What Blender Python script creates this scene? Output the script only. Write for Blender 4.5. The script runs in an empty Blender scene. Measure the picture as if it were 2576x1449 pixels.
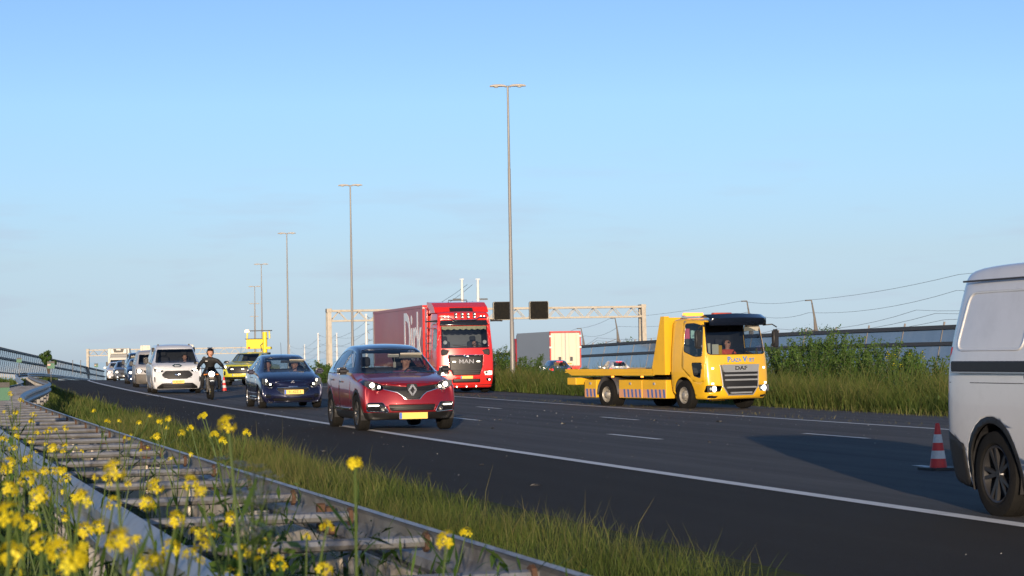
import bpy, bmesh, math, random
import numpy as np
from mathutils import Vector, Matrix
from mathutils.bvhtree import BVHTree
R = math.radians
random.seed(7); rng = np.random.default_rng(7)
SC = bpy.context.scene
COL = SC.collection
# ---------------------------------------------------------------- camera
CAM_Z = 1.38
PITCH, ROLL = 162/5445.0, R(1.0)
cam = bpy.data.cameras.new('Camera'); camo = bpy.data.objects.new('Camera', cam); COL.objects.link(camo)
_fw = Vector((0, math.cos(PITCH), math.sin(PITCH))); _u0 = Vector((0, -math.sin(PITCH), math.cos(PITCH))); _r0 = Vector((1, 0, 0))
_up = _u0*math.cos(ROLL) + _r0*math.sin(ROLL); _rt = _r0*math.cos(ROLL) - _u0*math.sin(ROLL)
camo.matrix_world = Matrix(((_rt.x, _up.x, -_fw.x, 0), (_rt.y, _up.y, -_fw.y, 0), (_rt.z, _up.z, -_fw.z, CAM_Z), (0, 0, 0, 1)))
cam.sensor_width = 36; cam.lens = 36*5445/2576; cam.clip_start = .1; cam.clip_end = 20000
cam.dof.use_dof = True; cam.dof.focus_distance = 48; cam.dof.aperture_fstop = 11
SC.camera = camo
# ---------------------------------------------------------------- sky, sun, exposure
SUN_EL, SUN_AZ = R(6.5), R(180)          # azimuth from +Y, clockwise: the sun stands behind the camera
world = bpy.data.worlds.new('World'); SC.world = world; world.use_nodes = True
wn = world.node_tree; wn.nodes.clear()
wo = wn.nodes.new('ShaderNodeOutputWorld'); wb = wn.nodes.new('ShaderNodeBackground')
sky = wn.nodes.new('ShaderNodeTexSky'); sky.sky_type = 'NISHITA'; sky.sun_disc = False
sky.sun_elevation = SUN_EL; sky.sun_rotation = SUN_AZ
sky.air_density = 0.5; sky.dust_density = 0.3; sky.ozone_density = 2.0; sky.altitude = 0
wb.inputs['Strength'].default_value = .14
# even haze: the air dims and greys the sky towards the horizon, the same all the way round
tc = wn.nodes.new('ShaderNodeTexCoord'); sx = wn.nodes.new('ShaderNodeSeparateXYZ'); asn = wn.nodes.new('ShaderNodeMath'); asn.operation = 'ARCSINE'
sc_ = wn.nodes.new('ShaderNodeMath'); sc_.operation = 'MULTIPLY'; sc_.inputs[1].default_value = 180/math.pi/15; sc_.use_clamp = True
rp = wn.nodes.new('ShaderNodeValToRGB'); mx = wn.nodes.new('ShaderNodeMix'); mx.data_type = 'RGBA'; mx.blend_type = 'MULTIPLY'; mx.inputs['Factor'].default_value = 1
wn.links.new(tc.outputs['Generated'], sx.inputs[0]); wn.links.new(sx.outputs['Z'], asn.inputs[0]); wn.links.new(asn.outputs[0], sc_.inputs[0]); wn.links.new(sc_.outputs[0], rp.inputs[0])
el = rp.color_ramp.elements
for e_, (p_, c_) in zip([el[0], el[1]] + [el.new(.5) for _ in range(4)], ((.0, (.64, .60, .76)), (.9, (1.12, 1.10, .98)), (.10, (.72, .595, .615)), (.17, (.83, .65, .595)), (.29, (.96, .80, .70)), (.44, (1.09, .95, .85)))):
    e_.position = p_; e_.color = c_ + (1,)
# thin streaks of far cloud just above the horizon
mp_ = wn.nodes.new('ShaderNodeMapping'); mp_.inputs['Scale'].default_value = (9, 9, 60); cn = wn.nodes.new('ShaderNodeTexNoise'); cn.inputs['Scale'].default_value = 1.6; cn.inputs['Detail'].default_value = 6
cr = wn.nodes.new('ShaderNodeMapRange'); cr.inputs['From Min'].default_value = .54; cr.inputs['From Max'].default_value = .72; cr.inputs['To Max'].default_value = .42
cb = wn.nodes.new('ShaderNodeMapRange'); cb.inputs['From Min'].default_value = .42; cb.inputs['From Max'].default_value = .10
cm = wn.nodes.new('ShaderNodeMath'); cm.operation = 'MULTIPLY'
cx = wn.nodes.new('ShaderNodeMix'); cx.data_type = 'RGBA'; cx.inputs['B'].default_value = (2.35, 2.6, 3.2, 1)
wn.links.new(tc.outputs['Generated'], mp_.inputs[0]); wn.links.new(mp_.outputs[0], cn.inputs[0]); wn.links.new(cn.outputs[0], cr.inputs['Value'])
wn.links.new(sc_.outputs[0], cb.inputs['Value']); wn.links.new(cr.outputs[0], cm.inputs[0]); wn.links.new(cb.outputs[0], cm.inputs[1]); wn.links.new(cm.outputs[0], cx.inputs['Factor'])
wn.links.new(sky.outputs[0], mx.inputs['A']); wn.links.new(rp.outputs[0], mx.inputs['B']); wn.links.new(mx.outputs['Result'], cx.inputs['A'])
wn.links.new(cx.outputs['Result'], wb.inputs[0]); wn.links.new(wb.outputs[0], wo.inputs[0])
sl = bpy.data.lights.new('Sun', 'SUN'); sl.energy = 3.9; sl.angle = R(.53); sl.color = (1, .80, .58)
slo = bpy.data.objects.new('Sun', sl); COL.objects.link(slo)
sd = Vector((math.sin(SUN_AZ)*math.cos(SUN_EL), math.cos(SUN_AZ)*math.cos(SUN_EL), math.sin(SUN_EL)))
slo.rotation_euler = sd.to_track_quat('Z', 'Y').to_euler(); slo.location = sd*50
vs = SC.view_settings; vs.view_transform = 'Standard'; vs.look = 'None'; vs.exposure = 0.6; vs.gamma = 1
vs.use_curve_mapping = False
# ---------------------------------------------------------------- helpers
def link(o, parent=None):
    COL.objects.link(o)
    if parent is not None: o.parent = parent
    return o
def tag(o, label=None, cat=None, group=None, kind=None):
    if label: o['label'] = label
    if cat: o['category'] = cat
    if group: o['group'] = group
    if kind: o['kind'] = kind
    return o
def empty(name, loc=(0, 0, 0), rz=0, label=None, cat=None, group=None):
    o = bpy.data.objects.new(name, None); COL.objects.link(o); o.location = loc; o.rotation_euler = (0, 0, rz); o.empty_display_size = .2
    return tag(o, label, cat, group)
def new_obj(name, me, parent=None, m=None):
    o = bpy.data.objects.new(name, me); link(o, parent)
    if m is not None and not me.materials:
        for x in (m if isinstance(m, (list, tuple)) else [m]): me.materials.append(x)
    return o
def copy_tree(o, parent=None):
    c = o.copy(); COL.objects.link(c); c.parent = parent
    for ch in list(o.children): copy_tree(ch, c)
    return c
class MB:
    """collects faces; build() links them as one mesh"""
    def __init__(s): s.v = []; s.f = []; s.mi = []
    def add(s, vs, fs, mi=0):
        b = len(s.v); s.v += [tuple(p) for p in vs]; s.f += [tuple(b+i for i in f) for f in fs]; s.mi += [mi]*len(fs); return s
    def box(s, c, d, rot=None, mi=0, bev=0):
        x, y, z = d[0]/2, d[1]/2, d[2]/2
        if bev:
            bm = bmesh.new(); bmesh.ops.create_cube(bm, size=1); bmesh.ops.scale(bm, vec=d, verts=bm.verts)
            bmesh.ops.bevel(bm, geom=bm.edges[:], offset=bev, segments=1, affect='EDGES')
            vs = [v.co.copy() for v in bm.verts]; bm.verts.index_update(); fs = [[v.index for v in f.verts] for f in bm.faces]; bm.free()
        else:
            vs = [Vector((a*x, b*y, e*z)) for a in (-1, 1) for b in (-1, 1) for e in (-1, 1)]
            fs = [(0, 1, 3, 2), (4, 6, 7, 5), (0, 4, 5, 1), (2, 3, 7, 6), (0, 2, 6, 4), (1, 5, 7, 3)]
        if rot is not None: vs = [rot @ v for v in vs]
        c = Vector(c); return s.add([v+c for v in vs], fs, mi)
    def bar(s, a, b, w, h=None, mi=0, up=(0, 0, 1)):
        """rectangular bar from a to b"""
        a, b = Vector(a), Vector(b); h = h or w; d = (b-a).normalized(); u = Vector(up)
        if abs(d.dot(u)) > .99: u = Vector((1, 0, 0))
        r = d.cross(u).normalized()*w/2; u = r.cross(d).normalized()*h/2
        vs = [a-r-u, a+r-u, a+r+u, a-r+u, b-r-u, b+r-u, b+r+u, b-r+u]
        return s.add(vs, [(3, 2, 1, 0), (4, 5, 6, 7), (0, 1, 5, 4), (1, 2, 6, 5), (2, 3, 7, 6), (3, 0, 4, 7)], mi)
    def tube(s, path, r, n=8, mi=0, cap=True):
        path = [Vector(p) for p in path]; rs = r if isinstance(r, (list, tuple)) else [r]*len(path)
        b = len(s.v); u = None
        for i, p in enumerate(path):
            d = (path[min(i+1, len(path)-1)]-path[max(i-1, 0)]).normalized()
            if u is None: u = d.orthogonal().normalized()
            else: u = (u-d*u.dot(d)).normalized()
            w = d.cross(u)
            for k in range(n):
                t = 2*math.pi*k/n; s.v.append(tuple(p+(u*math.cos(t)+w*math.sin(t))*rs[i]))
        for i in range(len(path)-1):
            for k in range(n):
                s.f.append((b+i*n+k, b+i*n+(k+1) % n, b+(i+1)*n+(k+1) % n, b+(i+1)*n+k)); s.mi.append(mi)
        if cap:
            s.f.append(tuple(b+k for k in reversed(range(n)))); s.mi.append(mi)
            s.f.append(tuple(b+(len(path)-1)*n+k for k in range(n))); s.mi.append(mi)
        return s
    def lathe(s, prof, n=24, axis='y', c=(0, 0, 0), mi=0, close=False):
        """profile of (offset along axis, radius)"""
        b = len(s.v); c = Vector(c)
        for (o, r) in prof:
            for k in range(n):
                t = 2*math.pi*k/n; a, e = r*math.cos(t), r*math.sin(t)
                p = Vector((a, o, e)) if axis == 'y' else (Vector((o, a, e)) if axis == 'x' else Vector((a, e, o)))
                s.v.append(tuple(p+c))
        m = len(prof); last = m if close else m-1
        for i in range(last):
            for k in range(n):
                j = (i+1) % m
                s.f.append((b+i*n+k, b+i*n+(k+1) % n, b+j*n+(k+1) % n, b+j*n+k)); s.mi.append(mi)
        return s
    def prism(s, poly, a0, a1, axis='y', mi=0):
        """2-D outline pushed from a0 to a1 along axis; x: (y,z), y: (x,z), z: (x,y)"""
        def P(p, a): return {'x': (a, p[0], p[1]), 'y': (p[0], a, p[1]), 'z': (p[0], p[1], a)}[axis]
        n = len(poly); vs = [P(p, a0) for p in poly]+[P(p, a1) for p in poly]
        fs = [tuple(range(n)), tuple(range(2*n-1, n-1, -1))]+[(i, i+n, (i+1) % n+n, (i+1) % n) for i in range(n)]
        return s.add(vs, fs, mi)
    def sweep(s, prof, path, up=Vector((0, 0, 1)), mi=0, closed=False):
        """open 2-D profile (side, up) swept along a path"""
        path = [Vector(p) for p in path]; b = len(s.v); m = len(prof)
        for i, p in enumerate(path):
            d = (path[min(i+1, len(path)-1)]-path[max(i-1, 0)]).normalized(); r = d.cross(up).normalized(); u = r.cross(d)
            for (x, z) in prof: s.v.append(tuple(p+r*x+u*z))
        for i in range(len(path)-1):
            for k in range(m if closed else m-1):
                s.f.append((b+i*m+k, b+i*m+(k+1) % m, b+(i+1)*m+(k+1) % m, b+(i+1)*m+k)); s.mi.append(mi)
        return s
    def mesh(s, name, mats=None, smooth=False, fix=True):
        me = bpy.data.meshes.new(name); me.from_pydata(s.v, [], s.f)
        if fix:
            bm = bmesh.new(); bm.from_mesh(me); bmesh.ops.recalc_face_normals(bm, faces=bm.faces); bm.to_mesh(me); bm.free()
        if mats is not None:
            for m in (mats if isinstance(mats, (list, tuple)) else [mats]): me.materials.append(m)
        if any(s.mi): me.polygons.foreach_set('material_index', s.mi)
        if smooth:
            me.polygons.foreach_set('use_smooth', [True]*len(me.polygons)); me.set_sharp_from_angle(angle=R(38))
        me.update(); return me
    def build(s, name, mats=None, parent=None, smooth=False, fix=True):
        return new_obj(name, s.mesh(name, mats, smooth, fix), parent)
def Rz(a): return Matrix.Rotation(a, 3, 'Z')
def Rx(a): return Matrix.Rotation(a, 3, 'X')
def Ry(a): return Matrix.Rotation(a, 3, 'Y')
def rpoly(pts, r=.03, n=4):
    """rounds the corners of a 2-D outline"""
    out = []; N = len(pts)
    for i in range(N):
        p = Vector(pts[i]); a = Vector(pts[i-1]); b = Vector(pts[(i+1) % N]); da, db = (a-p), (b-p)
        q = min(r, da.length*.45, db.length*.45); A = p+da.normalized()*q; B = p+db.normalized()*q
        for k in range(n+1):
            t = k/n; out.append(tuple(A*(1-t)**2+p*2*t*(1-t)+B*t*t))
    return out
def text_mesh(txt, size, ext=.004, sx=1.0, bold=0.0, name='lettering'):
    cu = bpy.data.curves.new('t', 'FONT'); cu.body = txt; cu.size = size; cu.extrude = ext; cu.align_x = 'CENTER'; cu.align_y = 'CENTER'; cu.offset = bold; cu.resolution_u = 3
    o = bpy.data.objects.new('t', cu); COL.objects.link(o)
    dg = bpy.context.evaluated_depsgraph_get(); me = bpy.data.meshes.new_from_object(o.evaluated_get(dg)); me.name = name
    bpy.data.objects.remove(o)
    if sx != 1: me.transform(Matrix.Diagonal((sx, 1, 1, 1)))
    return me
# ---------------------------------------------------------------- materials
MATS = {}
def nodes(m):
    m.use_nodes = True; nt = m.node_tree; return nt, nt.nodes['Principled BSDF']
def pm(name, col, rough=.5, metal=0, var=.12, scale=6, bump=0, bscale=60, coat=0, spec=.5, dirt=None, coord='Object', stretch=None, emis=None, est=0):
    """procedural principled paint: noise-varied colour and gloss, optional dirt, relief and lacquer"""
    if name in MATS: return MATS[name]
    m = bpy.data.materials.new(name); nt, p = nodes(m); L = nt.links.new
    p.inputs['Roughness'].default_value = rough; p.inputs['Metallic'].default_value = metal; p.inputs['Specular IOR Level'].default_value = spec
    tc = nt.nodes.new('ShaderNodeTexCoord'); mp = nt.nodes.new('ShaderNodeMapping'); L(tc.outputs[coord], mp.inputs[0])
    if stretch: mp.inputs['Scale'].default_value = stretch
    nz = nt.nodes.new('ShaderNodeTexNoise'); nz.inputs['Scale'].default_value = scale; nz.inputs['Detail'].default_value = 5; L(mp.outputs[0], nz.inputs['Vector'])
    mx = nt.nodes.new('ShaderNodeMix'); mx.data_type = 'RGBA'
    mx.inputs['A'].default_value = tuple(c*(1-var) for c in col)+(1,); mx.inputs['B'].default_value = tuple(min(1, c*(1+var)) for c in col)+(1,)
    L(nz.outputs['Fac'], mx.inputs['Factor']); out = mx.outputs['Result']
    if dirt:
        dc, amt, dsc = dirt
        n2 = nt.nodes.new('ShaderNodeTexNoise'); n2.inputs['Scale'].default_value = dsc; n2.inputs['Detail'].default_value = 8; n2.inputs['Roughness'].default_value = .7; L(mp.outputs[0], n2.inputs['Vector'])
        mr = nt.nodes.new('ShaderNodeMapRange'); mr.inputs['From Min'].default_value = .48; mr.inputs['From Max'].default_value = .72; mr.inputs['To Max'].default_value = amt; L(n2.outputs['Fac'], mr.inputs['Value'])
        m2 = nt.nodes.new('ShaderNodeMix'); m2.data_type = 'RGBA'; m2.inputs['B'].default_value = dc+(1,); L(out, m2.inputs['A']); L(mr.outputs[0], m2.inputs['Factor']); out = m2.outputs['Result']
    L(out, p.inputs['Base Color'])
    rr = nt.nodes.new('ShaderNodeMapRange'); rr.inputs['To Min'].default_value = max(0, rough*.85); rr.inputs['To Max'].default_value = min(1, rough*1.2); L(nz.outputs['Fac'], rr.inputs['Value']); L(rr.outputs[0], p.inputs['Roughness'])
    if bump:
        b = nt.nodes.new('ShaderNodeBump'); b.inputs['Strength'].default_value = bump; b.inputs['Distance'].default_value = .01
        n3 = nt.nodes.new('ShaderNodeTexNoise'); n3.inputs['Scale'].default_value = bscale; n3.inputs['Detail'].default_value = 4; L(mp.outputs[0], n3.inputs['Vector']); L(n3.outputs['Fac'], b.inputs['Height']); L(b.outputs[0], p.inputs['Normal'])
    if coat: p.inputs['Coat Weight'].default_value = coat; p.inputs['Coat Roughness'].default_value = .04
    if emis: p.inputs['Emission Color'].default_value = emis+(1,); p.inputs['Emission Strength'].default_value = est
    MATS[name] = m; return m
def glassm(name, tint=(.55, .62, .66), refl=1.45, rough=.0, haze=0):
    if name in MATS: return MATS[name]
    m = bpy.data.materials.new(name); nt, p = nodes(m); L = nt.links.new; nt.nodes.remove(p); out = nt.nodes['Material Output']
    tr = nt.nodes.new('ShaderNodeBsdfTransparent'); tr.inputs[0].default_value = tint+(1,); gl = nt.nodes.new('ShaderNodeBsdfGlossy'); gl.inputs['Roughness'].default_value = rough
    lw = nt.nodes.new('ShaderNodeLayerWeight'); lw.inputs[0].default_value = .5; pw = nt.nodes.new('ShaderNodeMath'); pw.operation = 'POWER'; pw.inputs[1].default_value = 4.0; L(lw.outputs['Facing'], pw.inputs[0]); f0 = ((refl-1)/(refl+1))**2*1.6; fr = nt.nodes.new('ShaderNodeMapRange'); fr.inputs['To Min'].default_value = f0; fr.inputs['To Max'].default_value = 1; L(pw.outputs[0], fr.inputs['Value']); ms = nt.nodes.new('ShaderNodeMixShader'); L(fr.outputs[0], ms.inputs[0]); L(tr.outputs[0], ms.inputs[1]); L(gl.outputs[0], ms.inputs[2])
    if haze:
        df = nt.nodes.new('ShaderNodeBsdfDiffuse'); df.inputs[0].default_value = (.5, .52, .53, 1); nz = nt.nodes.new('ShaderNodeTexNoise'); nz.inputs['Scale'].default_value = .7; nz.inputs['Detail'].default_value = 8
        tc = nt.nodes.new('ShaderNodeTexCoord'); L(tc.outputs['Object'], nz.inputs['Vector'])
        mr = nt.nodes.new('ShaderNodeMapRange'); mr.inputs['From Min'].default_value = .3; mr.inputs['From Max'].default_value = .8; mr.inputs['To Min'].default_value = haze*.5; mr.inputs['To Max'].default_value = haze*1.4; L(nz.outputs['Fac'], mr.inputs['Value'])
        m2 = nt.nodes.new('ShaderNodeMixShader'); L(mr.outputs[0], m2.inputs[0]); L(ms.outputs[0], m2.inputs[1]); L(df.outputs[0], m2.inputs[2]); L(m2.outputs[0], out.inputs[0])
    else: L(ms.outputs[0], out.inputs[0])
    MATS[name] = m; return m
def leafm(name, cols, rough=.55, trans=.3):
    """leaf or blade: colour picked per face from an attribute, a little light coming through"""
    if name in MATS: return MATS[name]
    m = bpy.data.materials.new(name); nt, p = nodes(m); L = nt.links.new
    at = nt.nodes.new('ShaderNodeAttribute'); at.attribute_name = 'tone'; rp = nt.nodes.new('ShaderNodeValToRGB'); L(at.outputs['Fac'], rp.inputs[0])
    el = rp.color_ramp.elements
    while len(el) < len(cols): el.new(.5)
    for i, c in enumerate(cols): el[i].position = i/(len(cols)-1); el[i].color = c+(1,)
    tc = nt.nodes.new('ShaderNodeTexCoord'); nz = nt.nodes.new('ShaderNodeTexNoise'); nz.inputs['Scale'].default_value = .9; nz.inputs['Detail'].default_value = 4; L(tc.outputs['Object'], nz.inputs['Vector'])
    mr = nt.nodes.new('ShaderNodeMapRange'); mr.inputs['From Min'].default_value = .3; mr.inputs['From Max'].default_value = .7; mr.inputs['To Min'].default_value = .7; mr.inputs['To Max'].default_value = 1.3; L(nz.outputs['Fac'], mr.inputs['Value'])
    mx = nt.nodes.new('ShaderNodeMix'); mx.data_type = 'RGBA'; mx.blend_type = 'MULTIPLY'; mx.inputs['Factor'].default_value = 1; L(rp.outputs[0], mx.inputs['A']); L(mr.outputs[0], mx.inputs['B'])
    L(mx.outputs['Result'], p.inputs['Base Color']); p.inputs['Roughness'].default_value = rough; p.inputs['Specular IOR Level'].default_value = .25
    tl = nt.nodes.new('ShaderNodeBsdfTranslucent'); L(mx.outputs['Result'], tl.inputs[0]); ms = nt.nodes.new('ShaderNodeMixShader'); ms.inputs[0].default_value = trans
    L(p.outputs[0], ms.inputs[1]); L(tl.outputs[0], ms.inputs[2]); L(ms.outputs[0], nt.nodes['Material Output'].inputs[0])
    MATS[name] = m; return m
def lampm(name, col, st):
    if name in MATS: return MATS[name]
    m = bpy.data.materials.new(name); nt, p = nodes(m); p.inputs['Base Color'].default_value = col+(1,); p.inputs['Emission Color'].default_value = col+(1,); p.inputs['Emission Strength'].default_value = st; p.inputs['Roughness'].default_value = .2
    MATS[name] = m; return m
def asphaltm(name, col, streak=.18, rough=.75):
    m = bpy.data.materials.new(name); nt, p = nodes(m); L = nt.links.new
    uv = nt.nodes.new('ShaderNodeTexCoord')
    def noise(sc, stretch, det=4, r=.6):
        mp = nt.nodes.new('ShaderNodeMapping'); mp.inputs['Scale'].default_value = stretch; L(uv.outputs['UV'], mp.inputs[0]); n = nt.nodes.new('ShaderNodeTexNoise'); n.inputs['Scale'].default_value = sc; n.inputs['Detail'].default_value = det; n.inputs['Roughness'].default_value = r; L(mp.outputs[0], n.inputs['Vector']); return n.outputs['Fac']
    def mult(a, fac, lo, hi, fmin=.3, fmax=.7):
        mr = nt.nodes.new('ShaderNodeMapRange'); mr.inputs['From Min'].default_value = fmin; mr.inputs['From Max'].default_value = fmax; mr.inputs['To Min'].default_value = lo; mr.inputs['To Max'].default_value = hi; L(fac, mr.inputs['Value'])
        x = nt.nodes.new('ShaderNodeMix'); x.data_type = 'RGBA'; x.blend_type = 'MULTIPLY'; x.inputs['Factor'].default_value = 1
        if isinstance(a, tuple): x.inputs['A'].default_value = a+(1,)
        else: L(a, x.inputs['A'])
        L(mr.outputs[0], x.inputs['B']); return x.outputs['Result']
    c = mult(col, noise(1.2, (1.3, .02, 1)), 1-streak, 1+streak)          # wheel tracks along the lane
    c = mult(c, noise(.12, (1, 1, 1), 6), .88, 1.12)                       # patches
    c = mult(c, noise(90, (1, 1, 1), 2, .9), .62, 1.38)                    # stone grain
    c = mult(c, noise(38, (1, 1, 1), 1, .9), .95, 1.9, .74, .80)            # pale chips
    L(c, p.inputs['Base Color']); p.inputs['Roughness'].default_value = rough; p.inputs['Specular IOR Level'].default_value = .2
    b = nt.nodes.new('ShaderNodeBump'); b.inputs['Strength'].default_value = 1; b.inputs['Distance'].default_value = .02; L(noise(110, (1, 1, 1), 3), b.inputs['Height']); L(b.outputs[0], p.inputs['Normal'])
    return m
def soilm(name, a, b, sc=.5):
    m = bpy.data.materials.new(name); nt, p = nodes(m); L = nt.links.new; tc = nt.nodes.new('ShaderNodeTexCoord')
    n = nt.nodes.new('ShaderNodeTexNoise'); n.inputs['Scale'].default_value = sc; n.inputs['Detail'].default_value = 9; n.inputs['Roughness'].default_value = .7; L(tc.outputs['Object'], n.inputs['Vector'])
    r = nt.nodes.new('ShaderNodeValToRGB'); r.color_ramp.elements[0].position = .35; r.color_ramp.elements[1].position = .68; r.color_ramp.elements[0].color = a+(1,); r.color_ramp.elements[1].color = b+(1,); L(n.outputs['Fac'], r.inputs[0]); L(r.outputs[0], p.inputs['Base Color'])
    p.inputs['Roughness'].default_value = .95; p.inputs['Specular IOR Level'].default_value = .1
    bp = nt.nodes.new('ShaderNodeBump'); bp.inputs['Distance'].default_value = .05; n2 = nt.nodes.new('ShaderNodeTexNoise'); n2.inputs['Scale'].default_value = 14; L(tc.outputs['Object'], n2.inputs['Vector']); L(n2.outputs['Fac'], bp.inputs['Height']); L(bp.outputs[0], p.inputs['Normal'])
    return m
GALV = pm('galvanised_steel', (.36, .37, .38), .45, .5, .3, 3, .2, 40, dirt=((.15, .105, .07), .7, 2.6))
GALV2 = pm('weathered_steel', (.28, .285, .29), .36, .65, .35, 6, .2, 30, dirt=((.14, .10, .065), .7, 5))
RUST = pm('rusty_steel', (.085, .045, .028), .85, .1, .4, 30, .4, 60)
CREAMSTEEL = pm('cream_painted_steel', (.40, .365, .305), .6, 0, .14, 1.5, dirt=((.2, .16, .11), .55, 2))
POLEM = pm('lamp_pole_steel', (.26, .25, .235), .5, .3, .15, 1.2, stretch=(1, 1, .3))
BLACKPL = pm('black_plastic', (.018, .018, .02), .5, 0, .2, 20)
DARKGREY = pm('dark_grey_plastic', (.05, .05, .055), .55, 0, .2, 20)
RUBBER = pm('tyre_rubber', (.009, .0088, .0085), .9, 0, .3, 30, .3, 80, dirt=((.02, .018, .016), .5, 4), spec=.2)
CHROME = pm('chrome', (.7, .71, .73), .14, 1, .04)
SILVER = pm('silver_paint', (.5, .51, .53), .3, .7, .06)
ALLOY = pm('alloy_wheel', (.36, .36, .37), .32, .8, .1, dirt=((.1, .08, .06), .4, 6))
DARKALLOY = pm('dark_alloy_wheel', (.06, .06, .065), .35, .6, .1)
STEELRIM = pm('steel_truck_rim', (.42, .40, .36), .45, .5, .15, dirt=((.14, .1, .07), .5, 5))
PLATEY = pm('yellow_plate', (.85, .56, .12), .45, 0, .04)
PLATEB = pm('blue_plate_band', (.03, .12, .5), .4, 0, .05)
PLATEK = pm('plate_lettering', (.015, .015, .015), .5)
INTERIOR = pm('dark_interior', (.03, .03, .033), .8, 0, .2, 8)
SEATM = pm('seat_fabric', (.045, .045, .05), .9, 0, .25, 12)
HEADLIT = lampm('headlamp_beam', (1, .93, .78), 4)
DRL = lampm('daytime_lamp', (1, .9, .7), 2.5)
LAMPGLASS = glassm('lamp_lens', (.85, .87, .88), 1.5)
LAMPCHROME = pm('lamp_reflector', (.26, .26, .26), .25, .85, .4, 14)
AMBER = lampm('amber_lamp', (1, .30, .04), 1.6)
REDLAMP = lampm('red_tail_lamp', (1, .03, .03), 2.2)
SKIN = pm('skin', (.5, .26, .18), .6, 0, .08, 10)
WIND = glassm('windscreen_glass', (.54, .58, .61), 1.5)
SIDEG = glassm('side_glass', (.72, .77, .80), 1.55)
DARKG = glassm('tinted_glass', (.40, .43, .46), 1.6)
# ---------------------------------------------------------------- road alignment (s along the road, n across it, metres)
def phi(s): return .278-.00051*min(max(s, -40), 310)
_S0 = -60
_fwd = [np.array([3.87, 16.4])]
for _i in range(760):
    _fwd.append(_fwd[-1]+np.array([-math.sin(phi(_i+.5)), math.cos(phi(_i+.5))]))
_bwd = []; _p = _fwd[0]
for _i in range(60):
    _p = _p-np.array([-math.sin(phi(-_i-.5)), math.cos(phi(-_i-.5))]); _bwd.append(_p)
_PT = np.array(_bwd[::-1]+_fwd)
_NP = [(-400, -7), (-60, -6.5), (-32, -3), (-16, -.25), (-11, .0), (-8.6, .0), (-7.6, -.12), (-6.6, -.1), (-5, .0), (-3.3, .05), (-3.1, .045), (0, 0), (10.75, -.22), (12, -.26), (15.6, -.36), (16.4, -.37), (18, -.22), (20, -.02), (24, -.05), (27, -.4), (28.6, -.62), (29, -.62), (45.5, -.85), (46.2, -.85), (48, -.7), (52, -.9), (62, -1.2), (90, -4), (130, -7), (420, -7)]
_nx = [a for a, b in _NP]; _nz = [b for a, b in _NP]
def drop(s): return -4.5e-5*max(0, min(s, 330)-85)**2 - (0.022*(s-330) if s > 330 else 0)
def RZ(s, n): return float(np.interp(n, _nx, _nz))+max(drop(s), -9)
def W(s, n, h=0.0):
    i = min(max(s-_S0, 0), len(_PT)-1.001); k = int(i); t = i-k; p = _PT[k]*(1-t)+_PT[k+1]*t; f = phi(s)
    return Vector((p[0]+n*math.cos(f), p[1]+n*math.sin(f), RZ(s, n)+h))
def face_in(s): return phi(s)-math.pi/2     # vehicle yaw (local +x forward) of traffic coming towards the camera
def face_out(s): return phi(s)+math.pi/2
def strip(name, ns, ss, m, h=0, parent=None):
    vs = []; fs = []; uv = []
    for s in ss:
        for n in ns: vs.append(W(s, n, h)); uv.append((n, s))
    k = len(ns)
    for i in range(len(ss)-1):
        for j in range(k-1): fs.append((i*k+j, i*k+j+1, (i+1)*k+j+1, (i+1)*k+j))
    me = bpy.data.meshes.new(name); me.from_pydata(vs, [], fs); ul = me.uv_layers.new(name='UVMap')
    li = np.empty(len(me.loops), np.int32); me.loops.foreach_get('vertex_index', li); ul.data.foreach_set('uv', np.array(uv, np.float32)[li].ravel())
    me.materials.append(m); me.polygons.foreach_set('use_smooth', [True]*len(me.polygons)); return new_obj(name, me, parent)
SS = [-58]+list(np.arange(-50, 120, 2.5))+list(np.arange(120, 420, 8))+[450, 500, 560, 640, 690]
SOIL = soilm('verge_soil', (.035, .045, .014), (.085, .085, .03), .6)
ASPH = asphaltm('lane_asphalt', (.104, .100, .098), .26, .8)
ASPH2 = asphaltm('shoulder_asphalt', (.033, .030, .027), .12, .9)
ROADP = pm('road_paint', (.80, .78, .73), .7, 0, .08, 3, dirt=((.25, .25, .24), .45, 3))
for nm, a, b in (('ground', -400, -3.1), ('ground', 16.2, 28.8), ('ground', 45.6, 420)):
    ns = sorted(set([a, b]+[x for x in _nx if a < x < b])); tag(strip(nm, ns, SS, SOIL), kind='structure')
me = bpy.data.meshes.new('added_sky_mirror'); me.from_pydata([(-9000, -900, -10.5), (9000, -900, -10.5), (9000, 9000, -10.5), (-9000, 9000, -10.5)], [], [(0, 1, 2, 3)])
tag(new_obj('added_sky_mirror', me, None, pm('sky_mirror_surface', (.05, .08, .09), .08, 0, .2, .02, .15, .6)), kind='structure')  # glossy sheet added in place of far land, mirrors the pale low sky
road = tag(strip('road', [0, 1.8, 3.6, 5.4, 7.2, 9, 10.75, 12, 13.5, 15.0, 16.2], SS, ASPH), kind='structure')
shoulder = tag(strip('hard_shoulder', [-3.1, -2, -1, 0], SS, ASPH2), kind='structure')
road2 = tag(strip('road', [28.8, 33, 37, 41, 45.6], SS, ASPH), kind='structure')
# painted lines, each a piece of the road
strip('edge_line', [-.1, .1], SS, ROADP, .005, road)
strip('edge_line', [10.66, 10.86], SS, ROADP, .005, road)
for n0, s0 in ((3.62, 18.5), (7.14, 18.2)):
    for k in range(-2, 9):
        s = s0+12*k; strip('lane_dash', [n0-.07, n0+.07], [s, s+.9, s+1.8, s+2.7], ROADP, .005, road)
strip('edge_line', [30.2, 30.4], SS, ROADP, .005, road2); strip('edge_line', [43.6, 43.8], SS, ROADP, .005, road2)
# ================================================================= roadside structures
def vtx(p): return Vector(p)
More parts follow.
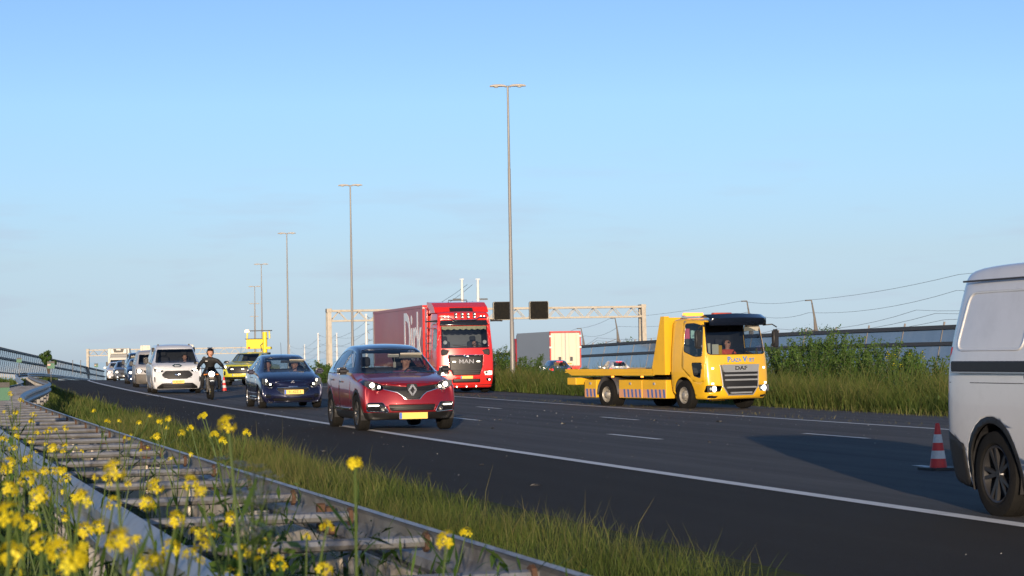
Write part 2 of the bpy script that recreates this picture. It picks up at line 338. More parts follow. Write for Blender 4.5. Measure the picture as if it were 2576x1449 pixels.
# ---- guard rail: two W-beams on posts, joined by cross tubes
def rail_n(s):
    t = min(max((s-24)/38, 0), 1); t = t*t*(3-2*t); return -6.15+2.0*t
def rail_w(s):
    t = min(max((s-40)/40, 0), 1); return 1.05-.45*t
WPROF = [(0, .155), (.012, .15), (.06, .105), (.065, .06), (.01, .02), (.01, -.02), (.065, -.06), (.06, -.105), (.012, -.15), (0, -.155)]
gr = empty('guard_rail', W(0, -6.6), 0, 'long galvanised double guard rail with cross tubes, overgrown by yellow flowers', 'guard rail')
def in_rail(o):
    o.parent = gr; o.matrix_parent_inverse = gr.matrix_world.inverted(); return o
bpy.context.view_layer.update()
RH = .52
def beam(s0, s1, side):
    n = max(2, int((s1-s0)/1.0)); mb = MB(); path = []
    for i in range(n+1):
        s = s0+(s1-s0)*i/n; nn = rail_n(s)-(rail_w(s) if side < 0 else 0); path.append(W(s, nn, 0)*1); path[-1].z = W(s, -5, RH).z
    prof = [(x*side, z) for x, z in WPROF]; prof2 = [((x-.004)*side, z*1.0) for x, z in reversed(WPROF)]
    # thickness and a rolled upper lip
    prof = [(-.02*side, .150), (-.006*side, .159)]+prof+[(-.006*side, -.159)]
    mb.sweep(prof+prof2, path, closed=True)
    in_rail(mb.build('beam', GALV, None, True))
for a in np.arange(-14, 58, 4.0):
    beam(a, a+4.06, 1); beam(a, a+4.06, -1)
for a in np.arange(58, 330, 16.0):
    beam(a, a+16.1, 1)
    if a < 180: beam(a, a+16.1, -1)
_tm = None
for i, s in enumerate(np.arange(-13.63, 52, 1.5)):
    a = W(s, rail_n(s), 0); b = W(s, rail_n(s)-rail_w(s), 0); a.z = b.z = W(s, -5, RH+.10).z
    mb = MB().tube([a, a.lerp(b, .5), b], .025, 8); o = in_rail(mb.build('cross_tube', GALV2, None, True))
    d = (a-b).normalized()
    fl = in_rail(MB().tube([a-d*.03, a-d*.012], .042, 8).build('rust_ring', RUST, None))
for i, s in enumerate(np.arange(-13, 300, 2.6667)):
    if i > 45: break
    for k in (0, 1):
        n = rail_n(s)-(rail_w(s) if k else 0); p = W(s, n, 0); q = p.copy(); q.z = W(s, -5, RH-.02).z; dd = (W(s+.5, n)-W(s-.5, n)).normalized(); inn = dd.cross(Vector((0, 0, 1)))*(.06 if k else -.06)
        in_rail(MB().bar(p+inn-Vector((0, 0, .3)), q+inn, .05, .09).build('post', pm('post_steel', (.2, .2, .2), .6, .3, .2, 4, dirt=((.12, .07, .04), .7, 4)), None))
# pale filler boards hung inside the far beam (the warm plates seen between the tubes)
for i, s in enumerate(np.arange(-12.9, 30, 2.6667)):
    n = rail_n(s)-.10; pts = [W(s+.1, n), W(s+2.45, n)]
    for p in pts: p.z = W(s, -5, .31).z
    in_rail(MB().bar(pts[0], pts[1], .016, .40).build('spacer_plate', pm('spacer_plate', (.62, .56, .46), .6, .1, .2, 4, dirt=((.2, .12, .07), .6, 3)), None))
for s in np.arange(-12, 14, 4.0):           # splice bolts
    for dz in (.09, 0, -.09):
        for ds in (-.12, .12):
            n = rail_n(s+ds); p = W(s+ds, n, 0); p.z = W(s, -5, RH+dz).z; dd = (W(s+.5, n)-W(s-.5, n)).normalized(); r = dd.cross(Vector((0, 0, 1)))
            in_rail(MB().tube([p-r*.035, p+r*.005], .026, 8).build('bolt', RUST, None))
# ---- lamp posts
def lamp_post(i, s):
    b = W(s, 19.15, 0); H = 14.25 if i else 14.7
    d = W(s+1, 19)-W(s-1, 19); r = Vector((1, 0, 0))
    names = ['nearest and tallest of the row of double-headed lamp posts, in the median', 'second tall double-headed lamp post of the median row', 'third double-headed lamp post of the median row', 'fourth double-headed lamp post of the median row', 'fifth double-headed lamp post of the median row, half way into the distance', 'sixth double-headed lamp post of the median row, far away', 'seventh and farthest double-headed lamp post of the median row']
    o = empty('street_lamp', b, 0, names[i], 'lamp post', 'double-headed lamp posts along the median')
    z = [0, 3.0, 3.02, 6.6, 6.62, 10.6, 10.62, H]; rr = [.125, .118, .105, .098, .088, .08, .07, .055]
    MB().tube([(0, 0, a-.4 if a == 0 else a) for a in z], [r_*.92 for r_ in rr], 12).build('pole', POLEM, o, True)
    MB().tube([(-.16, 0, H-.02), (-.08, 0, H), (.08, 0, H), (.16, 0, H-.02)], .04, 8).build('crossarm', POLEM, o, True)
    for sg in (-1, 1):
        prof = []; mb = MB(); L = .82
        secs = [(.10, .05, .045), (.22, .13, .08), (.45, .17, .10), (.68, .165, .09), (.84, .12, .06), (.90, .05, .03)]
        ring = []
        for (x, w, h) in secs:
            ring.append([(sg*x, w*math.cos(t), H+.02+(h*math.sin(t) if math.sin(t) > 0 else .035*math.sin(t))) for t in np.linspace(0, 2*math.pi, 11)[:-1]])
        vs = [p for q in ring for p in q]; fs = [(a*10+k, a*10+(k+1) % 10, (a+1)*10+(k+1) % 10, (a+1)*10+k) for a in range(len(secs)-1) for k in range(10)]+[tuple(range(10)), tuple(range(50, 60))]
        mb.add(vs, fs); h = mb.build('lamp_head', pm('lamp_head', (.60, .54, .46), .5, .1, .08), o, True)
        MB().lathe([(H-.06, .02), (H-.05, .10), (H-.0, .13)], 12, 'z', (sg*.58, 0, 0)).build('lamp_glass', pm('lamp_bowl', (.5, .5, .46), .2, 0, .05), h, True)
for i in range(7): lamp_post(i, 89.3+55.3*i)
# ---- glazed noise barriers
PANEL = pm('barrier_glass_right', (.16, .22, .29), .12, 0, .25, .35, spec=.6, dirt=((.30, .32, .34), .5, .5))
PANEL2 = pm('barrier_glass_left', (.36, .43, .50), .15, 0, .12, .35, spec=.6, dirt=((.45, .48, .5), .5, .4))
BARF = pm('barrier_dark_steel', (.07, .072, .078), .55, .3, .2, 2)
BARP = pm('barrier_post_steel', (.20, .185, .18), .55, .3, .2, 2)
def barrier(label, s0, s1, ds, n, lean, z0, zm, zt, panel, post_over):
    c = W((s0+s1)/2, n); root = empty('noise_barrier', c, 0, label, 'noise barrier')
    N = int((s1-s0)/ds)
    def P(s, h): return W(s, n+lean*h, 0)+Vector((0, 0, h))-c
    for i in range(N):
        a, b = s0+i*ds, s0+(i+1)*ds
        for (h0, h1) in ((z0, zm-.04), (zm+.04, zt)):
            th = Vector((.02, 0, 0)); q = [P(a+.08, h0), P(b-.08, h0), P(b-.08, h1), P(a+.08, h1)]
            nr = (q[1]-q[0]).cross(q[3]-q[0]).normalized()*.02
            MB().add([p-nr for p in q]+[p+nr for p in q], [(0, 1, 2, 3), (7, 6, 5, 4), (0, 4, 5, 1), (1, 5, 6, 2), (2, 6, 7, 3), (3, 7, 4, 0)]).build('panel', panel, root)
        MB().bar(P(a, z0-.6), P(a, zt+post_over), .07, .10).build('post', BARP, root)
    for h, w in ((zm, .22), (zt+.06, .24), (z0-.05, .14)):
        for a in np.arange(s0, s1-.1, ds*4):
            b = min(a+ds*4, s1); off = Vector((-.10 if n > 0 else .12, -.03, 0))
            MB().bar(P(a, h)+off, P(b, h)+off, .16, w).build('rail', BARF, root)
    return root
bR = barrier('long slanted glass noise barrier behind the far carriageway on the right', 62, 330, 6, 48, .22, .3, 2.20, 3.12, PANEL, .38)
bL = barrier('long pale glass noise barrier curving down to the left edge', 184, 424, 3, -10.2, -.16, 1.1, 2.72, 3.75, PANEL2, .25)
# graffiti on the right barrier
gm = text_mesh('EOAMS', 1.15, .004, 1.35, .03); gm.materials.append(pm('graffiti_paint', (.10, .12, .16), .6, 0, .4, 3))
go = new_obj('graffiti', gm, bR); 
c0 = W((62+330)/2, 48); pa, pb = W(99.5, 48+.22*1.15)+Vector((0, 0, 1.25))-c0, W(96.0, 48+.22*1.15)+Vector((0, 0, 1.25))-c0
ex = (pb-pa).normalized(); ey = (Vector((0, 0, 1))+.22*Vector((math.cos(phi(98)), math.sin(phi(98)), 0))).normalized(); ez = ex.cross(ey); M = Matrix((ex, ey, ez)).transposed().to_4x4(); M.translation = (pa+pb)/2+ez*.035; go.matrix_local = M
# ---- sign gantries
def gantry(s, n0, n1, H, depth, label, seed):
    c = W(s, n0); f = phi(s); root = empty('sign_gantry', c, f, label, 'gantry')
    Lg = n1-n0; z1 = W(s, n1).z-c.z; y = .55
    for yy in (-y, y):                       # chords
        MB().bar((0, yy, H), (Lg, yy, H), .20, .20).build('top_chord', CREAMSTEEL, root)
        MB().bar((0, yy, H-depth), (Lg, yy, H-depth), .17, .17).build('bottom_chord', CREAMSTEEL, root)
    k = int(round(Lg/2.0)); st = Lg/k
    for yy in (-y, y):
        for i in range(k):
            a, m_, b = i*st+.25, (i+.5)*st, (i+1)*st-.25
            MB().bar((m_, yy, H-.08), (a, yy, H-depth+.08), .07, .07).build('brace', CREAMSTEEL, root)
            MB().bar((m_, yy, H-.08), (b, yy, H-depth+.08), .07, .07).build('brace', CREAMSTEEL, root)
    for i in range(k+1): MB().bar((i*st, -y, H), (i*st, y, H), .07, .07).build('tie', CREAMSTEEL, root)
    for x, zb in ((0, -1.0), (Lg, z1-2.2)):
        for yy in (-y, y):
            MB().bar((x, yy*2.0, zb), (x, yy, H+.12), .42, .42).build('leg', CREAMSTEEL, root)
        MB().box((x, 0, H+.06), (.5, 1.6, .34)).build('leg_head', CREAMSTEEL, root)
    return root
g1 = gantry(200, 23.2, 55.2, 6.45, 1.0, 'cream truss gantry over the far carriageway carrying two black lane signs', 1)
g2 = gantry(380, -10.6, 20.4, 6.9, 1.0, 'far-off cream truss gantry spanning the road behind the queue of traffic', 2)
def lane_sign(root, x, H, front, label, w=1.95, h=1.85):
    o = empty('lane_sign', root.matrix_world @ Vector((x, -.95 if front else -.75, H)), root.rotation_euler.z, label, 'traffic sign', 'matrix lane signs on gantries')
    mfr = pm('sign_frame', (.25, .235, .2), .5, .2, .1)
    if front:
        MB().prism(rpoly([(-w/2, -h/2), (w/2, -h/2), (w/2, h/2), (-w/2, h/2)], .18, 4), -.2, .3, 'y').build('casing', mfr, o, True)
        MB().prism(rpoly([(-w/2+.06, -h/2+.06), (w/2-.06, -h/2+.06), (w/2-.06, h/2-.06), (-w/2+.06, h/2-.06)], .14, 4), -.22, -.15, 'y').build('display', pm('sign_display', (.005, .005, .005), .6, 0, .3, 3, spec=.1, dirt=((.05, .04, .02), .4, 6)), o)
        MB().box((0, -.28, h/2-.02), (w-.2, .16, .05)).build('visor', BARF, o)
    else:
        MB().prism(rpoly([(-w/2, -h/2), (w/2, -h/2), (w/2, h/2), (-w/2, h/2)], .1, 3), -.2, .2, 'y').build('casing', pm('sign_back', (.6, .55, .45), .55, 0, .1), o, True)
        for sx in (-.5, .5): MB().bar((sx, -.24, -h/2), (sx, -.24, h/2), .08, .06).build('bracket', CREAMSTEEL, o)
bpy.context.view_layer.update()
lane_sign(g1, 17.4, 6.2, True, 'black matrix lane sign on the gantry, half hidden by the tall lamp post')
lane_sign(g1, 21.1, 6.2, True, 'black square matrix lane sign right of the tall lamp post')
for x, lb in ((10.2, 'cream back of a lane sign above the small grey van'), (14.2, 'cream back of a lane sign above the middle of the white van'), (17.9, 'cream back of a lane sign at the white van\'s right roof edge')):
    lane_sign(g2, x, 7.05, False, lb, 1.7, 1.05)
# ---- white twin pylons far behind and their wires
PYL = pm('white_pylon', (.62, .62, .60), .5, 0, .05, .1)
INS = pm('insulator', (.14, .15, .16), .5)
PIX = 5445.0
def at(x, y, d):
    """point in the world at distance d seen at a spot of the photograph (2576 px wide)"""
    v = _fw+_rt*((x-1288)/PIX)-_up*((y-724.5)/PIX); return Vector((0, 0, CAM_Z))+v*d
def pylon(x, ytop, d, side, label, H=54, arms=4):
    t = at(x, ytop, d); b = Vector((t.x, t.y, -10.6)); o = empty('pylon', b, 0, label, 'pylon', 'white twin pylons of the power line')
    H = t.z-b.z
    MB().tube([(0, 0, 0), (0, 0, H)], [1.5, .62], 12).build('mast', PYL, o, True)
    MB().bar((-1.2, 0, H), (1.2, 0, H), .3, .3).build('top_arm', PYL, o)
    for k in range(arms):
        z = H-2-k*6.2
        if z < 3: break
        if arms == 1: MB().tube([(-5.2*side*0-5.2 if side < 0 else .2, 0, H-11), (-.2 if side < 0 else 5.2, 0, H-11)], .45, 6).build('ring_arm', INS, o); break
        MB().tube([(0, 0, z+.8*(1 if k % 2 == 0 else -.4)), (side*4.2*.62, 0, z-1.4 if k % 2 == 0 else z-.1)], .26, 6).build('insulator', INS, o)
    return t
py = []
py.append((pylon(728, 867, 3400, 1, 'tiny white pylon just left of the third lamp post'), pylon(766, 867, 3400, -1, 'tiny white pylon just right of the third lamp post')))
py.append((pylon(800, 838, 2450, 1, 'white pylon standing left of the gantry\'s left leg'), pylon(847, 838, 2450, -1, 'white pylon standing right of the gantry\'s left leg')))
py.append((pylon(921, 790, 1750, 1, 'white pylon seen through the gantry beam beside the second lamp post'), pylon(981, 790, 1750, -1, 'white pylon behind the red trailer')))
py.append((pylon(1162, 702, 1180, -1, 'left one of the two tall white pylons above the red truck', arms=1), pylon(1202, 702, 1180, 1, 'right one of the two tall white pylons above the red truck', arms=1)))
WIRE = pm('power_wire', (.10, .105, .11), .6)
wr = empty('power_line', (0, 0, 0), 0, 'thin power wires hanging between the white pylons', 'power line')
for i in range(3):
    for j in (0, 1):
        for k in range(3):
            a, b = py[i][j].copy(), py[i+1][j].copy(); off = Vector((3*(1 if j == 0 else -1), 0, -3-9*k)); a += off; b += off
            pts = [a.lerp(b, t)-Vector((0, 0, 60*t*(1-t)*.55)) for t in np.linspace(0, 1, 13)]
            MB().tube(pts, .11, 4).build('wire', WIRE, wr)
# ---- railway overhead masts and wires behind the right barrier
MASTM = pm('railway_mast', (.16, .145, .13), .7, .2, .25, 1)
masts = []
for x, y, lb in ((2048, 755, 'tapered railway mast behind the glass barrier, left of the white van'), (1885, 757, 'tapered railway mast rising right behind the recovery truck cab'), (1552, 800, 'tapered railway mast under the right end of the gantry'), (1466, 826, 'tapered railway mast just right of the grey trailer')):
    d = {2048: 176, 1885: 196, 1552: 252, 1466: 276, 2424: 146}[x]; t = at(x, y, d); b = Vector((t.x, t.y, -1.8)); H = t.z-b.z
    o = empty('railway_mast', b, 0, lb, 'mast', 'railway overhead masts')
    MB().tube([(.1, 0, 0), (.1, 0, H*.62), (.1, 0, H*.64), (.0, 0, H*.8), (-.22, 0, H)], [.20, .20, .17, .09, .05], 8).build('mast', MASTM, o, True)
    MB().tube([(-.22, 0, H), (-.75, 0, H-.02)], .05, 6).build('top_arm', MASTM, o); MB().tube([(.1, 0, H*.45), (-2.4, 0, H*.52)], .04, 6).build('cantilever', MASTM, o); MB().tube([(.1, 0, H*.66), (-2.4, 0, H*.53)], .03, 6).build('cantilever', MASTM, o)
    MB().box((.1, 0, H*.33), (.5, .35, .5)).build('box', MASTM, o)
    masts.append((t, b, H))
ms = sorted(masts, key=lambda m: m[0].y); wr2 = empty('railway_wire', (0, 0, 0), 0, 'thin railway overhead wires strung between the tapered masts', 'overhead wire')
t_ = at(2440, 690, 146); ms = [(t_, Vector((t_.x, t_.y, -1.8)), t_.z+1.8)]+ms
far = (ms[-1][0]+(ms[-1][0]-ms[-2][0])*2, ms[-1][1]+(ms[-1][1]-ms[-2][1])*2, ms[-1][2]); near = (ms[0][0]+(ms[0][0]-ms[1][0])*1.0, ms[0][1]+(ms[0][1]-ms[1][1]), ms[0][2])
ch = [near]+ms+[far]
for (a, b) in zip(ch[:-1], ch[1:]):
    for off, sag in (((-.75, 0, 0), .25), ((-2.4, 0, -2.6), .5), ((-2.4, 0, -3.7), .05), ((-1.2, 3, -3.0), .3), ((-1.2, 6, -3.9), .05), ((.5, 7, -.9), .5), ((-3.2, 4, -4.6), .1), ((-2.0, 9, -2.2), .6), ((.2, 12, -4.3), .2)):
        p, q = a[0]+Vector(off), b[0]+Vector(off); pts = [p.lerp(q, t)-Vector((0, 0, 4*sag*t*(1-t))) for t in np.linspace(0, 1, 9)]
        MB().tube(pts, .016, 4).build('wire', WIRE, wr2)
# ---- small green signs and posts on the left verge
SGRN = pm('green_sign', (.012, .11, .055), .5, 0, .1, 4); SWHT = pm('white_sign', (.6, .6, .58), .5)
def small_sign(x, y, d, w, h, label, band=True):
    p = at(x, y, d); g = Vector((p.x, p.y, p.z-1.1)); o = empty('verge_sign', g, phi(d), label, 'sign', 'small green roadside signs')
    MB().bar((0, .03, -.6), (0, .03, 1.1+h/2), .035, .035).build('post', BARF, o)
    MB().box((0, 0, 1.1), (w, .03, h)).build('board', SGRN, o)
    MB().box((0, -.02, 1.1+h*.36), (w, .012, h*.28)).build('dark_band', BLACKPL, o)
    if band: MB().box((-w*.25, -.02, 1.1+h*.02), (w*.4, .012, h*.22)).build('pale_field', pm('pale_sign_field', (.55, .3, .26), .5), o)
small_sign(128, 918, 150, .5, .5, 'green and black marker sign on the left verge below the dark bush')
small_sign(242, 919, 230, .4, .4, 'tiny green marker sign where the left guard rail fades out')
small_sign(48, 906, 120, .28, .26, 'blurred small green sign high on the left glass barrier', False)
small_sign(-4, 985, 24, .24, .2, 'green sign board cut by the left picture edge', False)
for x in (183, 203):
    p = at(x, 920, 190); o = MB().bar((p.x, p.y, p.z-.8), (p.x, p.y, p.z+.5), .05, .05).build('marker_post', BARF); tag(o, 'thin grey marker post on the left verge, %s of a pair' % ('left' if x == 183 else 'right'), 'post', 'pair of verge posts')
# ================================================================= vegetation
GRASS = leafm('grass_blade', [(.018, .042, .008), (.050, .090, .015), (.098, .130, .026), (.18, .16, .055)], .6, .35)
HERB = leafm('herb_leaf', [(.022, .055, .010), (.045, .095, .018), (.08, .135, .03)], .5, .3)
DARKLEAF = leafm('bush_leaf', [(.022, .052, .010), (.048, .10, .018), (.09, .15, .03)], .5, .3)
PETAL = leafm('yellow_petal', [(.52, .40, .008), (.70, .57, .014), (.80, .70, .04)], .55, .35)
UMBEL = leafm('white_umbel', [(.5, .5, .42), (.68, .67, .6)], .6, .3)
STEMM = leafm('herb_stem', [(.05, .085, .02), (.08, .12, .03), (.10, .09, .035)], .55, .15)
def quads_obj(name, V, F, tone, mat, kind='stuff', parent=None):
    """V (k,3) vertices, F list/array of faces (k,m), tone per face"""
    me = bpy.data.meshes.new(name); F = np.asarray(F, np.int32); nf, m = F.shape
    me.vertices.add(len(V)); me.vertices.foreach_set('co', np.asarray(V, np.float32).ravel())
    me.loops.add(nf*m); me.loops.foreach_set('vertex_index', F.ravel()); me.polygons.add(nf)
    me.polygons.foreach_set('loop_start', np.arange(0, nf*m, m, dtype=np.int32)); me.update(calc_edges=True)
    at_ = me.attributes.new('tone', 'FLOAT', 'FACE'); at_.data.foreach_set('value', np.asarray(tone, np.float32)); me.materials.append(mat)
    o = new_obj(name, me, parent)
    if kind: tag(o, kind=kind)
    return o
def blades(P, H, Wd, lean, tone, ang=None):
    """tapered bent blades standing at points P: two quads (the upper one pinched)"""
    n = len(P); ang = rng.uniform(0, 2*math.pi, n) if ang is None else ang
    la = rng.uniform(0, 2*math.pi, n); L = np.stack([np.cos(la), np.sin(la), np.zeros(n)], 1)*(lean*H)[:, None]
    w = np.stack([np.cos(ang), np.sin(ang), np.zeros(n)], 1)*(Wd/2)[:, None]; up = np.array([0, 0, 1.])
    a = P-w; b = P+w; m1 = P+up*(H*.55)[:, None]+L*.3; c = m1+w*.7; d = m1-w*.7; t = P+up*H[:, None]+L; e = t+w*.12; f = t-w*.12
    V = np.stack([a, b, c, d, e, f], 1).reshape(-1, 3); k = np.arange(n)[:, None]*6
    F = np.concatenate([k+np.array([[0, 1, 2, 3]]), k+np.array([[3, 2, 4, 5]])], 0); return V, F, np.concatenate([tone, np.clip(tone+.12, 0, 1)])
def scatter(s0, s1, n0, n1, cnt, power=1.0):
    s = s0+(s1-s0)*rng.random(cnt)**power; n = n0+(n1-n0)*rng.random(cnt); return s, n
_Wn = {}
def WP(s, n, h=0):
    s = np.asarray(s, float); n = np.asarray(n, float); i = np.clip(s-_S0, 0, len(_PT)-1.001); k = i.astype(int); t = (i-k)[:, None]
    p = _PT[k]*(1-t)+_PT[k+1]*t; f = .278-.00051*np.clip(s, -40, 310)
    z = np.interp(n, _nx, _nz)+np.maximum(-4.5e-5*np.maximum(0, np.minimum(s, 330)-85)**2-np.where(s > 330, .022*(s-330), 0), -9)+h
    return np.stack([p[:, 0]+n*np.cos(f), p[:, 1]+n*np.sin(f), z], 1)
def patch(s, n): return .5+.25*np.sin(s*.9+1.3*n)+.25*np.sin(s*.37-2.1*n+2)
def grass(name, specs, mat=GRASS):
    VV = []; FF = []; TT = []; off = 0
    for (s0, s1, n0, n1, cnt, h, hv, w, lean, tone, tv, pw) in specs:
        s, n = scatter(s0, s1, n0, n1, cnt, pw); pt = patch(s, n)
        edge = np.minimum((n-n0), (n1-n)); keep = rng.random(cnt) < np.clip(.2+edge/.5, 0, 1)*np.clip(.35+1.1*patch(s*2.3+3, n*1.7), .15, 1); s, n, pt = s[keep], n[keep], pt[keep]; c = len(s)
        H = h*(1+hv*(rng.random(c)-.5)*2)*(.65+.6*pt); tall = rng.random(c) < .04; H = np.where(tall, H*1.55, H)
        V, F, T = blades(WP(s, n, -.02), H, w*(.7+.6*rng.random(c)), lean*(.4+rng.random(c)), np.clip(tone+tv*(rng.random(c)-.5)+.25*(pt-.5)+np.where(tall, .25, 0), 0, 1))
        VV.append(V); FF.append(F+off); TT.append(T); off += len(V)
    return quads_obj(name, np.concatenate(VV), np.concatenate(FF), np.concatenate(TT), mat)
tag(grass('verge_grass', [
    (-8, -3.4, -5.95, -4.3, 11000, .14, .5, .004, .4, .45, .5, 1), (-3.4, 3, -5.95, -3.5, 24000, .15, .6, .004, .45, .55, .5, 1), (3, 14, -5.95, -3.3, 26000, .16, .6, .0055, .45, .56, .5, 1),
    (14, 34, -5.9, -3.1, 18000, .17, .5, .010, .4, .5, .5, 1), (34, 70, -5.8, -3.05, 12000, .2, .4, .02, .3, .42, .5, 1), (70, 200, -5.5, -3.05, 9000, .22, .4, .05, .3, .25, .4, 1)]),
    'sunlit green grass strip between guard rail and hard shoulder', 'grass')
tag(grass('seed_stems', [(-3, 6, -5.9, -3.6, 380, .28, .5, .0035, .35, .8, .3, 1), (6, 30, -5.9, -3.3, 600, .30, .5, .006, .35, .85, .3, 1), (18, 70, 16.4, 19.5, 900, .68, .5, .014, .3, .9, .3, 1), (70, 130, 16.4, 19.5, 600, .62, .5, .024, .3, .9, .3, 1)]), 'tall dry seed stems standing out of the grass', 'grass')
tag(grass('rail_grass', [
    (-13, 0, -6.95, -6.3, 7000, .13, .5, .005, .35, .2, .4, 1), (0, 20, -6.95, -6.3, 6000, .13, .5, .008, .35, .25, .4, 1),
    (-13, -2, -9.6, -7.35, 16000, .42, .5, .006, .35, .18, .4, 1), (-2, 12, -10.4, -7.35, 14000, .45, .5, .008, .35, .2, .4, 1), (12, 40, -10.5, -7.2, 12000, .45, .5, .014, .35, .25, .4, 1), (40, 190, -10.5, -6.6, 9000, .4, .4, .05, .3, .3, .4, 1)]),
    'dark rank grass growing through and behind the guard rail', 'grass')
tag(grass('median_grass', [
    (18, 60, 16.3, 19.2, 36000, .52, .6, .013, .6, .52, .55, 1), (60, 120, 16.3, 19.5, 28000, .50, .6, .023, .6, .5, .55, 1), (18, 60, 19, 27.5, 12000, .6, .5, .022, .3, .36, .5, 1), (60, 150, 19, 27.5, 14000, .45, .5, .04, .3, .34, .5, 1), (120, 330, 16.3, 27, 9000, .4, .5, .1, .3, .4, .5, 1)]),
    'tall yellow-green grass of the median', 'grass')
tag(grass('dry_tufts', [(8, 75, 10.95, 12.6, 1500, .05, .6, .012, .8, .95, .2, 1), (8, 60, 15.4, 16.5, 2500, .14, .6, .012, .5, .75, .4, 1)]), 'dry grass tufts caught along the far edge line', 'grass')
V = []; T = []
for k in range(9000):
    far = k % 3
    if far: s_, n_, hm, L = random.uniform(20, 115), random.uniform(16.5, 20.5), .6, random.uniform(.05, .12)
    else: s_, n_, hm, L = random.uniform(-4, 30), random.uniform(-5.9, -4.6), .2, random.uniform(.02, .06)
    if patch(np.array([s_*1.7]), np.array([n_*2.1]))[0] < .5: continue
    p = np.array(W(s_, n_, hm*random.random())); u = rng.normal(size=3); u /= np.linalg.norm(u); v = rng.normal(size=3); v -= u*(v@u); v /= np.linalg.norm(v); V += [p-u*L*.5, p+v*L*.25, p+u*L*.5, p-v*L*.25]; T.append(random.random())
tag(quads_obj('verge_weeds', np.array(V), np.arange(len(T)*4).reshape(-1, 4), T, HERB), 'low broad-leaved weeds mixed into the grass verges', 'plants')
# ---- bushes of the median: upright leafy stems
def bush_mesh(seed, H, Rr, nst, leaf, per):
    r = np.random.default_rng(seed); LV = []; LT = []; st = MB()
    for i in range(nst):
        a = r.uniform(0, 6.28); q = Rr*math.sqrt(r.random())*.75; base = np.array([q*math.cos(a), q*math.sin(a), 0]); h = H*r.uniform(.55, 1.0); out = np.array([math.cos(a), math.sin(a), 0])*Rr*r.uniform(.1, .75)
        pts = [base+out*t*t+np.array([0, 0, h*t]) for t in (0, .35, .7, 1)]; st.tube(pts, [.016, .012, .008, .003], 4, cap=False)
        for k in range(per):
            t = r.random()**.75; p = base+out*t*t+np.array([0, 0, h*t]); d = r.normal(size=3); d[2] *= .5; d /= np.linalg.norm(d)+1e-6
            sp = .42*(1-t*.6)*Rr*.8+.03; c = p+d*r.random()*sp; u = r.normal(size=3); u /= np.linalg.norm(u); v = np.cross(u, d+.01); v /= np.linalg.norm(v)+1e-6
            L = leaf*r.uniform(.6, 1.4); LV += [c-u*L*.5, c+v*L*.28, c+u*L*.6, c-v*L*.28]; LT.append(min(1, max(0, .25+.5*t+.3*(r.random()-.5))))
    n = len(LT); return np.array(LV), np.arange(n*4).reshape(-1, 4), LT, st
bv = []
for k, (H, Rr, nst, leaf, per) in enumerate(((1.9, .9, 20, .085, 120), (1.5, .85, 18, .08, 110), (1.2, .85, 16, .08, 95), (2.3, 1.05, 22, .09, 125))):
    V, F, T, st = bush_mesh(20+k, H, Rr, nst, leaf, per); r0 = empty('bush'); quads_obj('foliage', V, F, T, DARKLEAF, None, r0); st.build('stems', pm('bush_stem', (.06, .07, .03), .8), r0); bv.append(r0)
def place_bush(var, s, n, sc, label, group):
    o = copy_tree(bv[var]); o.location = W(s, n, -.05); o.rotation_euler = (0, 0, random.uniform(0, 6.28)); o.scale = (sc, sc, sc*random.uniform(.9, 1.1)); tag(o, label, 'bush', group); return o
def bush_at(var, x, y, d, sc, label, group):
    p = at(x, y, d); o = copy_tree(bv[var]); h = (1.9, 1.5, 1.2, 2.3)[var]; 
    # find the ground under it
    best = min(((W(s, n)-Vector((p.x, p.y, 0))).to_2d().length, s, n) for s in np.arange(d-40, d+10, 1.0) for n in np.arange(15, 30, .5)); g = W(best[1], best[2])
    o.location = (p.x, p.y, g.z-.05); z = (p.z-g.z)/h*1.03; o.scale = (z*sc, z*sc, z); o.rotation_euler = (0, 0, random.uniform(0, 6.28)); tag(o, label, 'bush', group)
RB = 'leafy green bush in the tall grass between the recovery truck and the white van'
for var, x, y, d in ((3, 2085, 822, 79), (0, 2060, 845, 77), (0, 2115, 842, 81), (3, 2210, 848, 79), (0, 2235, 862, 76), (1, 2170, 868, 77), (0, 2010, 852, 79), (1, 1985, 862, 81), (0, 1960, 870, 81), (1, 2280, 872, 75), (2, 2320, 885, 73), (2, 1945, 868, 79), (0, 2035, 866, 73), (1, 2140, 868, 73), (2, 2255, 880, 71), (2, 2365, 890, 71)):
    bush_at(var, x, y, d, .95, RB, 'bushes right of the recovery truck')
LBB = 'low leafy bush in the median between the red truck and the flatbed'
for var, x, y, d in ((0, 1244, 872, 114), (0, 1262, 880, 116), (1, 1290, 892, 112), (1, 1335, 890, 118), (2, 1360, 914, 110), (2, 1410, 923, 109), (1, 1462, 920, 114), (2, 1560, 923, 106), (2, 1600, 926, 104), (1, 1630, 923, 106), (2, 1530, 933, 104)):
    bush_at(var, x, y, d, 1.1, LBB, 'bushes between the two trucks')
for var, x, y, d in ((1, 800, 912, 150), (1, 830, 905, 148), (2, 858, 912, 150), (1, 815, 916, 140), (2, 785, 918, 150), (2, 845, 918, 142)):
    bush_at(var, x, y, d, 1.4, 'distant round bush in the median at the foot of the gantry leg', 'bushes at the gantry leg')
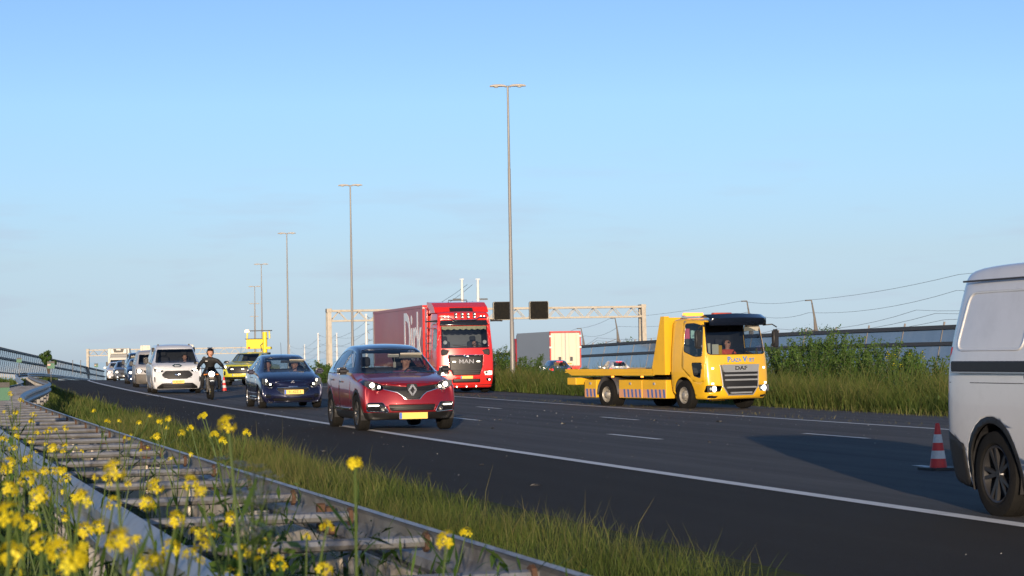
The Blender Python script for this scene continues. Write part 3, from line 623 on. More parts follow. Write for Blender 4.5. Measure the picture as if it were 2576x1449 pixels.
# a dark shrub rooted behind the left barrier, and trees behind the right one
def tree(x, ytop, d, zb, w, label, seed, name='tree', dark=DARKLEAF):
    r = np.random.default_rng(seed); t = at(x, ytop, d); H = t.z-zb; o = empty(name, (t.x, t.y, zb), 0, label, 'tree'); tr = MB(); LV = []; LT = []
    tr.tube([(0, 0, 0), (.1, 0, H*.35), (0, .1, H*.7)], [.16, .12, .05], 8)
    cl = []
    for i in range(12):
        a = r.uniform(0, 6.28); q = w*.5*r.uniform(.2, 1); c = np.array([q*math.cos(a), q*math.sin(a), H*r.uniform(.42, .9)]); cl.append((c, w*r.uniform(.14, .26))); tr.tube([(0, 0, H*.3), tuple(c*np.array([.5, .5, .9])), tuple(c)], [.06, .035, .012], 5)
    for c, q in cl:
        for k in range(130):
            dd = r.normal(size=3); dd /= np.linalg.norm(dd); p = c+dd*q*r.random()**.4; u = r.normal(size=3); u /= np.linalg.norm(u); v = np.cross(u, dd); v /= np.linalg.norm(v)+1e-6; L = .17*r.uniform(.6, 1.4)
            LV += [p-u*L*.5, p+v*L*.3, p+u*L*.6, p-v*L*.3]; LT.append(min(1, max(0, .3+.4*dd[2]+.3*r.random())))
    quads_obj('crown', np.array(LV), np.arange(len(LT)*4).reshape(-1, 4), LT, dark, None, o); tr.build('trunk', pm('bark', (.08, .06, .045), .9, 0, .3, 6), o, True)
tree(2045, 818, 190, -2.2, 4.6, 'round dark tree behind the glass barrier at the railway mast', 41)
tree(2010, 838, 192, -2.2, 3.4, 'smaller dark tree left of the round tree behind the glass barrier', 42)
tree(1600, 848, 255, -2.8, 3.6, 'small tree behind the glass barrier under the gantry end', 43)
tree(1515, 858, 258, -2.8, 2.6, 'tiny tree top showing over the glass barrier behind the white car', 44)
tree(120, 880, 222, -.8, 1.5, 'dark shrub growing against the left glass barrier', 45, 'shrub')
# ---- wild rape plants: branching stems, narrow leaves, heads of four-petalled yellow flowers
def flower_head(r, c, rad, nf, V, T):
    for i in range(nf):
        a = r.uniform(0, 6.28); el_ = r.uniform(-.25, 1.3); d = np.array([math.cos(a)*math.cos(el_), math.sin(a)*math.cos(el_), math.sin(el_)]); p = c+d*rad*r.uniform(.55, 1.05)
        u = np.cross(d, [0, 0, 1.])+1e-3; u /= np.linalg.norm(u); v = np.cross(d, u); ro = r.uniform(0, 1.57); ps = rad*.46*r.uniform(.75, 1.15); tn = r.uniform(0, 1)
        for k in range(4):
            t = ro+k*1.5708; e = u*math.cos(t)+v*math.sin(t); g = -u*math.sin(t)+v*math.cos(t)
            V += [p, p+e*ps*.62+g*ps*.34+d*ps*.12, p+e*ps*1.05+d*ps*.02, p+e*ps*.62-g*ps*.34+d*ps*.12]; T.append(tn)
def rape(seed, H, nh, rad, bend):
    r = np.random.default_rng(seed); st = MB(); LV = []; LT = []; heads = []
    ba = r.uniform(0, 6.28); bd = np.array([math.cos(ba), math.sin(ba), 0])*bend*H
    main = [bd*t*t+np.array([0, 0, H*t]) for t in np.linspace(0, 1, 6)]
    st.tube(main, [.0036, .0033, .003, .0027, .0023, .0018], 5, cap=False); heads.append((main[-1], rad))
    for k in range(nh-1):
        t0 = r.uniform(.35, .75); p0 = bd*t0*t0+np.array([0, 0, H*t0]); a = r.uniform(0, 6.28); L = H*(1-t0)*r.uniform(.6, .98); o = np.array([math.cos(a), math.sin(a), 0])*L*.42
        br = [p0+o*(t*.9)+np.array([0, 0, L*t])-o*.25*t*t for t in (0, .35, .7, 1)]; st.tube(br, [.0021, .0019, .0016, .0013], 4, cap=False); heads.append((br[-1], rad*r.uniform(.55, .9)))
    for k in range(16):                        # narrow pods and leaves
        t = r.uniform(.12, .9); p = bd*t*t+np.array([0, 0, H*t]); a = r.uniform(0, 6.28); L = r.uniform(.04, .11)*(1.3-t*.6); o = np.array([math.cos(a), math.sin(a), r.uniform(.2, .9)])*L; w = np.array([-math.sin(a), math.cos(a), 0])*(.004+.012*(1-t)*r.random())
        LV += [p, p+o*.5+w, p+o, p+o*.5-w]; LT.append(r.random())
    root = empty('rape_plant'); fo = st.build('stem', STEMM, root); a_ = fo.data.attributes.new('tone', 'FLOAT', 'FACE'); a_.data.foreach_set('value', [.5]*len(fo.data.polygons))
    quads_obj('leaves', np.array(LV), np.arange(len(LT)*4).reshape(-1, 4), LT, HERB, None, root)
    for c, q in heads:
        V = []; T = []; flower_head(r, np.array([0, 0, 0.]), q, 15 if q > rad*.8 else 9, V, T); o = quads_obj('flower_head', np.array(V), np.arange(len(T)*4).reshape(-1, 4), T, PETAL, None, root); o.location = c
    return root, main[-1]
RV = [rape(60+i, .80, nh, rad, b) for i, (nh, rad, b) in enumerate(((3, .020, .12), (4, .018, .2), (2, .023, .16), (4, .017, .1), (3, .018, .28), (1, .024, .22)))]
def rape_at(x, y, d, var, label, group, zg=None):
    """plant whose top flower head stands at this sight line"""
    p = at(x, y, d); root, tip = RV[var]; o = copy_tree(root); a = random.uniform(0, 6.28)
    g = zg if zg is not None else -.12
    sc = max(.25, (p.z-g)/.80); hs = .8+.35*min(1.6, max(.6, sc))*0; o.rotation_euler = (0, 0, a); q = Rz(a) @ Vector((tip[0], tip[1], 0))*sc
    o.location = (p.x-q.x, p.y-q.y, g); o.scale = (sc, sc, sc); tag(o, label, 'flower', group)
    for c in o.children:
        if c.name.startswith('flower_head'): c.scale = (1/sc,)*3
BIG = [(575, 1072, 4.6, 2, 'single yellow flower head standing out against the road below the motorcycle'), (893, 1171, 5.0, 5, 'yellow flower head on a curved stem rising above the guard rail'), (1123, 1363, 4.6, 2, 'lone yellow flower head at the right end of the guard rail'), (1172, 1342, 7.5, 5, 'small yellow flower in the grass right of the guard rail'), (822, 1327, 5.2, 1, 'pair of yellow flower heads over the guard rail cross tube'), (293, 1188, 3.9, 2, 'large blurred yellow flower head above the guard rail tubes'), (477, 1220, 5.0, 2, 'yellow flower head right of the large blurred one')]
for x, y, d, v, lb in BIG: rape_at(x, y, d, v, lb, None)
NG = 'blurred yellow rape flower close to the lens in front of the guard rail'
for x, y, d, v in ((445, 1312, 4.6, 2), (395, 1227, 5.2, 2), (25, 1300, 3.3, 2), (185, 1416, 3.0, 5), (305, 1365, 3.4, 2), (380, 1416, 3.7, 5), (205, 1258, 4.2, 5), (100, 1250, 4.6, 2), (105, 1372, 3.8, 2), (583, 1309, 5.6, 2), (812, 1437, 4.6, 0), (365, 1272, 5.0, 2), (155, 1392, 3.4, 2), (65, 1210, 5.2, 2), (20, 1170, 6, 2), (20, 1235, 5.0, 2), (75, 1320, 4.8, 2), (250, 1330, 5.4, 2), (285, 1270, 5.6, 2), (215, 1340, 4.8, 2), (430, 1385, 4.6, 2), (505, 1375, 5.0, 2), (610, 1395, 5.2, 2), (700, 1420, 5.2, 2), (30, 1400, 3.4, 2), (530, 1340, 6, 2), (670, 1365, 6, 2)):
    rape_at(x, y, d, v, NG, 'rape flowers close to the lens')
MG = 'small yellow rape flower among the crowd behind the left guard rail'
for k in range(26):
    y = random.uniform(985, 1210); x = random.uniform(0, 1)*min(250, 60+(y-985)*1.15); d = 16-(y-985)/225*8.5+random.uniform(-1.5, 1.5); rape_at(x, y, d, random.choice((0, 2, 4, 5, 5)), MG, 'rape flowers behind the left guard rail')
VG = 'slender yellow rape flower in the grass strip beside the hard shoulder'
for x, y, d in ((375, 1048, 14), (402, 1062, 13), (418, 1078, 13), (508, 1050, 12), (480, 1078, 12), (236, 1035, 18), (350, 1065, 15), (620, 1090, 10), (515, 1045, 13), (455, 1092, 11), (560, 1110, 9.5), (395, 1100, 11), (300, 1060, 15), (425, 1055, 13), (540, 1095, 10), (270, 1060, 16)):
    rape_at(x, y, d, random.choice((4, 5, 2)), VG, 'rape flowers in the grass strip')
FG = 'little yellow flower in the tall grass in front of the white van'
for k in range(9):
    p = at(random.uniform(2235, 2345), random.uniform(885, 918), 58); o = copy_tree(RV[3][0]); o.location = (p.x, p.y, p.z-1.0); o.scale = (1.25,)*3; tag(o, FG, 'flower', 'yellow flowers in the median')
# white umbels near the rail
def umbel(x, y, d, label):
    p = at(x, y, d); r = np.random.default_rng(int(x)); H = p.z+.12; o = empty('cow_parsley', (p.x, p.y, -.12), 0, label, 'flower', 'white cow parsley at the guard rail'); st = MB(); st.tube([(.03, 0, 0), (.02, .02, H*.5), (0, 0, H*.9)], [.005, .004, .003], 5)
    for k in range(7):
        a = k*.9; q = .012+.05*r.random(); c = np.array([q*math.cos(a), q*math.sin(a), H*(.97+.03*r.random())]); st.tube([(0, 0, H*.9), tuple(c)], .0014, 3); V = []; T = []
        for j in range(26):
            e = c+np.array([r.normal(0, .010), r.normal(0, .010), r.normal(0, .003)]); V += [e+np.array(q_)*.0045 for q_ in ((1, 0, 0), (0, 1, .2), (-1, 0, 0), (0, -1, .2))]; T.append(r.random())
        quads_obj('umbel', np.array(V), np.arange(len(T)*4).reshape(-1, 4), T, UMBEL, None, o)
    LV = []; LT = []
    for k in range(70):
        t = r.uniform(.3, .9); a = r.uniform(0, 6.28); L = .12*r.random(); b = np.array([L*math.cos(a), L*math.sin(a), H*t+L*.3]); w = r.normal(size=3)*.012; u = r.normal(size=3)*.02; LV += [b, b+w+u*.5, b+u, b-w+u*.5]; LT.append(r.random())
    quads_obj('leaves', np.array(LV), np.arange(len(LT)*4).reshape(-1, 4), LT, HERB, None, o); so = st.build('stem', STEMM, o); a_ = so.data.attributes.new('tone', 'FLOAT', 'FACE'); a_.data.foreach_set('value', [.4]*len(so.data.polygons))
for x, y, d in ((655, 1165, 5.6), (632, 1190, 5.8), (640, 1215, 5.2), (675, 1255, 5.4), (625, 1310, 5.0), (660, 1325, 5.3), (565, 1150, 6.4), (30, 1018, 12), (125, 1115, 10)):
    umbel(x, y, d, 'white cow parsley head at the guard rail')
# tangle of thin stems and leaves behind and between the rails
V = []; T = []
for k in range(14000):
    s = random.uniform(-12.5, 12) if k % 3 else random.uniform(-12.5, -4); n = random.uniform(-9.4, -7.2) if k % 3 else random.uniform(-7.1, -6.25); b = np.array(W(s, n, 0)); hmax = .78 if n > -7.2 else .8; h = hmax*random.random()**1.2; d = rng.normal(size=3); d[2] = abs(d[2])+.4; d /= np.linalg.norm(d); L = random.uniform(.05, .19); w = np.cross(d, [0, 0, 1.]); w /= np.linalg.norm(w)+1e-6; w *= random.uniform(.0015, .006) if k % 4 else random.uniform(.006, .016); p = b+np.array([0, 0, h])
    V += [p-w*.5, p+d*L*.5+w, p+d*L+[0, 0, -.02], p+d*L*.5-w]; T.append(random.random())
tag(quads_obj('herb_tangle', np.array(V), np.arange(len(T)*4).reshape(-1, 4), T, HERB), 'tangle of thin green stems and leaves around the guard rail', 'plants')
for b_ in bv:
    for c in list(b_.children): bpy.data.objects.remove(c)
    bpy.data.objects.remove(b_)
for b_, _ in RV:
    for c in list(b_.children): bpy.data.objects.remove(c)
    bpy.data.objects.remove(b_)
# ================================================================= vehicles: body tools
def interp(tab, x, k):
    return float(np.interp(x, [t[0] for t in tab], [t[k] for t in tab]))
def body_mesh(st, fr, rr, crown=.03, rows=(0, .12, .36, .66, 1.0), urows=(.4, .82, 1.0), cols=(-1, -.86, -.45, 0, .45, .86, 1), wrap=.2, rwrap=.12, sub=2, bulge=.985):
    """subdivided cage: st = (x, zbot, zbelt, ztop, wbot, wbelt, wtop) from front to rear; fr/rr = x offsets of the end faces per row"""
    st = sorted(st, key=lambda t: -t[0]); ns = len(st); nr = len(rows)+len(urows); nc = len(cols)
    def side(i, j):
        x, zb, zl, zt, wb, wl, wt = st[i]
        if j < len(rows):
            f = rows[j]; z = zb+(zl-zb)*f; w = wb+(wl-wb)*min(1, f/.36) if f < .36 else wl*(1 if f < .99 else bulge)
        else:
            f = urows[j-len(rows)]; z = zl+(zt-zl)*f; w = wl*bulge+(wt-wl*bulge)*f
        return z, w
    def off(i, j, v):
        o = 0
        if i == 0: o = (fr[j] if j < len(fr) else fr[-1])-wrap*abs(v)**2.6
        elif i == 1: o = -wrap*.35*abs(v)**2.6+(fr[j] if j < len(fr) else fr[-1])*.25
        elif i == ns-1: o = (rr[j] if j < len(rr) else rr[-1])+rwrap*abs(v)**2.6
        elif i == ns-2: o = rwrap*.3*abs(v)**2.6
        return o
    bm = bmesh.new(); G = {}
    def V(key, co):
        if key not in G: G[key] = bm.verts.new(co)
        return G[key]
    def S(i, j, c):      # side/top/bottom/end vertex
        x = st[i][0]; z, w = side(i, j); v = cols[c]
        if c in (0, nc-1): return V((i, j, c), (x+off(i, j, v), v*w, z))
        zz = z+(crown*(1-v*v) if j == nr-1 else 0); return V((i, j, c), (x+off(i, j, v), v*w, zz))
    for i in range(ns-1):
        for j in range(nr-1):
            bm.faces.new((S(i, j, nc-1), S(i, j+1, nc-1), S(i+1, j+1, nc-1), S(i+1, j, nc-1)))
            bm.faces.new((S(i+1, j, 0), S(i+1, j+1, 0), S(i, j+1, 0), S(i, j, 0)))
        for c in range(nc-1):
            bm.faces.new((S(i, nr-1, c), S(i+1, nr-1, c), S(i+1, nr-1, c+1), S(i, nr-1, c+1)))
            bm.faces.new((S(i+1, 0, c), S(i, 0, c), S(i, 0, c+1), S(i+1, 0, c+1)))
    for i, fl in ((0, False), (ns-1, True)):
        for j in range(nr-1):
            for c in range(nc-1):
                f = (S(i, j, c), S(i, j+1, c), S(i, j+1, c+1), S(i, j, c+1)); bm.faces.new(f[::-1] if not fl else f)
    bmesh.ops.recalc_face_normals(bm, faces=bm.faces)
    me = bpy.data.meshes.new('b'); bm.to_mesh(me); bm.free(); o = bpy.data.objects.new('b', me); COL.objects.link(o)
    md = o.modifiers.new('s', 'SUBSURF'); md.levels = sub; md.render_levels = sub
    dg = bpy.context.evaluated_depsgraph_get(); m2 = bpy.data.meshes.new_from_object(o.evaluated_get(dg)); bpy.data.objects.remove(o); bpy.data.meshes.remove(me)
    b2 = bmesh.new(); b2.from_mesh(m2); bpy.data.meshes.remove(m2); return b2
def inpoly(p, poly):
    x, y = p; c = False; n = len(poly)
    for i in range(n):
        x1, y1 = poly[i]; x2, y2 = poly[i-1]
        if (y1 > y) != (y2 > y) and x < (x2-x1)*(y-y1)/(y2-y1)+x1: c = not c
    return c
AX = {'x': (1, 2), 'y': (0, 2), 'z': (0, 1)}
def cut(bm, poly, axis, cond):
    """splits the body along an outline seen along an axis and returns the faces inside it"""
    i, j = AX[axis]; x0 = min(p[0] for p in poly)-.002; x1 = max(p[0] for p in poly)+.002; y0 = min(p[1] for p in poly)-.002; y1 = max(p[1] for p in poly)+.002
    X0, X1, Y0, Y1 = x0-.5, x1+.5, y0-.5, y1+.5
    def rec(f):
        a = [v.co[i] for v in f.verts]; b = [v.co[j] for v in f.verts]; return (f, min(a), max(a), min(b), max(b), a, b)
    cand = []
    for f in bm.faces:
        c = f.verts[0].co
        if c[i] < X0 or c[i] > X1 or c[j] < Y0 or c[j] > Y1: continue
        q = rec(f)
        if q[2] >= x0 and q[1] <= x1 and q[4] >= y0 and q[3] <= y1 and cond(f): cand.append(q)
    n = len(poly)
    for k in range(n):
        p, q = poly[k], poly[(k+1) % n]; dx, dy = q[0]-p[0], q[1]-p[1]
        if math.hypot(dx, dy) < 1e-5: continue
        co = [0, 0, 0]; no = [0, 0, 0]; co[i], co[j] = p; no[i], no[j] = dy, -dx
        ex0, ex1, ey0, ey1 = min(p[0], q[0])-.02, max(p[0], q[0])+.02, min(p[1], q[1])-.02, max(p[1], q[1])+.02
        fs = []; rest = []
        for g in cand:
            if g[2] >= ex0 and g[1] <= ex1 and g[4] >= ey0 and g[3] <= ey1:
                sd_ = [(u-p[0])*dy-(w-p[1])*dx for u, w in zip(g[5], g[6])]
                if min(sd_) < 0 < max(sd_): fs.append(g[0]); continue
            rest.append(g)
        if not fs: continue
        es = {e for f in fs for e in f.edges}; vs_ = {v for f in fs for v in f.verts}
        ret = bmesh.ops.bisect_plane(bm, geom=list(vs_)+list(es)+fs, dist=1e-5, plane_co=co, plane_no=no)
        cand = rest+[rec(g) for g in {g for g in ret['geom'] if isinstance(g, bmesh.types.BMFace) and g.is_valid}]
    out = []
    for g in cand:
        f = g[0]
        if not f.is_valid: continue
        f.normal_update()
        if not cond(f): continue
        c = f.calc_center_median()
        if inpoly((c[i], c[j]), poly): out.append(f)
    return out
def take(bm, faces, gap=0.0, push=0.0):
    """moves faces out of the body into a piece of their own"""
    nb = bmesh.new(); mp = {}
    for f in faces:
        vs = []
        for v in f.verts:
            if v not in mp: mp[v] = nb.verts.new(v.co)
            vs.append(mp[v])
        try: nf = nb.faces.new(vs); nf.smooth = True
        except ValueError: pass
    bmesh.ops.delete(bm, geom=faces, context='FACES')
    if gap and nb.faces:
        r = bmesh.ops.inset_region(nb, faces=nb.faces[:], thickness=gap, use_boundary=True, use_even_offset=True); bmesh.ops.delete(nb, geom=r['faces'], context='FACES')
    if push:
        nb.normal_update()
        mv = [(v, v.normal.copy()) for v in nb.verts]
        for v, no in mv: v.co += no*push
    return nb
def bm_obj(bm, name, mats, parent, thick=0.0, smooth=True, ang=40):
    me = bpy.data.meshes.new(name); bm.to_mesh(me); bm.free()
    for m in (mats if isinstance(mats, (list, tuple)) else [mats]): me.materials.append(m)
    if smooth: me.polygons.foreach_set('use_smooth', [True]*len(me.polygons)); me.set_sharp_from_angle(angle=R(ang))
    o = new_obj(name, me, parent)
    if thick:
        md = o.modifiers.new('thickness', 'SOLIDIFY'); md.thickness = thick; md.offset = -1
        if isinstance(mats, (list, tuple)) and len(mats) > 1: md.material_offset = 1; md.material_offset_rim = 0
    return o
FRONT = lambda f: f.normal.x > .12
REAR = lambda f: f.normal.x < -.12
LEFT = lambda f: f.normal.y > .25
RIGHT = lambda f: f.normal.y < -.25
TOP = lambda f: f.normal.z > .25
def mir(poly): return [(-p[0], p[1]) for p in poly][::-1]
class Car:
    def __init__(s, name, label, cat, loc, yaw, bm, paint, group=None):
        s.root = empty(name, loc, yaw, label, cat, group); s.bm = bm; s.paint = paint
    def piece(s, name, poly, axis, cond, mat, gap=0, push=0, thick=.02, parent=None, both=False):
        r = []
        for pl in ([poly] if not both else [poly, mir(poly)]):
            s.bm.normal_update(); fs = cut(s.bm, pl, axis, cond)
            if not fs: continue
            nb = take(s.bm, fs, gap, push)
            if name == 'door':                  # drop slivers cut loose by an arch or a window
                left = set(nb.faces); isl = []
                while left:
                    st_ = [left.pop()]; g = []
                    while st_:
                        f = st_.pop(); g.append(f)
                        for e in f.edges:
                            for h in e.link_faces:
                                if h in left: left.discard(h); st_.append(h)
                    isl.append(g)
                isl.sort(key=lambda g: -sum(f.calc_area() for f in g))
                for g in isl[1:]: bmesh.ops.delete(nb, geom=g, context='FACES')
            o = bm_obj(nb, name, mat, parent or s.root, thick); r.append(o)
        return r
    def hole(s, poly, axis, cond):
        s.bm.normal_update(); bmesh.ops.delete(s.bm, geom=cut(s.bm, poly, axis, cond), context='FACES')
    def arches(s, wheels, r, liner=True):
        for (x, zc) in wheels:
            pl = [(x+r*math.cos(t), zc+r*math.sin(t)) for t in np.linspace(-.6, math.pi+.6, 22)]+[(x-r*.8, -.3), (x+r*.8, -.3)]
            for cnd in (lambda f: f.normal.y > .02 and abs(f.calc_center_median().y) > .45, lambda f: f.normal.y < -.02 and abs(f.calc_center_median().y) > .45): s.hole(pl, 'y', cnd)
    def finish(s, name='body'):
        bmesh.ops.delete(s.bm, geom=[v for v in s.bm.verts if not v.link_faces], context='VERTS')
        s.body = bm_obj(s.bm, name, [s.paint, INTERIOR], s.root, .025); return s.body
_WH = {}
def wheel_meshes(kind, r, w, spokes):
    k = (kind, r, w, spokes)
    if k in _WH: return _WH[k]
    rr = r*.66 if kind != 'truck' else r*.56
    t = MB().lathe([(-w/2*.78, rr), (-w/2*.96, rr*1.08), (-w/2, (rr+r)/2), (-w/2*.9, r*.965), (-w/2*.6, r*.995), (-w*.13, r), (-w*.12, r*.985), (-w*.08, r*.985), (-w*.07, r), (w*.07, r), (w*.08, r*.985), (w*.12, r*.985), (w*.13, r), (w/2*.6, r*.995), (w/2*.9, r*.965), (w/2, (rr+r)/2), (w/2*.96, rr*1.08), (w/2*.78, rr)], 40, 'y', close=True).mesh('wheel', RUBBER, True)
    m = MB(); m.lathe([(-w*.3, rr*1.0), (w*.40, rr*1.01), (w*.44, rr*.97), (w*.40, rr*.92), (w*.15, rr*.88), (-w*.3, rr*.86)], 32, 'y')
    m.lathe([(-w*.02, .01), (-w*.02, rr*.9)], 24, 'y', mi=1)
    if kind == 'truck':
        m.lathe([(w*.05, rr*.93), (w*.02, rr*.75), (w*.22, rr*.55), (w*.30, rr*.40), (w*.48, rr*.36), (w*.52, rr*.25), (w*.52, .005)], 28, 'y')
        for i in range(10):
            a = i*.6283; m.tube([(rr*.5*math.cos(a), w*.24, rr*.5*math.sin(a)), (rr*.5*math.cos(a), w*.36, rr*.5*math.sin(a))], .018, 6)
            m.tube([(rr*.74*math.cos(a+.3), w*.03, rr*.74*math.sin(a+.3)), (rr*.74*math.cos(a+.3), w*.055, rr*.74*math.sin(a+.3))], rr*.09, 8, mi=1)
    else:
        m.lathe([(w*.36, .005), (w*.36, rr*.14), (w*.26, rr*.2), (w*.1, rr*.22)], 16, 'y')
        for i in range(spokes):
            for da in ((-.12, .12) if spokes <= 6 else (0,)):
                a = i*2*math.pi/spokes; c, s_ = math.cos(a+da*.6), math.sin(a+da*.6); c2, s2 = math.cos(a+da*1.6), math.sin(a+da*1.6)
                m.bar((rr*.12*c, w*.27, rr*.12*s_), (rr*.94*c2, w*.33, rr*.94*s2), rr*.13 if spokes <= 6 else rr*.11, .03, up=(0, 1, 0))
    rim = m.mesh('rim', None, True); _WH[k] = (t, rim); return _WH[k]
def wheel(root, x, y, r, w=.2, kind='car', spokes=5, rim=ALLOY, steer=0):
    t, rm = wheel_meshes(kind, r, w, spokes); key = ('rim', rm.name, rim.name)
    if key not in _WH: m2 = rm.copy(); m2.materials.append(rim); m2.materials.append(BLACKPL); _WH[key] = m2
    o = new_obj('wheel', t, root); o.location = (x, y, r); o.rotation_euler = (0, 0, (0 if y > 0 else math.pi)+steer); q = new_obj('rim', _WH[key], o); return o
def plate(root, x, y, z, txt, w=.52, h=.11, face=1, tilt=0.0, blank=False):
    o = empty('number_plate', (0, 0, 0)); bpy.data.objects.remove(o)
    b = MB().box((0, 0, 0), (.012, w, h)).build('number_plate', PLATEY, root); b.location = (x, y, z); b.rotation_euler = (0, tilt, 0 if face > 0 else math.pi)
    MB().box((.008, -w/2+.024, 0), (.004, .045, h-.006)).build('blue_band', PLATEB, b)
    if txt:
        me = text_mesh(txt, h*.86, .001, .82); me.materials.append(PLATEK); t = new_obj('lettering', me, b); t.matrix_local = Matrix(((0, 0, 1, .0085), (1, 0, 0, .02), (0, 1, 0, 0), (0, 0, 0, 1)))
    return b
def front_text(root, txt, x, y, z, size, mat, sx=1, bold=0.002, ext=.006, tilt=0, name='lettering'):
    me = text_mesh(txt, size, ext, sx, bold, name); me.materials.append(mat); t = new_obj(name, me, root); t.matrix_local = Matrix.Translation((x, y, z)) @ Matrix.Rotation(-tilt, 4, 'Y') @ Matrix(((0, 0, 1, 0), (1, 0, 0, 0), (0, 1, 0, 0), (0, 0, 0, 1))); return t
def mirror(root, x, y, z, w, h, d, mat, stalk=.12, stalk_z=-.05):
    sg = 1 if y > 0 else -1; bm = bmesh.new(); bmesh.ops.create_cube(bm, size=1); bmesh.ops.scale(bm, vec=(d, w, h), verts=bm.verts); bmesh.ops.bevel(bm, geom=bm.edges[:], offset=min(w, h, d)*.33, segments=3, affect='EDGES')
    o = bm_obj(bm, 'wing_mirror', mat, root); o.location = (x, y, z)
    MB().box((-d/2-.002, 0, 0), (.006, w*.82, h*.75)).build('mirror_glass', CHROME, o); MB().bar((0, -sg*w*.35, -h*.3), (.03, -sg*(w*.5+stalk), stalk_z-h*.3), .09, .05).build('mirror_arm', BLACKPL, o); return o
def lamp_unit(root, x, y, z, r, lit=True, name='bulb'):
    o = MB().lathe([(-.03, r*.5), (0, r*.9), (.012, r)], 14, 'x').build('reflector_ring', CHROME, root, True); o.location = (x, y, z)
    b = MB().lathe([(-.01, .002), (.012, r*.55), (.0, r*.86)], 14, 'x').build(name, HEADLIT if lit else LAMPCHROME, root, True); b.location = (x, y, z); return b
def proj_x(bvh, y, z, x0=6): 
    h = bvh.ray_cast(Vector((x0, y, z)), Vector((-1, 0, 0))); return h[0].x if h[0] else 0
def seat(root, x, y, z, w=.48, back=.62, m=None):
    o = MB().box((x, y, z), (.5, w, .14), bev=.04).box((x-.26, y, z+back/2), (.13, w*.95, back), Ry(-.18), bev=.05).box((x-.36, y, z+back+.12), (.09, w*.5, .19), Ry(-.12), bev=.035).build('seat', m or SEATM, root, True); return o
def strip_on(bvh, pts, w, h, name, mat, root, lift=.006, x0=6):
    """moulding laid on the front of a body along (y,z) points"""
    path = []
    for y, z in pts: path.append(Vector((proj_x(bvh, y, z, x0)+lift, y, z)))
    mb = MB(); mb.tube(path, w/2, 6); return mb.build(name, mat, root, True)
# ---- people: one skinned body per person
def person(name, joints, bones, label, mats, matmap, loc, yaw, head=True, hair=None, scale=1.0):
    """joints {name: (x,y,z,r)}, bones [(a,b)], matmap {joint: material slot}"""
    names = list(joints); idx = {n: i for i, n in enumerate(names)}; me = bpy.data.meshes.new('p'); me.from_pydata([joints[n][:3] for n in names], [(idx[a], idx[b]) for a, b in bones], [])
    o = bpy.data.objects.new('p', me); COL.objects.link(o); o.modifiers.new('k', 'SKIN'); md = o.modifiers.new('s', 'SUBSURF'); md.levels = md.render_levels = 2
    for i, n in enumerate(names): r = joints[n][3]; me.skin_vertices[0].data[i].radius = (r, r) if not isinstance(r, tuple) else r
    me.skin_vertices[0].data[0].use_root = True
    dg = bpy.context.evaluated_depsgraph_get(); m2 = bpy.data.meshes.new_from_object(o.evaluated_get(dg)); bpy.data.objects.remove(o); bpy.data.meshes.remove(me); m2.name = name
    for m in mats: m2.materials.append(m)
    J = np.array([joints[n][:3] for n in names]); segs = [(idx[a], idx[b]) for a, b in bones]
    Cn = np.array([p.center for p in m2.polygons]); bd = np.full(len(Cn), 9.0); bi = np.zeros(len(Cn), np.int32)
    for a, b in segs:
        ab = J[b]-J[a]; t = np.clip((Cn-J[a])@ab/(ab@ab+1e-9), 0, 1); d = np.linalg.norm(Cn-J[a]-t[:, None]*ab, axis=1); k = d < bd; bd[k] = d[k]; bi[k] = matmap.get((names[a], names[b]), matmap.get(names[b], 0))
    m2.polygons.foreach_set('material_index', bi); m2.polygons.foreach_set('use_smooth', [True]*len(m2.polygons))
    ob = new_obj(name, m2); ob.location = loc; ob.rotation_euler = (0, 0, yaw); ob.scale = (scale,)*3; tag(ob, label, 'person'); return ob
def head_joints(x, y, z, s=1.0, turn=0.0):
    c, si = math.cos(turn), math.sin(turn)
    def q(a, b, e): return (x+(a*c-b*si)*s, y+(a*si+b*c)*s, z+e*s)
    return {'neck': q(0, 0, 0)+(.055*s,), 'jaw': q(.035, 0, .075)+(.058*s,), 'skull': q(.0, 0, .155)+((.092*s, .078*s),), 'crown': q(-.01, 0, .215)+((.07*s, .062*s),), 'nose': q(.108, 0, .105)+(.013*s,), 'chin': q(.07, 0, .045)+(.03*s,)}
HEADB = [('neck', 'jaw'), ('jaw', 'skull'), ('skull', 'crown'), ('jaw', 'nose'), ('jaw', 'chin')]
def face_bits(o, x, y, z, s, turn, hairmat, cap=1.0):
    M = Matrix.Translation((x, y, z)) @ Matrix.Rotation(turn, 4, 'Z')
    for sg in (-1, 1):
        e = MB().lathe([(-.012*s, .001), (-.006*s, .010*s), (.004*s, .008*s), (.006*s, .001)], 8, 'x').build('eye', pm('eye_dark', (.02, .015, .012), .2), o); e.matrix_local = M @ Matrix.Translation((.086*s, sg*.032*s, .135*s))
        a = MB().box((0, 0, 0), (.035*s, .018*s, .06*s), bev=.008*s).build('ear', SKIN, o, True); a.matrix_local = M @ Matrix.Translation((.0, sg*.083*s, .12*s))
    m = MB().box((0, 0, 0), (.012*s, .045*s, .010*s)).build('mouth', pm('lip', (.35, .12, .10), .5), o); m.matrix_local = M @ Matrix.Translation((.092*s, 0, .066*s))
    if hairmat:
        prof = [(.06*s, .100*s), (.12*s, .108*s), (.19*s, .098*s), (.235*s, .066*s), (.25*s, .004)]
        h = MB().lathe(prof, 16, 'z').build('hair', hairmat, o, True); h.matrix_local = M @ Matrix.Translation((-.022*s, 0, 0)) @ Matrix.Diagonal((1.0, .86, 1, 1)) @ Matrix.Rotation(-.22, 4, 'Y')
SHIRTS = {}
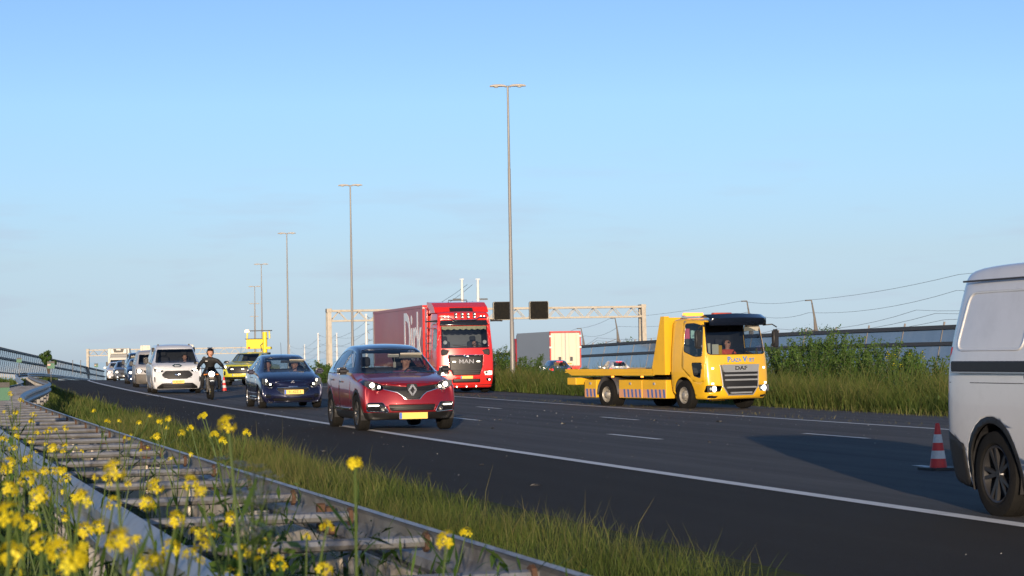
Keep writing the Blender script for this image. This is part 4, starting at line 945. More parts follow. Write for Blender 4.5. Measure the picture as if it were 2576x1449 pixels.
def driver(x, y, z, label, shirt, loc, yaw, hairc=(.03, .02, .015), turn=0.0, wheel_x=.42, arms=True, s=1.0):
    """seated figure, hip at (x,y,z) in the vehicle's frame"""
    j = {'hip': (x, y, z+.10, (.15, .17)), 'belly': (x-.03, y, z+.28, (.125, .16)), 'chest': (x-.06, y, z+.46, (.12, .175)), 'collar': (x-.06, y, z+.57, .075)}
    hj = head_joints(x-.055, y, z+.62, s, turn); j.update(hj); b = [('hip', 'belly'), ('belly', 'chest'), ('chest', 'collar'), ('collar', 'neck')]+HEADB
    for sg, n in ((1, 'l'), (-1, 'r')):
        j['sh'+n] = (x-.05, y+sg*.19, z+.52, .06); j['el'+n] = (x+.10, y+sg*.27, z+.30, .046); j['wr'+n] = (x+wheel_x-.07, y+sg*.17, z+.38, .030); j['hd'+n] = (x+wheel_x, y+sg*.15, z+.42, .036)
        j['kn'+n] = (x+.46, y+sg*.12, z+.12, .07); j['ft'+n] = (x+.62, y+sg*.12, z-.26, .05)
        b += [('chest', 'sh'+n), ('sh'+n, 'el'+n), ('el'+n, 'wr'+n), ('wr'+n, 'hd'+n), ('hip', 'kn'+n), ('kn'+n, 'ft'+n)]
    mm = {k: 1 for k in ('jaw', 'skull', 'crown', 'nose', 'chin', 'neck', 'hdl', 'hdr')}; mm.update({'knl': 2, 'knr': 2, 'ftl': 2, 'ftr': 2})
    sm = pm('shirt_%.2f_%.2f_%.2f' % shirt, shirt, .85, 0, .15, 8, .2, 40)
    o = person('person', j, b, label, [sm, SKIN, pm('dark_trousers', (.02, .022, .03), .85)], mm, loc, yaw)
    face_bits(o, x-.055, y, z+.62, s, turn, pm('hair_%.2f' % hairc[0], hairc, .6, 0, .2, 30) if hairc else None); return o
def steering(root, x, y, z, r=.19):
    pts = [(x+.1*math.sin(t)*0+math.sin(t)*r*.35, y+r*math.cos(t), z+r*math.sin(t)*.93) for t in np.linspace(0, 2*math.pi, 21)]; o = MB().tube(pts, .014, 6).tube([(x, y-r, z), (x+.01, y, z), (x, y+r, z)], .013, 6).tube([(x, y, z), (x+.3, y, z-.18)], .025, 6).build('steering_wheel', BLACKPL, root, True); return o
# ================================================================= cars and vans
def paint(name, col, rough=.32, metal=.0, coat=.9, var=.05): return pm(name, col, rough, metal, var, 2.5, coat=coat, spec=.5, dirt=((.10, .085, .07), .10, 3))
def grow(pl, d=.028):
    cx, cy = sum(p[0] for p in pl)/len(pl), sum(p[1] for p in pl)/len(pl); out = []
    for p in pl:
        v = Vector((p[0]-cx, p[1]-cy)); v = v+v.normalized()*d; out.append((cx+v.x, cy+v.y))
    return out
def make_car(sp, loc, yaw, label, cat, name, group=None):
    bm = body_mesh(sp['st'], sp['fr'], sp['rr'], sp.get('crown', .03), wrap=sp.get('wrap', .2), rwrap=sp.get('rwrap', .12), bulge=sp.get('bulge', .985))
    bvh = BVHTree.FromBMesh(bm); c = Car(name, label, cat, loc, yaw, bm, sp['paint'], group); c.bvh = bvh; r = c.root
    xf, xr, ra = sp['arch']; wr_, ww, spk, rim = sp['wheel']
    c.arches([(xf, wr_), (xr, wr_)], ra)
    if 'trim' in sp:
        for x in (xf, xr):
            pl = [(x+(ra+.055)*math.cos(t), wr_+(ra+.055)*math.sin(t)) for t in np.linspace(-.7, math.pi+.7, 20)]
            for cn in (LEFT, RIGHT): c.piece('arch_trim', pl, 'y', lambda f, cn=cn: cn(f) or abs(f.normal.y) > .1 and (f.normal.y > 0) == (cn is LEFT), sp['trim'])
        zt = sp.get('sillz', .40)
        for cn in (LEFT, RIGHT): c.piece('sill_trim', [(xf-.2, .05), (xf-.2, zt), (xr+.2, zt), (xr+.2, .05)], 'y', cn, sp['trim'])
    for nm, pl, m, push, both in sp.get('front', []):
        c.piece(nm, rpoly(pl, sp.get('rr_', .02), 2), 'x', FRONT, m, 0, push, 0 if m is LAMPGLASS else .03, both=both)
    for nm, pl, m in sp.get('sidep', []):
        for cn in (LEFT, RIGHT): c.piece(nm, rpoly(pl, .02, 2), 'y', lambda f, cn=cn: abs(f.normal.y) > .12 and (f.normal.y > 0) == (cn is LEFT), m, 0, .006, .03)
    for nm, pl, m, push, both in sp.get('back', []):
        c.piece(nm, rpoly(pl, .02, 2), 'x', REAR, m, 0, push, .03, both=both)
    c.piece('windscreen', rpoly(sp['wind'], .05, 3), 'x', FRONT, WIND, 0, -.004, 0)
    if sp.get('seal', True): c.piece('screen_seal', grow(rpoly(sp['wind'], .05, 2)), 'x', FRONT, GLOSSBLK, 0, .002, .012)
    if 'rwind' in sp: c.piece('rear_window', rpoly(sp['rwind'], .05, 3), 'x', REAR, sp.get('rglass', SIDEG), 0, -.004, 0)
    for pl in sp.get('sides', []):
        for cn in (LEFT, RIGHT): c.piece('side_window', rpoly(pl, .04, 3), 'y', cn, sp.get('sglass', SIDEG), 0, -.004, 0)
        if sp.get('seal', True):
            for cn in (LEFT, RIGHT): c.piece('window_seal', grow(rpoly(pl, .04, 2), .022), 'y', cn, GLOSSBLK, 0, .001, .012)
    if 'roof' in sp:
        z, x0, m = sp['roof']; c.piece('roof', [(x0, z), (x0, 4), (-6, 4), (-6, z)], 'y', lambda f: True, [m, INTERIOR], 0, 0, .025)
    for pl in sp.get('doors', []):
        for cn in (LEFT, RIGHT): c.piece('door', rpoly(pl, .04, 2), 'y', cn, [sp['paint'], INTERIOR], .005, 0, .025)
    if 'hood' in sp: c.piece('bonnet', rpoly(sp['hood'], .06, 3), 'z', TOP, [sp.get('hoodm', sp['paint']), INTERIOR], .005, 0, .025)
    c.finish()
    for x, st_ in ((xf, sp.get('steer', 0)), (xr, 0)):
        for sg in (1, -1): wheel(r, x, sg*sp['track'], wr_, ww, 'car', spk, rim, st_)
    # floor pan and wheel wells
    x0, x1 = sp['st'][0][0]-.35, sp['st'][-1][0]+.25; zb = sp['st'][3][1]
    MB().box(((xf+xr)/2, 0, zb+.10), (xf-xr-2*ra, sp['track']*2-.1, .12)).box((xf, 0, zb+.22), (ra*2.1, sp['track']*2-ww-.1, .3)).box((xr, 0, zb+.22), (ra*2.1, sp['track']*2-ww-.1, .3)).box(((x0+xf+ra)/2, 0, zb+.1), (x0-xf-ra, 1.2, .1)).build('underbody', BLACKPL, r)
    for x in (xf, xr):
        for sg in (1, -1):
            mb = MB(); pts = [(x+ra*1.01*math.cos(t), wr_+ra*1.01*math.sin(t)) for t in np.linspace(-.35, math.pi+.35, 16)]; n = len(pts); y0, y1 = sg*(sp['track']-ww*.8), sg*(sp['track']+ww*.42)
            mb.add([(p[0], y0, p[1]) for p in pts]+[(p[0], y1, p[1]) for p in pts], [(i, i+1, i+1+n, i+n) for i in range(n-1)]+[tuple(range(n))]); mb.build('wheel_well', BLACKPL, r)
    if 'mirror' in sp:
        x, y, z, w, h, d, m = sp['mirror']
        for sg in (1, -1): mirror(r, x, sg*y, z, w, h, d, m)
    return c
def fx(c, y, z, lift=.004): return proj_x(c.bvh, y, z)+lift
def outline(c, poly, w, name, mat, lift=.004, closed=True):
    pl = rpoly(poly, .03, 3); pl = pl+[pl[0]] if closed else poly
    dense = []
    for a, b in zip(pl[:-1], pl[1:]):
        k = max(1, int(math.hypot(b[0]-a[0], b[1]-a[1])/.05)); dense += [(a[0]+(b[0]-a[0])*i/k, a[1]+(b[1]-a[1])*i/k) for i in range(k)]
    dense.append(pl[-1]); return strip_on(c.bvh, dense, w, w, name, mat, c.root, lift)
def slats(c, y0, y1, zs, w, name, mat, lift=-.008):
    for z in zs: strip_on(c.bvh, [(y0+(y1-y0)*t, z) for t in np.linspace(0, 1, 9)], w, w, name, mat, c.root, lift)
def decal(c, poly, name, mat, axis='x', lift=.004, parent=None):
    """flat print that follows the body"""
    xs = [p[0] for p in poly]; ys = [p[1] for p in poly]; bm = bmesh.new(); vs = []
    for p in poly:
        h = c.bvh.ray_cast(Vector((6, p[0], p[1])), Vector((-1, 0, 0))) if axis == 'x' else (c.bvh.ray_cast(Vector((p[0], p[1], 6)), Vector((0, 0, -1))) if axis == 'z' else c.bvh.ray_cast(Vector((p[0], axis*6, p[1])), Vector((0, -axis, 0))))
        if h[0] is None: continue
        vs.append(bm.verts.new(h[0]+h[1]*lift))
    if len(vs) > 2: bm.faces.new(vs)
    bmesh.ops.triangulate(bm, faces=bm.faces[:]); return bm_obj(bm, name, mat, parent or c.root, smooth=False)
GLOSSBLK = pm('gloss_black', (.012, .012, .014), .15, 0, .1, coat=.6)
GRILLE = pm('grille_black', (.012, .012, .013), .5, 0, .2, 30)
CLAD = pm('black_cladding', (.009, .009, .0095), .6, 0, .2, 20)
CREAMV = pm('sun_visor', (.42, .40, .34), .8)
# ------------------------------------------------------------- red two-tone crossover
RED = paint('metallic_red', (.25, .008, .013), .36, .35); NIGHT = paint('black_roof_lacquer', (.010, .012, .020), .18)
cap = dict(paint=RED, arch=(1.30, -1.30, .375), wheel=(.335, .22, 5, DARKALLOY), track=.775, wrap=.30, rwrap=.2, crown=.035,
    st=[(2.12, .25, .74, .80, .66, .78, .70), (1.98, .21, .80, .865, .74, .85, .74), (1.6, .20, .87, .945, .80, .885, .74), (1.15, .20, .93, 1.005, .81, .89, .72), (.94, .20, .96, 1.04, .81, .89, .69), (.72, .20, .985, 1.165, .81, .89, .66), (.32, .20, 1.01, 1.41, .81, .89, .60), (-.05, .20, 1.02, 1.525, .81, .89, .575), (-.5, .20, 1.04, 1.575, .81, .89, .565), (-1.1, .21, 1.08, 1.57, .81, .895, .555), (-1.55, .24, 1.11, 1.51, .79, .885, .535), (-1.84, .28, 1.08, 1.34, .76, .86, .53), (-1.98, .32, .98, 1.08, .70, .80, .6)],
    fr=[-.02, .04, .06, .03, -.02, -.04, -.06, -.08], rr=[0, -.03, -.03, .0, .03, .1, .12, .14],
    wind=[(-.69, 1.06), (.69, 1.06), (.52, 1.49), (-.52, 1.49)], rwind=[(-.5, 1.14), (.5, 1.14), (.42, 1.44), (-.42, 1.44)],
    sides=[[(.56, 1.075), (.10, 1.385), (-.30, 1.475), (-.34, 1.075)], [(-.42, 1.08), (-.38, 1.48), (-.9, 1.485), (-1.3, 1.40), (-1.18, 1.13)]], roof=(1.055, .93, [NIGHT, INTERIOR][0]),
    doors=[[(.78, .42), (.70, 1.04), (-.36, 1.04), (-.36, .42)], [(-.39, .42), (-.39, 1.04), (-1.28, 1.045), (-1.24, .86), (-.92, .66), (-.86, .42)]], hood=[(1.93, -.66), (1.93, .66), (.97, .70), (.97, -.70)],
    trim=CLAD, sillz=.36, mirror=(.55, .98, 1.10, .22, .14, .16, GLOSSBLK),
    front=[('upper_grille', [(-.50, .845), (0, .80), (.50, .845), (.50, .765), (.27, .705), (.2, .655), (.13, .585), (-.13, .585), (-.2, .655), (-.27, .705), (-.50, .765)], GRILLE, -.012, False),
           ('headlamp', [(-.86, .965), (-.76, .945), (-.58, .895), (-.47, .82), (-.52, .755), (-.585, .735), (-.75, .78), (-.84, .85)], LAMPGLASS, 0, True),
           ('fog_lamp_bezel', [(-.80, .52), (-.53, .525), (-.43, .35), (-.80, .37)], GLOSSBLK, -.01, True),
           ('lower_grille', [(-.44, .485), (.44, .485), (.40, .37), (-.40, .37)], GRILLE, -.012, False),
           ('lower_bumper', [(-.86, .345), (.86, .345), (.86, .1), (-.86, .1)], CLAD, .004, False)])
c = make_car(cap, W(25.55, .62), face_in(25.5)+.0, 'red crossover car with black roof driving on the edge line', 'car', 'crossover_car'); r = c.root; capt = c
outline(c, [(-.50, .765), (-.27, .705), (-.2, .655), (-.13, .58), (.13, .58), (.2, .655), (.27, .705), (.50, .765)], .016, 'chrome_trim', CHROME, .004, False)
for sg in (-1, 1):
    outline(c, [(sg*.80, .52), (sg*.53, .525), (sg*.43, .35), (sg*.80, .37)], .016, 'chrome_trim', CHROME)
    strip_on(c.bvh, [(sg*a, .475) for a in (.60, .66, .72, .77)], .026, .02, 'daytime_lamp', DRL, r, .006)
    o = lamp_unit(r, fx(c, sg*.53, .405, 0), sg*.53, .405, .045, False, 'fog_lamp')
    x = fx(c, sg*.67, .835, -.05); hl = MB().box((x-.06, sg*.66, .835), (.03, .34, .16), Rz(-sg*.55)).build('lamp_housing', LAMPCHROME, r)
    lamp_unit(r, fx(c, sg*.68, .84, -.012), sg*.68, .84, .048, True); lamp_unit(r, fx(c, sg*.565, .805, -.016), sg*.565, .805, .030, True, 'side_bulb'); 
    MB().box((-.05, sg*.895, .40), (1.6, .012, .03)).build('chrome_trim', CHROME, r)
slats(c, -.42, .42, (.395, .425, .455), .012, 'grille_bar', CLAD); slats(c, -.40, .40, (.745, .785), .012, 'grille_bar', GLOSSBLK)
x = fx(c, 0, .74, .0); em = MB()                        # diamond badge
for a, b in (((0, .095), (.065, 0)), ((.065, 0), (0, -.095)), ((0, -.095), (-.065, 0)), ((-.065, 0), (0, .095))): em.bar((x+.02, a[0], .745+a[1]), (x+.02, b[0], .745+b[1]), .03, .05, up=(1, 0, 0))
em.build('badge', CHROME, r); MB().prism(rpoly([(-.10, .86), (.10, .86), (.09, .64), (-.09, .64)], .05, 3), x-.05, x+.0, 'x').build('badge_plinth', GLOSSBLK, r)
plate(r, fx(c, .0, .30, .035), .0, .285, '', .52, .115)
MB().box((.86, 0, .94), (.42, 1.4, .22), bev=.05).build('dashboard', INTERIOR, r, True); steering(r, .50, .37, .98)
for y in (.37, -.37): seat(r, -.1, y, .52)
MB().box((-.95, 0, .62), (.5, 1.25, .3), bev=.05).box((-1.2, 0, .9), (.14, 1.25, .5), bev=.05).build('rear_seat', SEATM, r, True)
MB().box((.33, .37, 1.37), (.015, .42, .15), Ry(.95)).build('sun_visor', CREAMV, r); MB().box((.36, .03, 1.37), (.03, .22, .06), bev=.01).build('inside_mirror', CREAMV, r); MB().tube([(.45, .03, 1.34), (.45, .03, 1.22)], .004, 4).box((.45, .03, 1.20), (.03, .05, .1)).build('hanging_tag', CREAMV, r)
for y, h in ((-.36, 1.0),): pass
driver(-.06, .37, .52, 'driver of the red crossover, in a dark red top behind the wheel', (.25, .04, .04), r.location, r.rotation_euler.z)
for sg in (1, -1):
    for x_, z_ in ((-.12, .90), (-1.0, .93)): MB().box((x_, sg*.90, z_), (.17, .02, .03), bev=.006).build('door_handle', GLOSSBLK, r)
# ------------------------------------------------------------- dark blue hatchback
NAVY = paint('navy_metallic', (.010, .012, .040), .22, .3)
hat = dict(paint=NAVY, arch=(1.27, -1.27, .345), wheel=(.315, .20, 9, ALLOY), track=.745, wrap=.32, rwrap=.2, crown=.03,
    st=[(2.08, .19, .56, .62, .62, .74, .60), (1.98, .17, .64, .70, .70, .82, .64), (1.7, .17, .76, .84, .76, .855, .64), (1.25, .17, .86, .945, .78, .865, .66), (.98, .17, .895, .99, .78, .868, .65), (.74, .17, .91, 1.10, .78, .868, .62), (.3, .17, .93, 1.315, .78, .868, .575), (-.08, .17, .94, 1.42, .78, .868, .55), (-.5, .17, .96, 1.46, .78, .868, .54), (-1.05, .18, .99, 1.445, .78, .87, .53), (-1.5, .22, 1.01, 1.37, .76, .855, .5), (-1.78, .26, .98, 1.18, .72, .82, .5), (-1.88, .3, .9, 1.0, .66, .76, .55)],
    fr=[-.03, .04, .07, .05, 0, -.03, -.05, -.06], rr=[0, -.03, -.03, .0, .03, .08, .1, .12],
    wind=[(-.64, 1.005), (.64, 1.005), (.49, 1.375), (-.49, 1.375)], rwind=[(-.48, 1.06), (.48, 1.06), (.41, 1.33), (-.41, 1.33)],
    sides=[[(.56, .985), (.14, 1.27), (-.28, 1.37), (-.3, .985)], [(-.38, .985), (-.36, 1.375), (-.8, 1.37), (-1.2, 1.28), (-1.15, 1.04)]],
    doors=[[(.78, .34), (.72, .955), (-.32, .955), (-.32, .34)], [(-.35, .34), (-.35, .955), (-1.22, .97), (-1.2, .8), (-.9, .6), (-.84, .34)]], hood=[(1.88, -.5), (1.88, .5), (1.6, .66), (1.0, .68), (1.0, -.68), (1.6, -.66)],
    mirror=(.58, .95, 1.0, .22, .14, .16, NAVY),
    front=[('grille', [(-.43, .575), (.43, .575), (.44, .51), (.28, .38), (.15, .325), (-.15, .325), (-.28, .38), (-.44, .51)], GRILLE, -.012, False),
           ('headlamp', [(-.83, .86), (-.70, .81), (-.58, .70), (-.45, .615), (-.66, .605), (-.82, .68)], LAMPGLASS, 0, True),
           ('lower_grille', [(-.56, .285), (.56, .285), (.5, .205), (-.5, .205)], GRILLE, -.01, False),
           ('fog_lamp', [(-.72, .40), (-.60, .40), (-.59, .29), (-.72, .30)], GLOSSBLK, -.004, True)])
c = make_car(hat, W(45.05, 1.62), face_in(45)-.01, 'dark blue hatchback with lit lamps following the red crossover', 'car', 'hatchback_car'); r = c.root
outline(c, [(-.43, .575), (.43, .575), (.44, .51), (.28, .38), (.15, .325), (-.15, .325), (-.28, .38), (-.44, .51)], .016, 'chrome_trim', CHROME)
strip_on(c.bvh, [(t, .60) for t in np.linspace(-.12, .12, 5)], .028, .03, 'chrome_trim', CHROME, r)
for sg in (-1, 1):
    x = fx(c, sg*.67, .72, -.06); MB().box((x-.05, sg*.66, .72), (.03, .34, .2), Rz(-sg*.6)).build('lamp_housing', LAMPCHROME, r)
    lamp_unit(r, fx(c, sg*.70, .765, -.014), sg*.70, .765, .045, True); lamp_unit(r, fx(c, sg*.585, .665, -.014), sg*.585, .665, .03, True, 'side_bulb')
    MB().box((0, sg*.87, .27), (1.7, .012, .025)).build('sill_strip', SILVER, r)
    MB().box((-.08, sg*.875, .85), (.16, .02, .028), bev=.006).build('door_handle', NAVY, r)
slats(c, -.40, .40, (.54, .36), .01, 'grille_bar', DARKGREY); plate(r, fx(c, .01, .455, .014), .01, .455, '91-XZZ-3', .52, .115)
em = MB(); x = fx(c, 0, .715, .006)                     # small badge on the nose
for a, b in (((-.05, -.03), (-.01, .03)), ((-.01, .03), (.03, .035)), ((-.01, .0), (.045, -.005)), ((.02, .0), (.05, -.045)), ((.0, .0), (-.02, -.05))): em.bar((x, a[0], .715+a[1]), (x, b[0], .715+b[1]), .012, .016, up=(1, 0, 0))
em.build('badge', CHROME, r)
MB().tube([(-.2, 0, 1.47), (-.42, .02, 1.80)], .005, 5).build('aerial', BLACKPL, r)
MB().box((.9, 0, .86), (.4, 1.36, .2), bev=.05).build('dashboard', INTERIOR, r, True); steering(r, .52, .36, .92)
for y in (.36, -.36): seat(r, -.12, y, .46)
MB().box((-1.15, 0, .8), (.14, 1.2, .5), bev=.05).build('rear_seat', SEATM, r, True); MB().box((.30, .36, 1.285), (.015, .42, .13), Ry(.95)).build('sun_visor', CREAMV, r); MB().box((.33, .03, 1.27), (.03, .24, .07), bev=.01).build('inside_mirror', BLACKPL, r)
driver(-.05, .36, .43, 'driver of the dark blue hatchback, grey haired, under the sun visor', (.10, .10, .10), r.location, r.rotation_euler.z, (.22, .2, .18))
driver(-.05, -.40, .43, 'dark haired passenger in the dark blue hatchback', (.04, .04, .05), r.location, r.rotation_euler.z, (.02, .014, .01), -.15)
# ------------------------------------------------------------- white panel van, front on
WHT = paint('white_van_paint', (.60, .615, .64), .3, 0, .5)
van = dict(paint=WHT, arch=(1.55, -1.55, .40), wheel=(.345, .22, 8, STEELRIM), track=.86, wrap=.30, rwrap=.06, crown=.04, bulge=.99,
    st=[(2.50, .22, .84, .93, .78, .90, .76), (2.34, .19, .96, 1.05, .84, .97, .80), (2.05, .18, 1.06, 1.155, .90, 1.0, .80), (1.75, .18, 1.12, 1.22, .92, 1.005, .80), (1.55, .18, 1.15, 1.30, .92, 1.005, .79), (1.2, .18, 1.2, 1.58, .92, 1.005, .75), (.92, .18, 1.22, 1.79, .92, 1.005, .72), (.65, .18, 1.22, 1.90, .92, 1.005, .72), (.2, .18, 1.22, 1.945, .92, 1.005, .73), (-1.2, .18, 1.22, 1.955, .92, 1.005, .74), (-2.2, .22, 1.22, 1.945, .92, 1.0, .74), (-2.46, .3, 1.2, 1.88, .9, .97, .72)],
    fr=[-.04, .04, .06, .04, -.02, -.05, -.07, -.08], rr=[0, 0, 0, 0, 0, 0, .04, .06],
    wind=[(-.80, 1.245), (.80, 1.245), (.69, 1.765), (-.69, 1.765)], sides=[[(1.36, 1.22), (.95, 1.62), (.86, 1.72), (.42, 1.72), (.42, 1.22)]],
    doors=[[(1.5, .38), (1.5, 1.17), (.34, 1.17), (.34, .38)]], hood=[(2.3, -.7), (2.3, .7), (1.66, .8), (1.66, -.8)], mirror=(1.2, 1.16, 1.33, .19, .27, .15, BLACKPL),
    front=[('grille', [(-.46, .92), (.46, .92), (.61, .785), (.59, .70), (.37, .59), (-.37, .59), (-.59, .70), (-.61, .785)], GRILLE, -.012, False),
           ('headlamp', [(-.92, 1.05), (-.72, .995), (-.54, .925), (-.58, .865), (-.89, .89)], LAMPGLASS, 0, True),
           ('bumper_intake', [(-.60, .425), (.60, .425), (.80, .27), (.82, .12), (-.82, .12), (-.80, .27)], CLAD, -.006, False),
           ('side_vent', [(-.92, .68), (-.865, .68), (-.86, .46), (-.90, .46)], GRILLE, -.01, True)])
c = make_car(van, W(74.0, 1.28), face_in(74)-.02, 'white panel van with dark hexagon badge on its bonnet', 'van', 'panel_van'); r = c.root; VAN = c
slats(c, -.55, .55, (.64, .69, .74, .79, .84, .88), .022, 'grille_bar', DARKGREY, 0)
o = MB().lathe([(0, .002), (.012, .05), (0, .058)], 20, 'x').build('badge', CHROME, r, True); o.location = (fx(c, 0, .775, .015), 0, .775); o.scale = (1, 2.1, .9)
for sg in (-1, 1):
    x = fx(c, sg*.72, .94, -.07); MB().box((x-.04, sg*.73, .945), (.03, .36, .13), Rz(-sg*.5)).build('lamp_housing', LAMPCHROME, r)
    lamp_unit(r, fx(c, sg*.78, .925, -.014), sg*.78, .925, .04, True); lamp_unit(r, fx(c, sg*.68, .92, -.014), sg*.68, .92, .035, True, 'side_bulb'); strip_on(c.bvh, [(sg*a, b) for a, b in ((.60, .955), (.74, .998), (.88, 1.03))], .018, .02, 'daytime_lamp', DRL, r, -.004)
    MB().box((.2, sg*.62, 1.96), (.10, .06, .05)).build('roof_mount', BLACKPL, r)
slats(c, -.55, .55, (.24, .30, .36), .02, 'grille_bar', DARKGREY, 0); plate(r, fx(c, 0, .475, .014), 0, .475, 'V-46-NDV', .52, .125)
decal(c, [(-.20, 1.105), (-.10, 1.165), (.10, 1.165), (.20, 1.105), (.10, 1.045), (-.10, 1.045)], 'bonnet_badge', pm('slate_print', (.02, .05, .06), .5), 'x', .012)
decal(c, [(-.06, 1.14), (-.045, 1.14), (-.045, 1.085), (.07, 1.085), (.07, 1.075), (-.06, 1.075)], 'badge_mark', SWHT, 'x', .018)
MB().box((1.55, 0, 1.08), (.5, 1.6, .26), bev=.05).build('dashboard', INTERIOR, r, True); steering(r, 1.18, .42, 1.16)
for y in (.42, -.42): seat(r, .5, y, .78, .5, .7)
MB().box((.05, 0, 1.2), (.03, 1.75, 1.3)).build('bulkhead', INTERIOR, r)
driver(.62, .42, .70, 'driver of the white panel van wearing sunglasses and a khaki shirt', (.25, .21, .15), r.location, r.rotation_euler.z, (.05, .035, .02))
# ------------------------------------------------------------- small delivery van behind it
GREYV = paint('dirty_white_paint', (.40, .39, .385), .4, 0, .3)
sv = dict(paint=GREYV, arch=(1.38, -1.38, .36), wheel=(.325, .21, 8, STEELRIM), track=.77, wrap=.25, rwrap=.05, crown=.04,
    st=[(2.2, .2, .8, .88, .7, .8, .66), (2.05, .18, .92, .99, .78, .87, .7), (1.7, .18, 1.0, 1.09, .82, .9, .72), (1.3, .18, 1.06, 1.18, .83, .905, .72), (1.05, .18, 1.1, 1.34, .83, .905, .69), (.7, .18, 1.12, 1.62, .83, .905, .65), (.4, .18, 1.12, 1.76, .83, .905, .64), (0, .18, 1.12, 1.82, .83, .905, .65), (-1.2, .18, 1.12, 1.83, .83, .905, .66), (-1.95, .2, 1.12, 1.81, .83, .9, .66), (-2.15, .3, 1.1, 1.74, .8, .87, .64)],
    fr=[-.03, .03, .05, .03, 0, -.03, -.05, -.06], rr=[0]*8, wind=[(-.68, 1.16), (.68, 1.16), (.60, 1.63), (-.60, 1.63)], sides=[[(.95, 1.12), (.55, 1.52), (.1, 1.62), (.1, 1.12)]], mirror=(.85, 1.03, 1.2, .18, .22, .13, BLACKPL),
    doors=[[(1.0, .36), (1.0, 1.08), (.03, 1.08), (.03, .36)]], front=[('headlamp', [(-.84, .92), (-.52, .9), (-.55, .74), (-.83, .72)], LAMPGLASS, 0, True), ('bumper', [(-.9, .66), (.9, .66), (.9, .1), (-.9, .1)], pm('grey_bumper', (.09, .085, .08), .6, dirt=((.16, .13, .1), .6, 3)), .004, False), ('grille', [(-.48, .86), (.48, .86), (.42, .72), (-.42, .72)], GRILLE, -.01, False)])
c = make_car(sv, W(95.0, 1.85), face_in(95)-.02, 'small dirty white delivery van right behind the white panel van', 'van', 'delivery_van'); r = c.root
for sg in (-1, 1): lamp_unit(r, fx(c, sg*.68, .82, .004), sg*.68, .82, .10, True)
plate(r, fx(c, 0, .5, .014), 0, .5, '', .52, .11); MB().box((1.0, 0, 1.0), (.4, 1.4, .22), bev=.05).build('dashboard', INTERIOR, r, True)
for y in (.38, -.38): seat(r, .15, y, .62, .48, .66)
driver(.22, .38, .55, 'driver half hidden inside the small dirty white delivery van', (.12, .12, .14), r.location, r.rotation_euler.z)
# ------------------------------------------------------------- cars further back in the queue, one saloon/hatch shape in three finishes
def far_car(label, col, s, n, tall=1.0, lit=True, name='queued_car', cat='car', group='cars queueing behind the vans', dirn=face_in, tail=False, dy=0):
    P = paint('paint_%.2f_%.2f_%.2f' % col, col, .28, .2); k = tall
    sp = dict(seal=False, paint=P, arch=(1.32, -1.32, .35), wheel=(.32, .21, 5, ALLOY), track=.76, wrap=.3, rwrap=.2, crown=.03,
        st=[(2.15, .2, .62*k, .68*k, .66, .78, .64), (2.02, .18, .7*k, .77*k, .74, .85, .66), (1.65, .18, .82*k, .90*k, .79, .885, .68), (1.2, .18, .89*k, .97*k, .8, .89, .68), (.95, .18, .92*k, 1.02*k, .8, .89, .66), (.7, .18, .94*k, 1.14*k, .8, .89, .63), (.25, .18, .95*k, 1.36*k, .8, .89, .585), (-.1, .18, .96*k, 1.46*k, .8, .89, .565), (-.6, .18, .97*k, 1.49*k, .8, .89, .555), (-1.2, .2, 1.0*k, 1.46*k, .8, .89, .54), (-1.7, .24, 1.0*k, 1.32*k, .78, .87, .52), (-1.98, .28, .96*k, 1.12*k, .74, .83, .52), (-2.08, .32, .88*k, .98*k, .68, .78, .58)],
        fr=[-.03, .04, .06, .04, 0, -.03, -.05, -.06], rr=[0, -.03, -.03, 0, .03, .08, .1, .12], wind=[(-.64, 1.03*k), (.64, 1.03*k), (.5, 1.42*k), (-.5, 1.42*k)], rwind=[(-.5, 1.06*k), (.5, 1.06*k), (.42, 1.38*k), (-.42, 1.38*k)], rglass=DARKG, sglass=DARKG,
        sides=[[(.52, 1.0*k), (.1, 1.29*k), (-.28, 1.39*k), (-.3, 1.0*k)], [(-.38, 1.0*k), (-.36, 1.40*k), (-.9, 1.39*k), (-1.3, 1.28*k), (-1.2, 1.05*k)]], mirror=(.56, 1.0, 1.04*k, .2, .13, .15, P),
        front=[('grille', [(-.42, .60*k), (.42, .60*k), (.36, .44*k), (-.36, .44*k)], GRILLE, -.01, False), ('headlamp', [(-.82, .80*k), (-.5, .70*k), (-.52, .60*k), (-.80, .64*k)], LAMPGLASS, 0, True), ('lower_grille', [(-.55, .34), (.55, .34), (.5, .22), (-.5, .22)], GRILLE, -.01, False)],
        back=[('tail_lamp', [(-.82, .92*k), (-.55, .90*k), (-.56, .78*k), (-.82, .76*k)], REDLAMP, .004, True)])
    c = make_car(sp, W(s, n), dirn(s)+dy, label, cat, name, group); r = c.root
    for sg in (-1, 1): lamp_unit(r, fx(c, sg*.66, .67*k, .004), sg*.66, .67*k, .085 if lit else .05, lit)
    if lit:
        for sg in (-1, 1): lamp_unit(r, fx(c, sg*.62, .32, .006), sg*.62, .32, .045, True, 'fog_lamp')
    MB().box((.88, 0, .9*k), (.4, 1.4, .2), bev=.05).build('dashboard', INTERIOR, r, True)
    for y in (.36, -.36): seat(r, -.12, y, .5*k)
    if tail:
        h = c.bvh.ray_cast(Vector((-6, 0, .66*k)), Vector((1, 0, 0)))[0]; plate(r, h.x-.012, 0, .66*k, '', .52, .11, -1)
        o = MB().box((-1.62, 0, 1.40*k), (.05, .45, .03)).build('brake_light', REDLAMP, r)
    return c
def repaint(root, old, new):
    for o in [root]+list(root.children_recursive):
        if o.type == 'MESH' and any(m is old for m in o.data.materials):
            o.data = o.data.copy()
            for i, m in enumerate(o.data.materials):
                if m is old: o.data.materials[i] = new
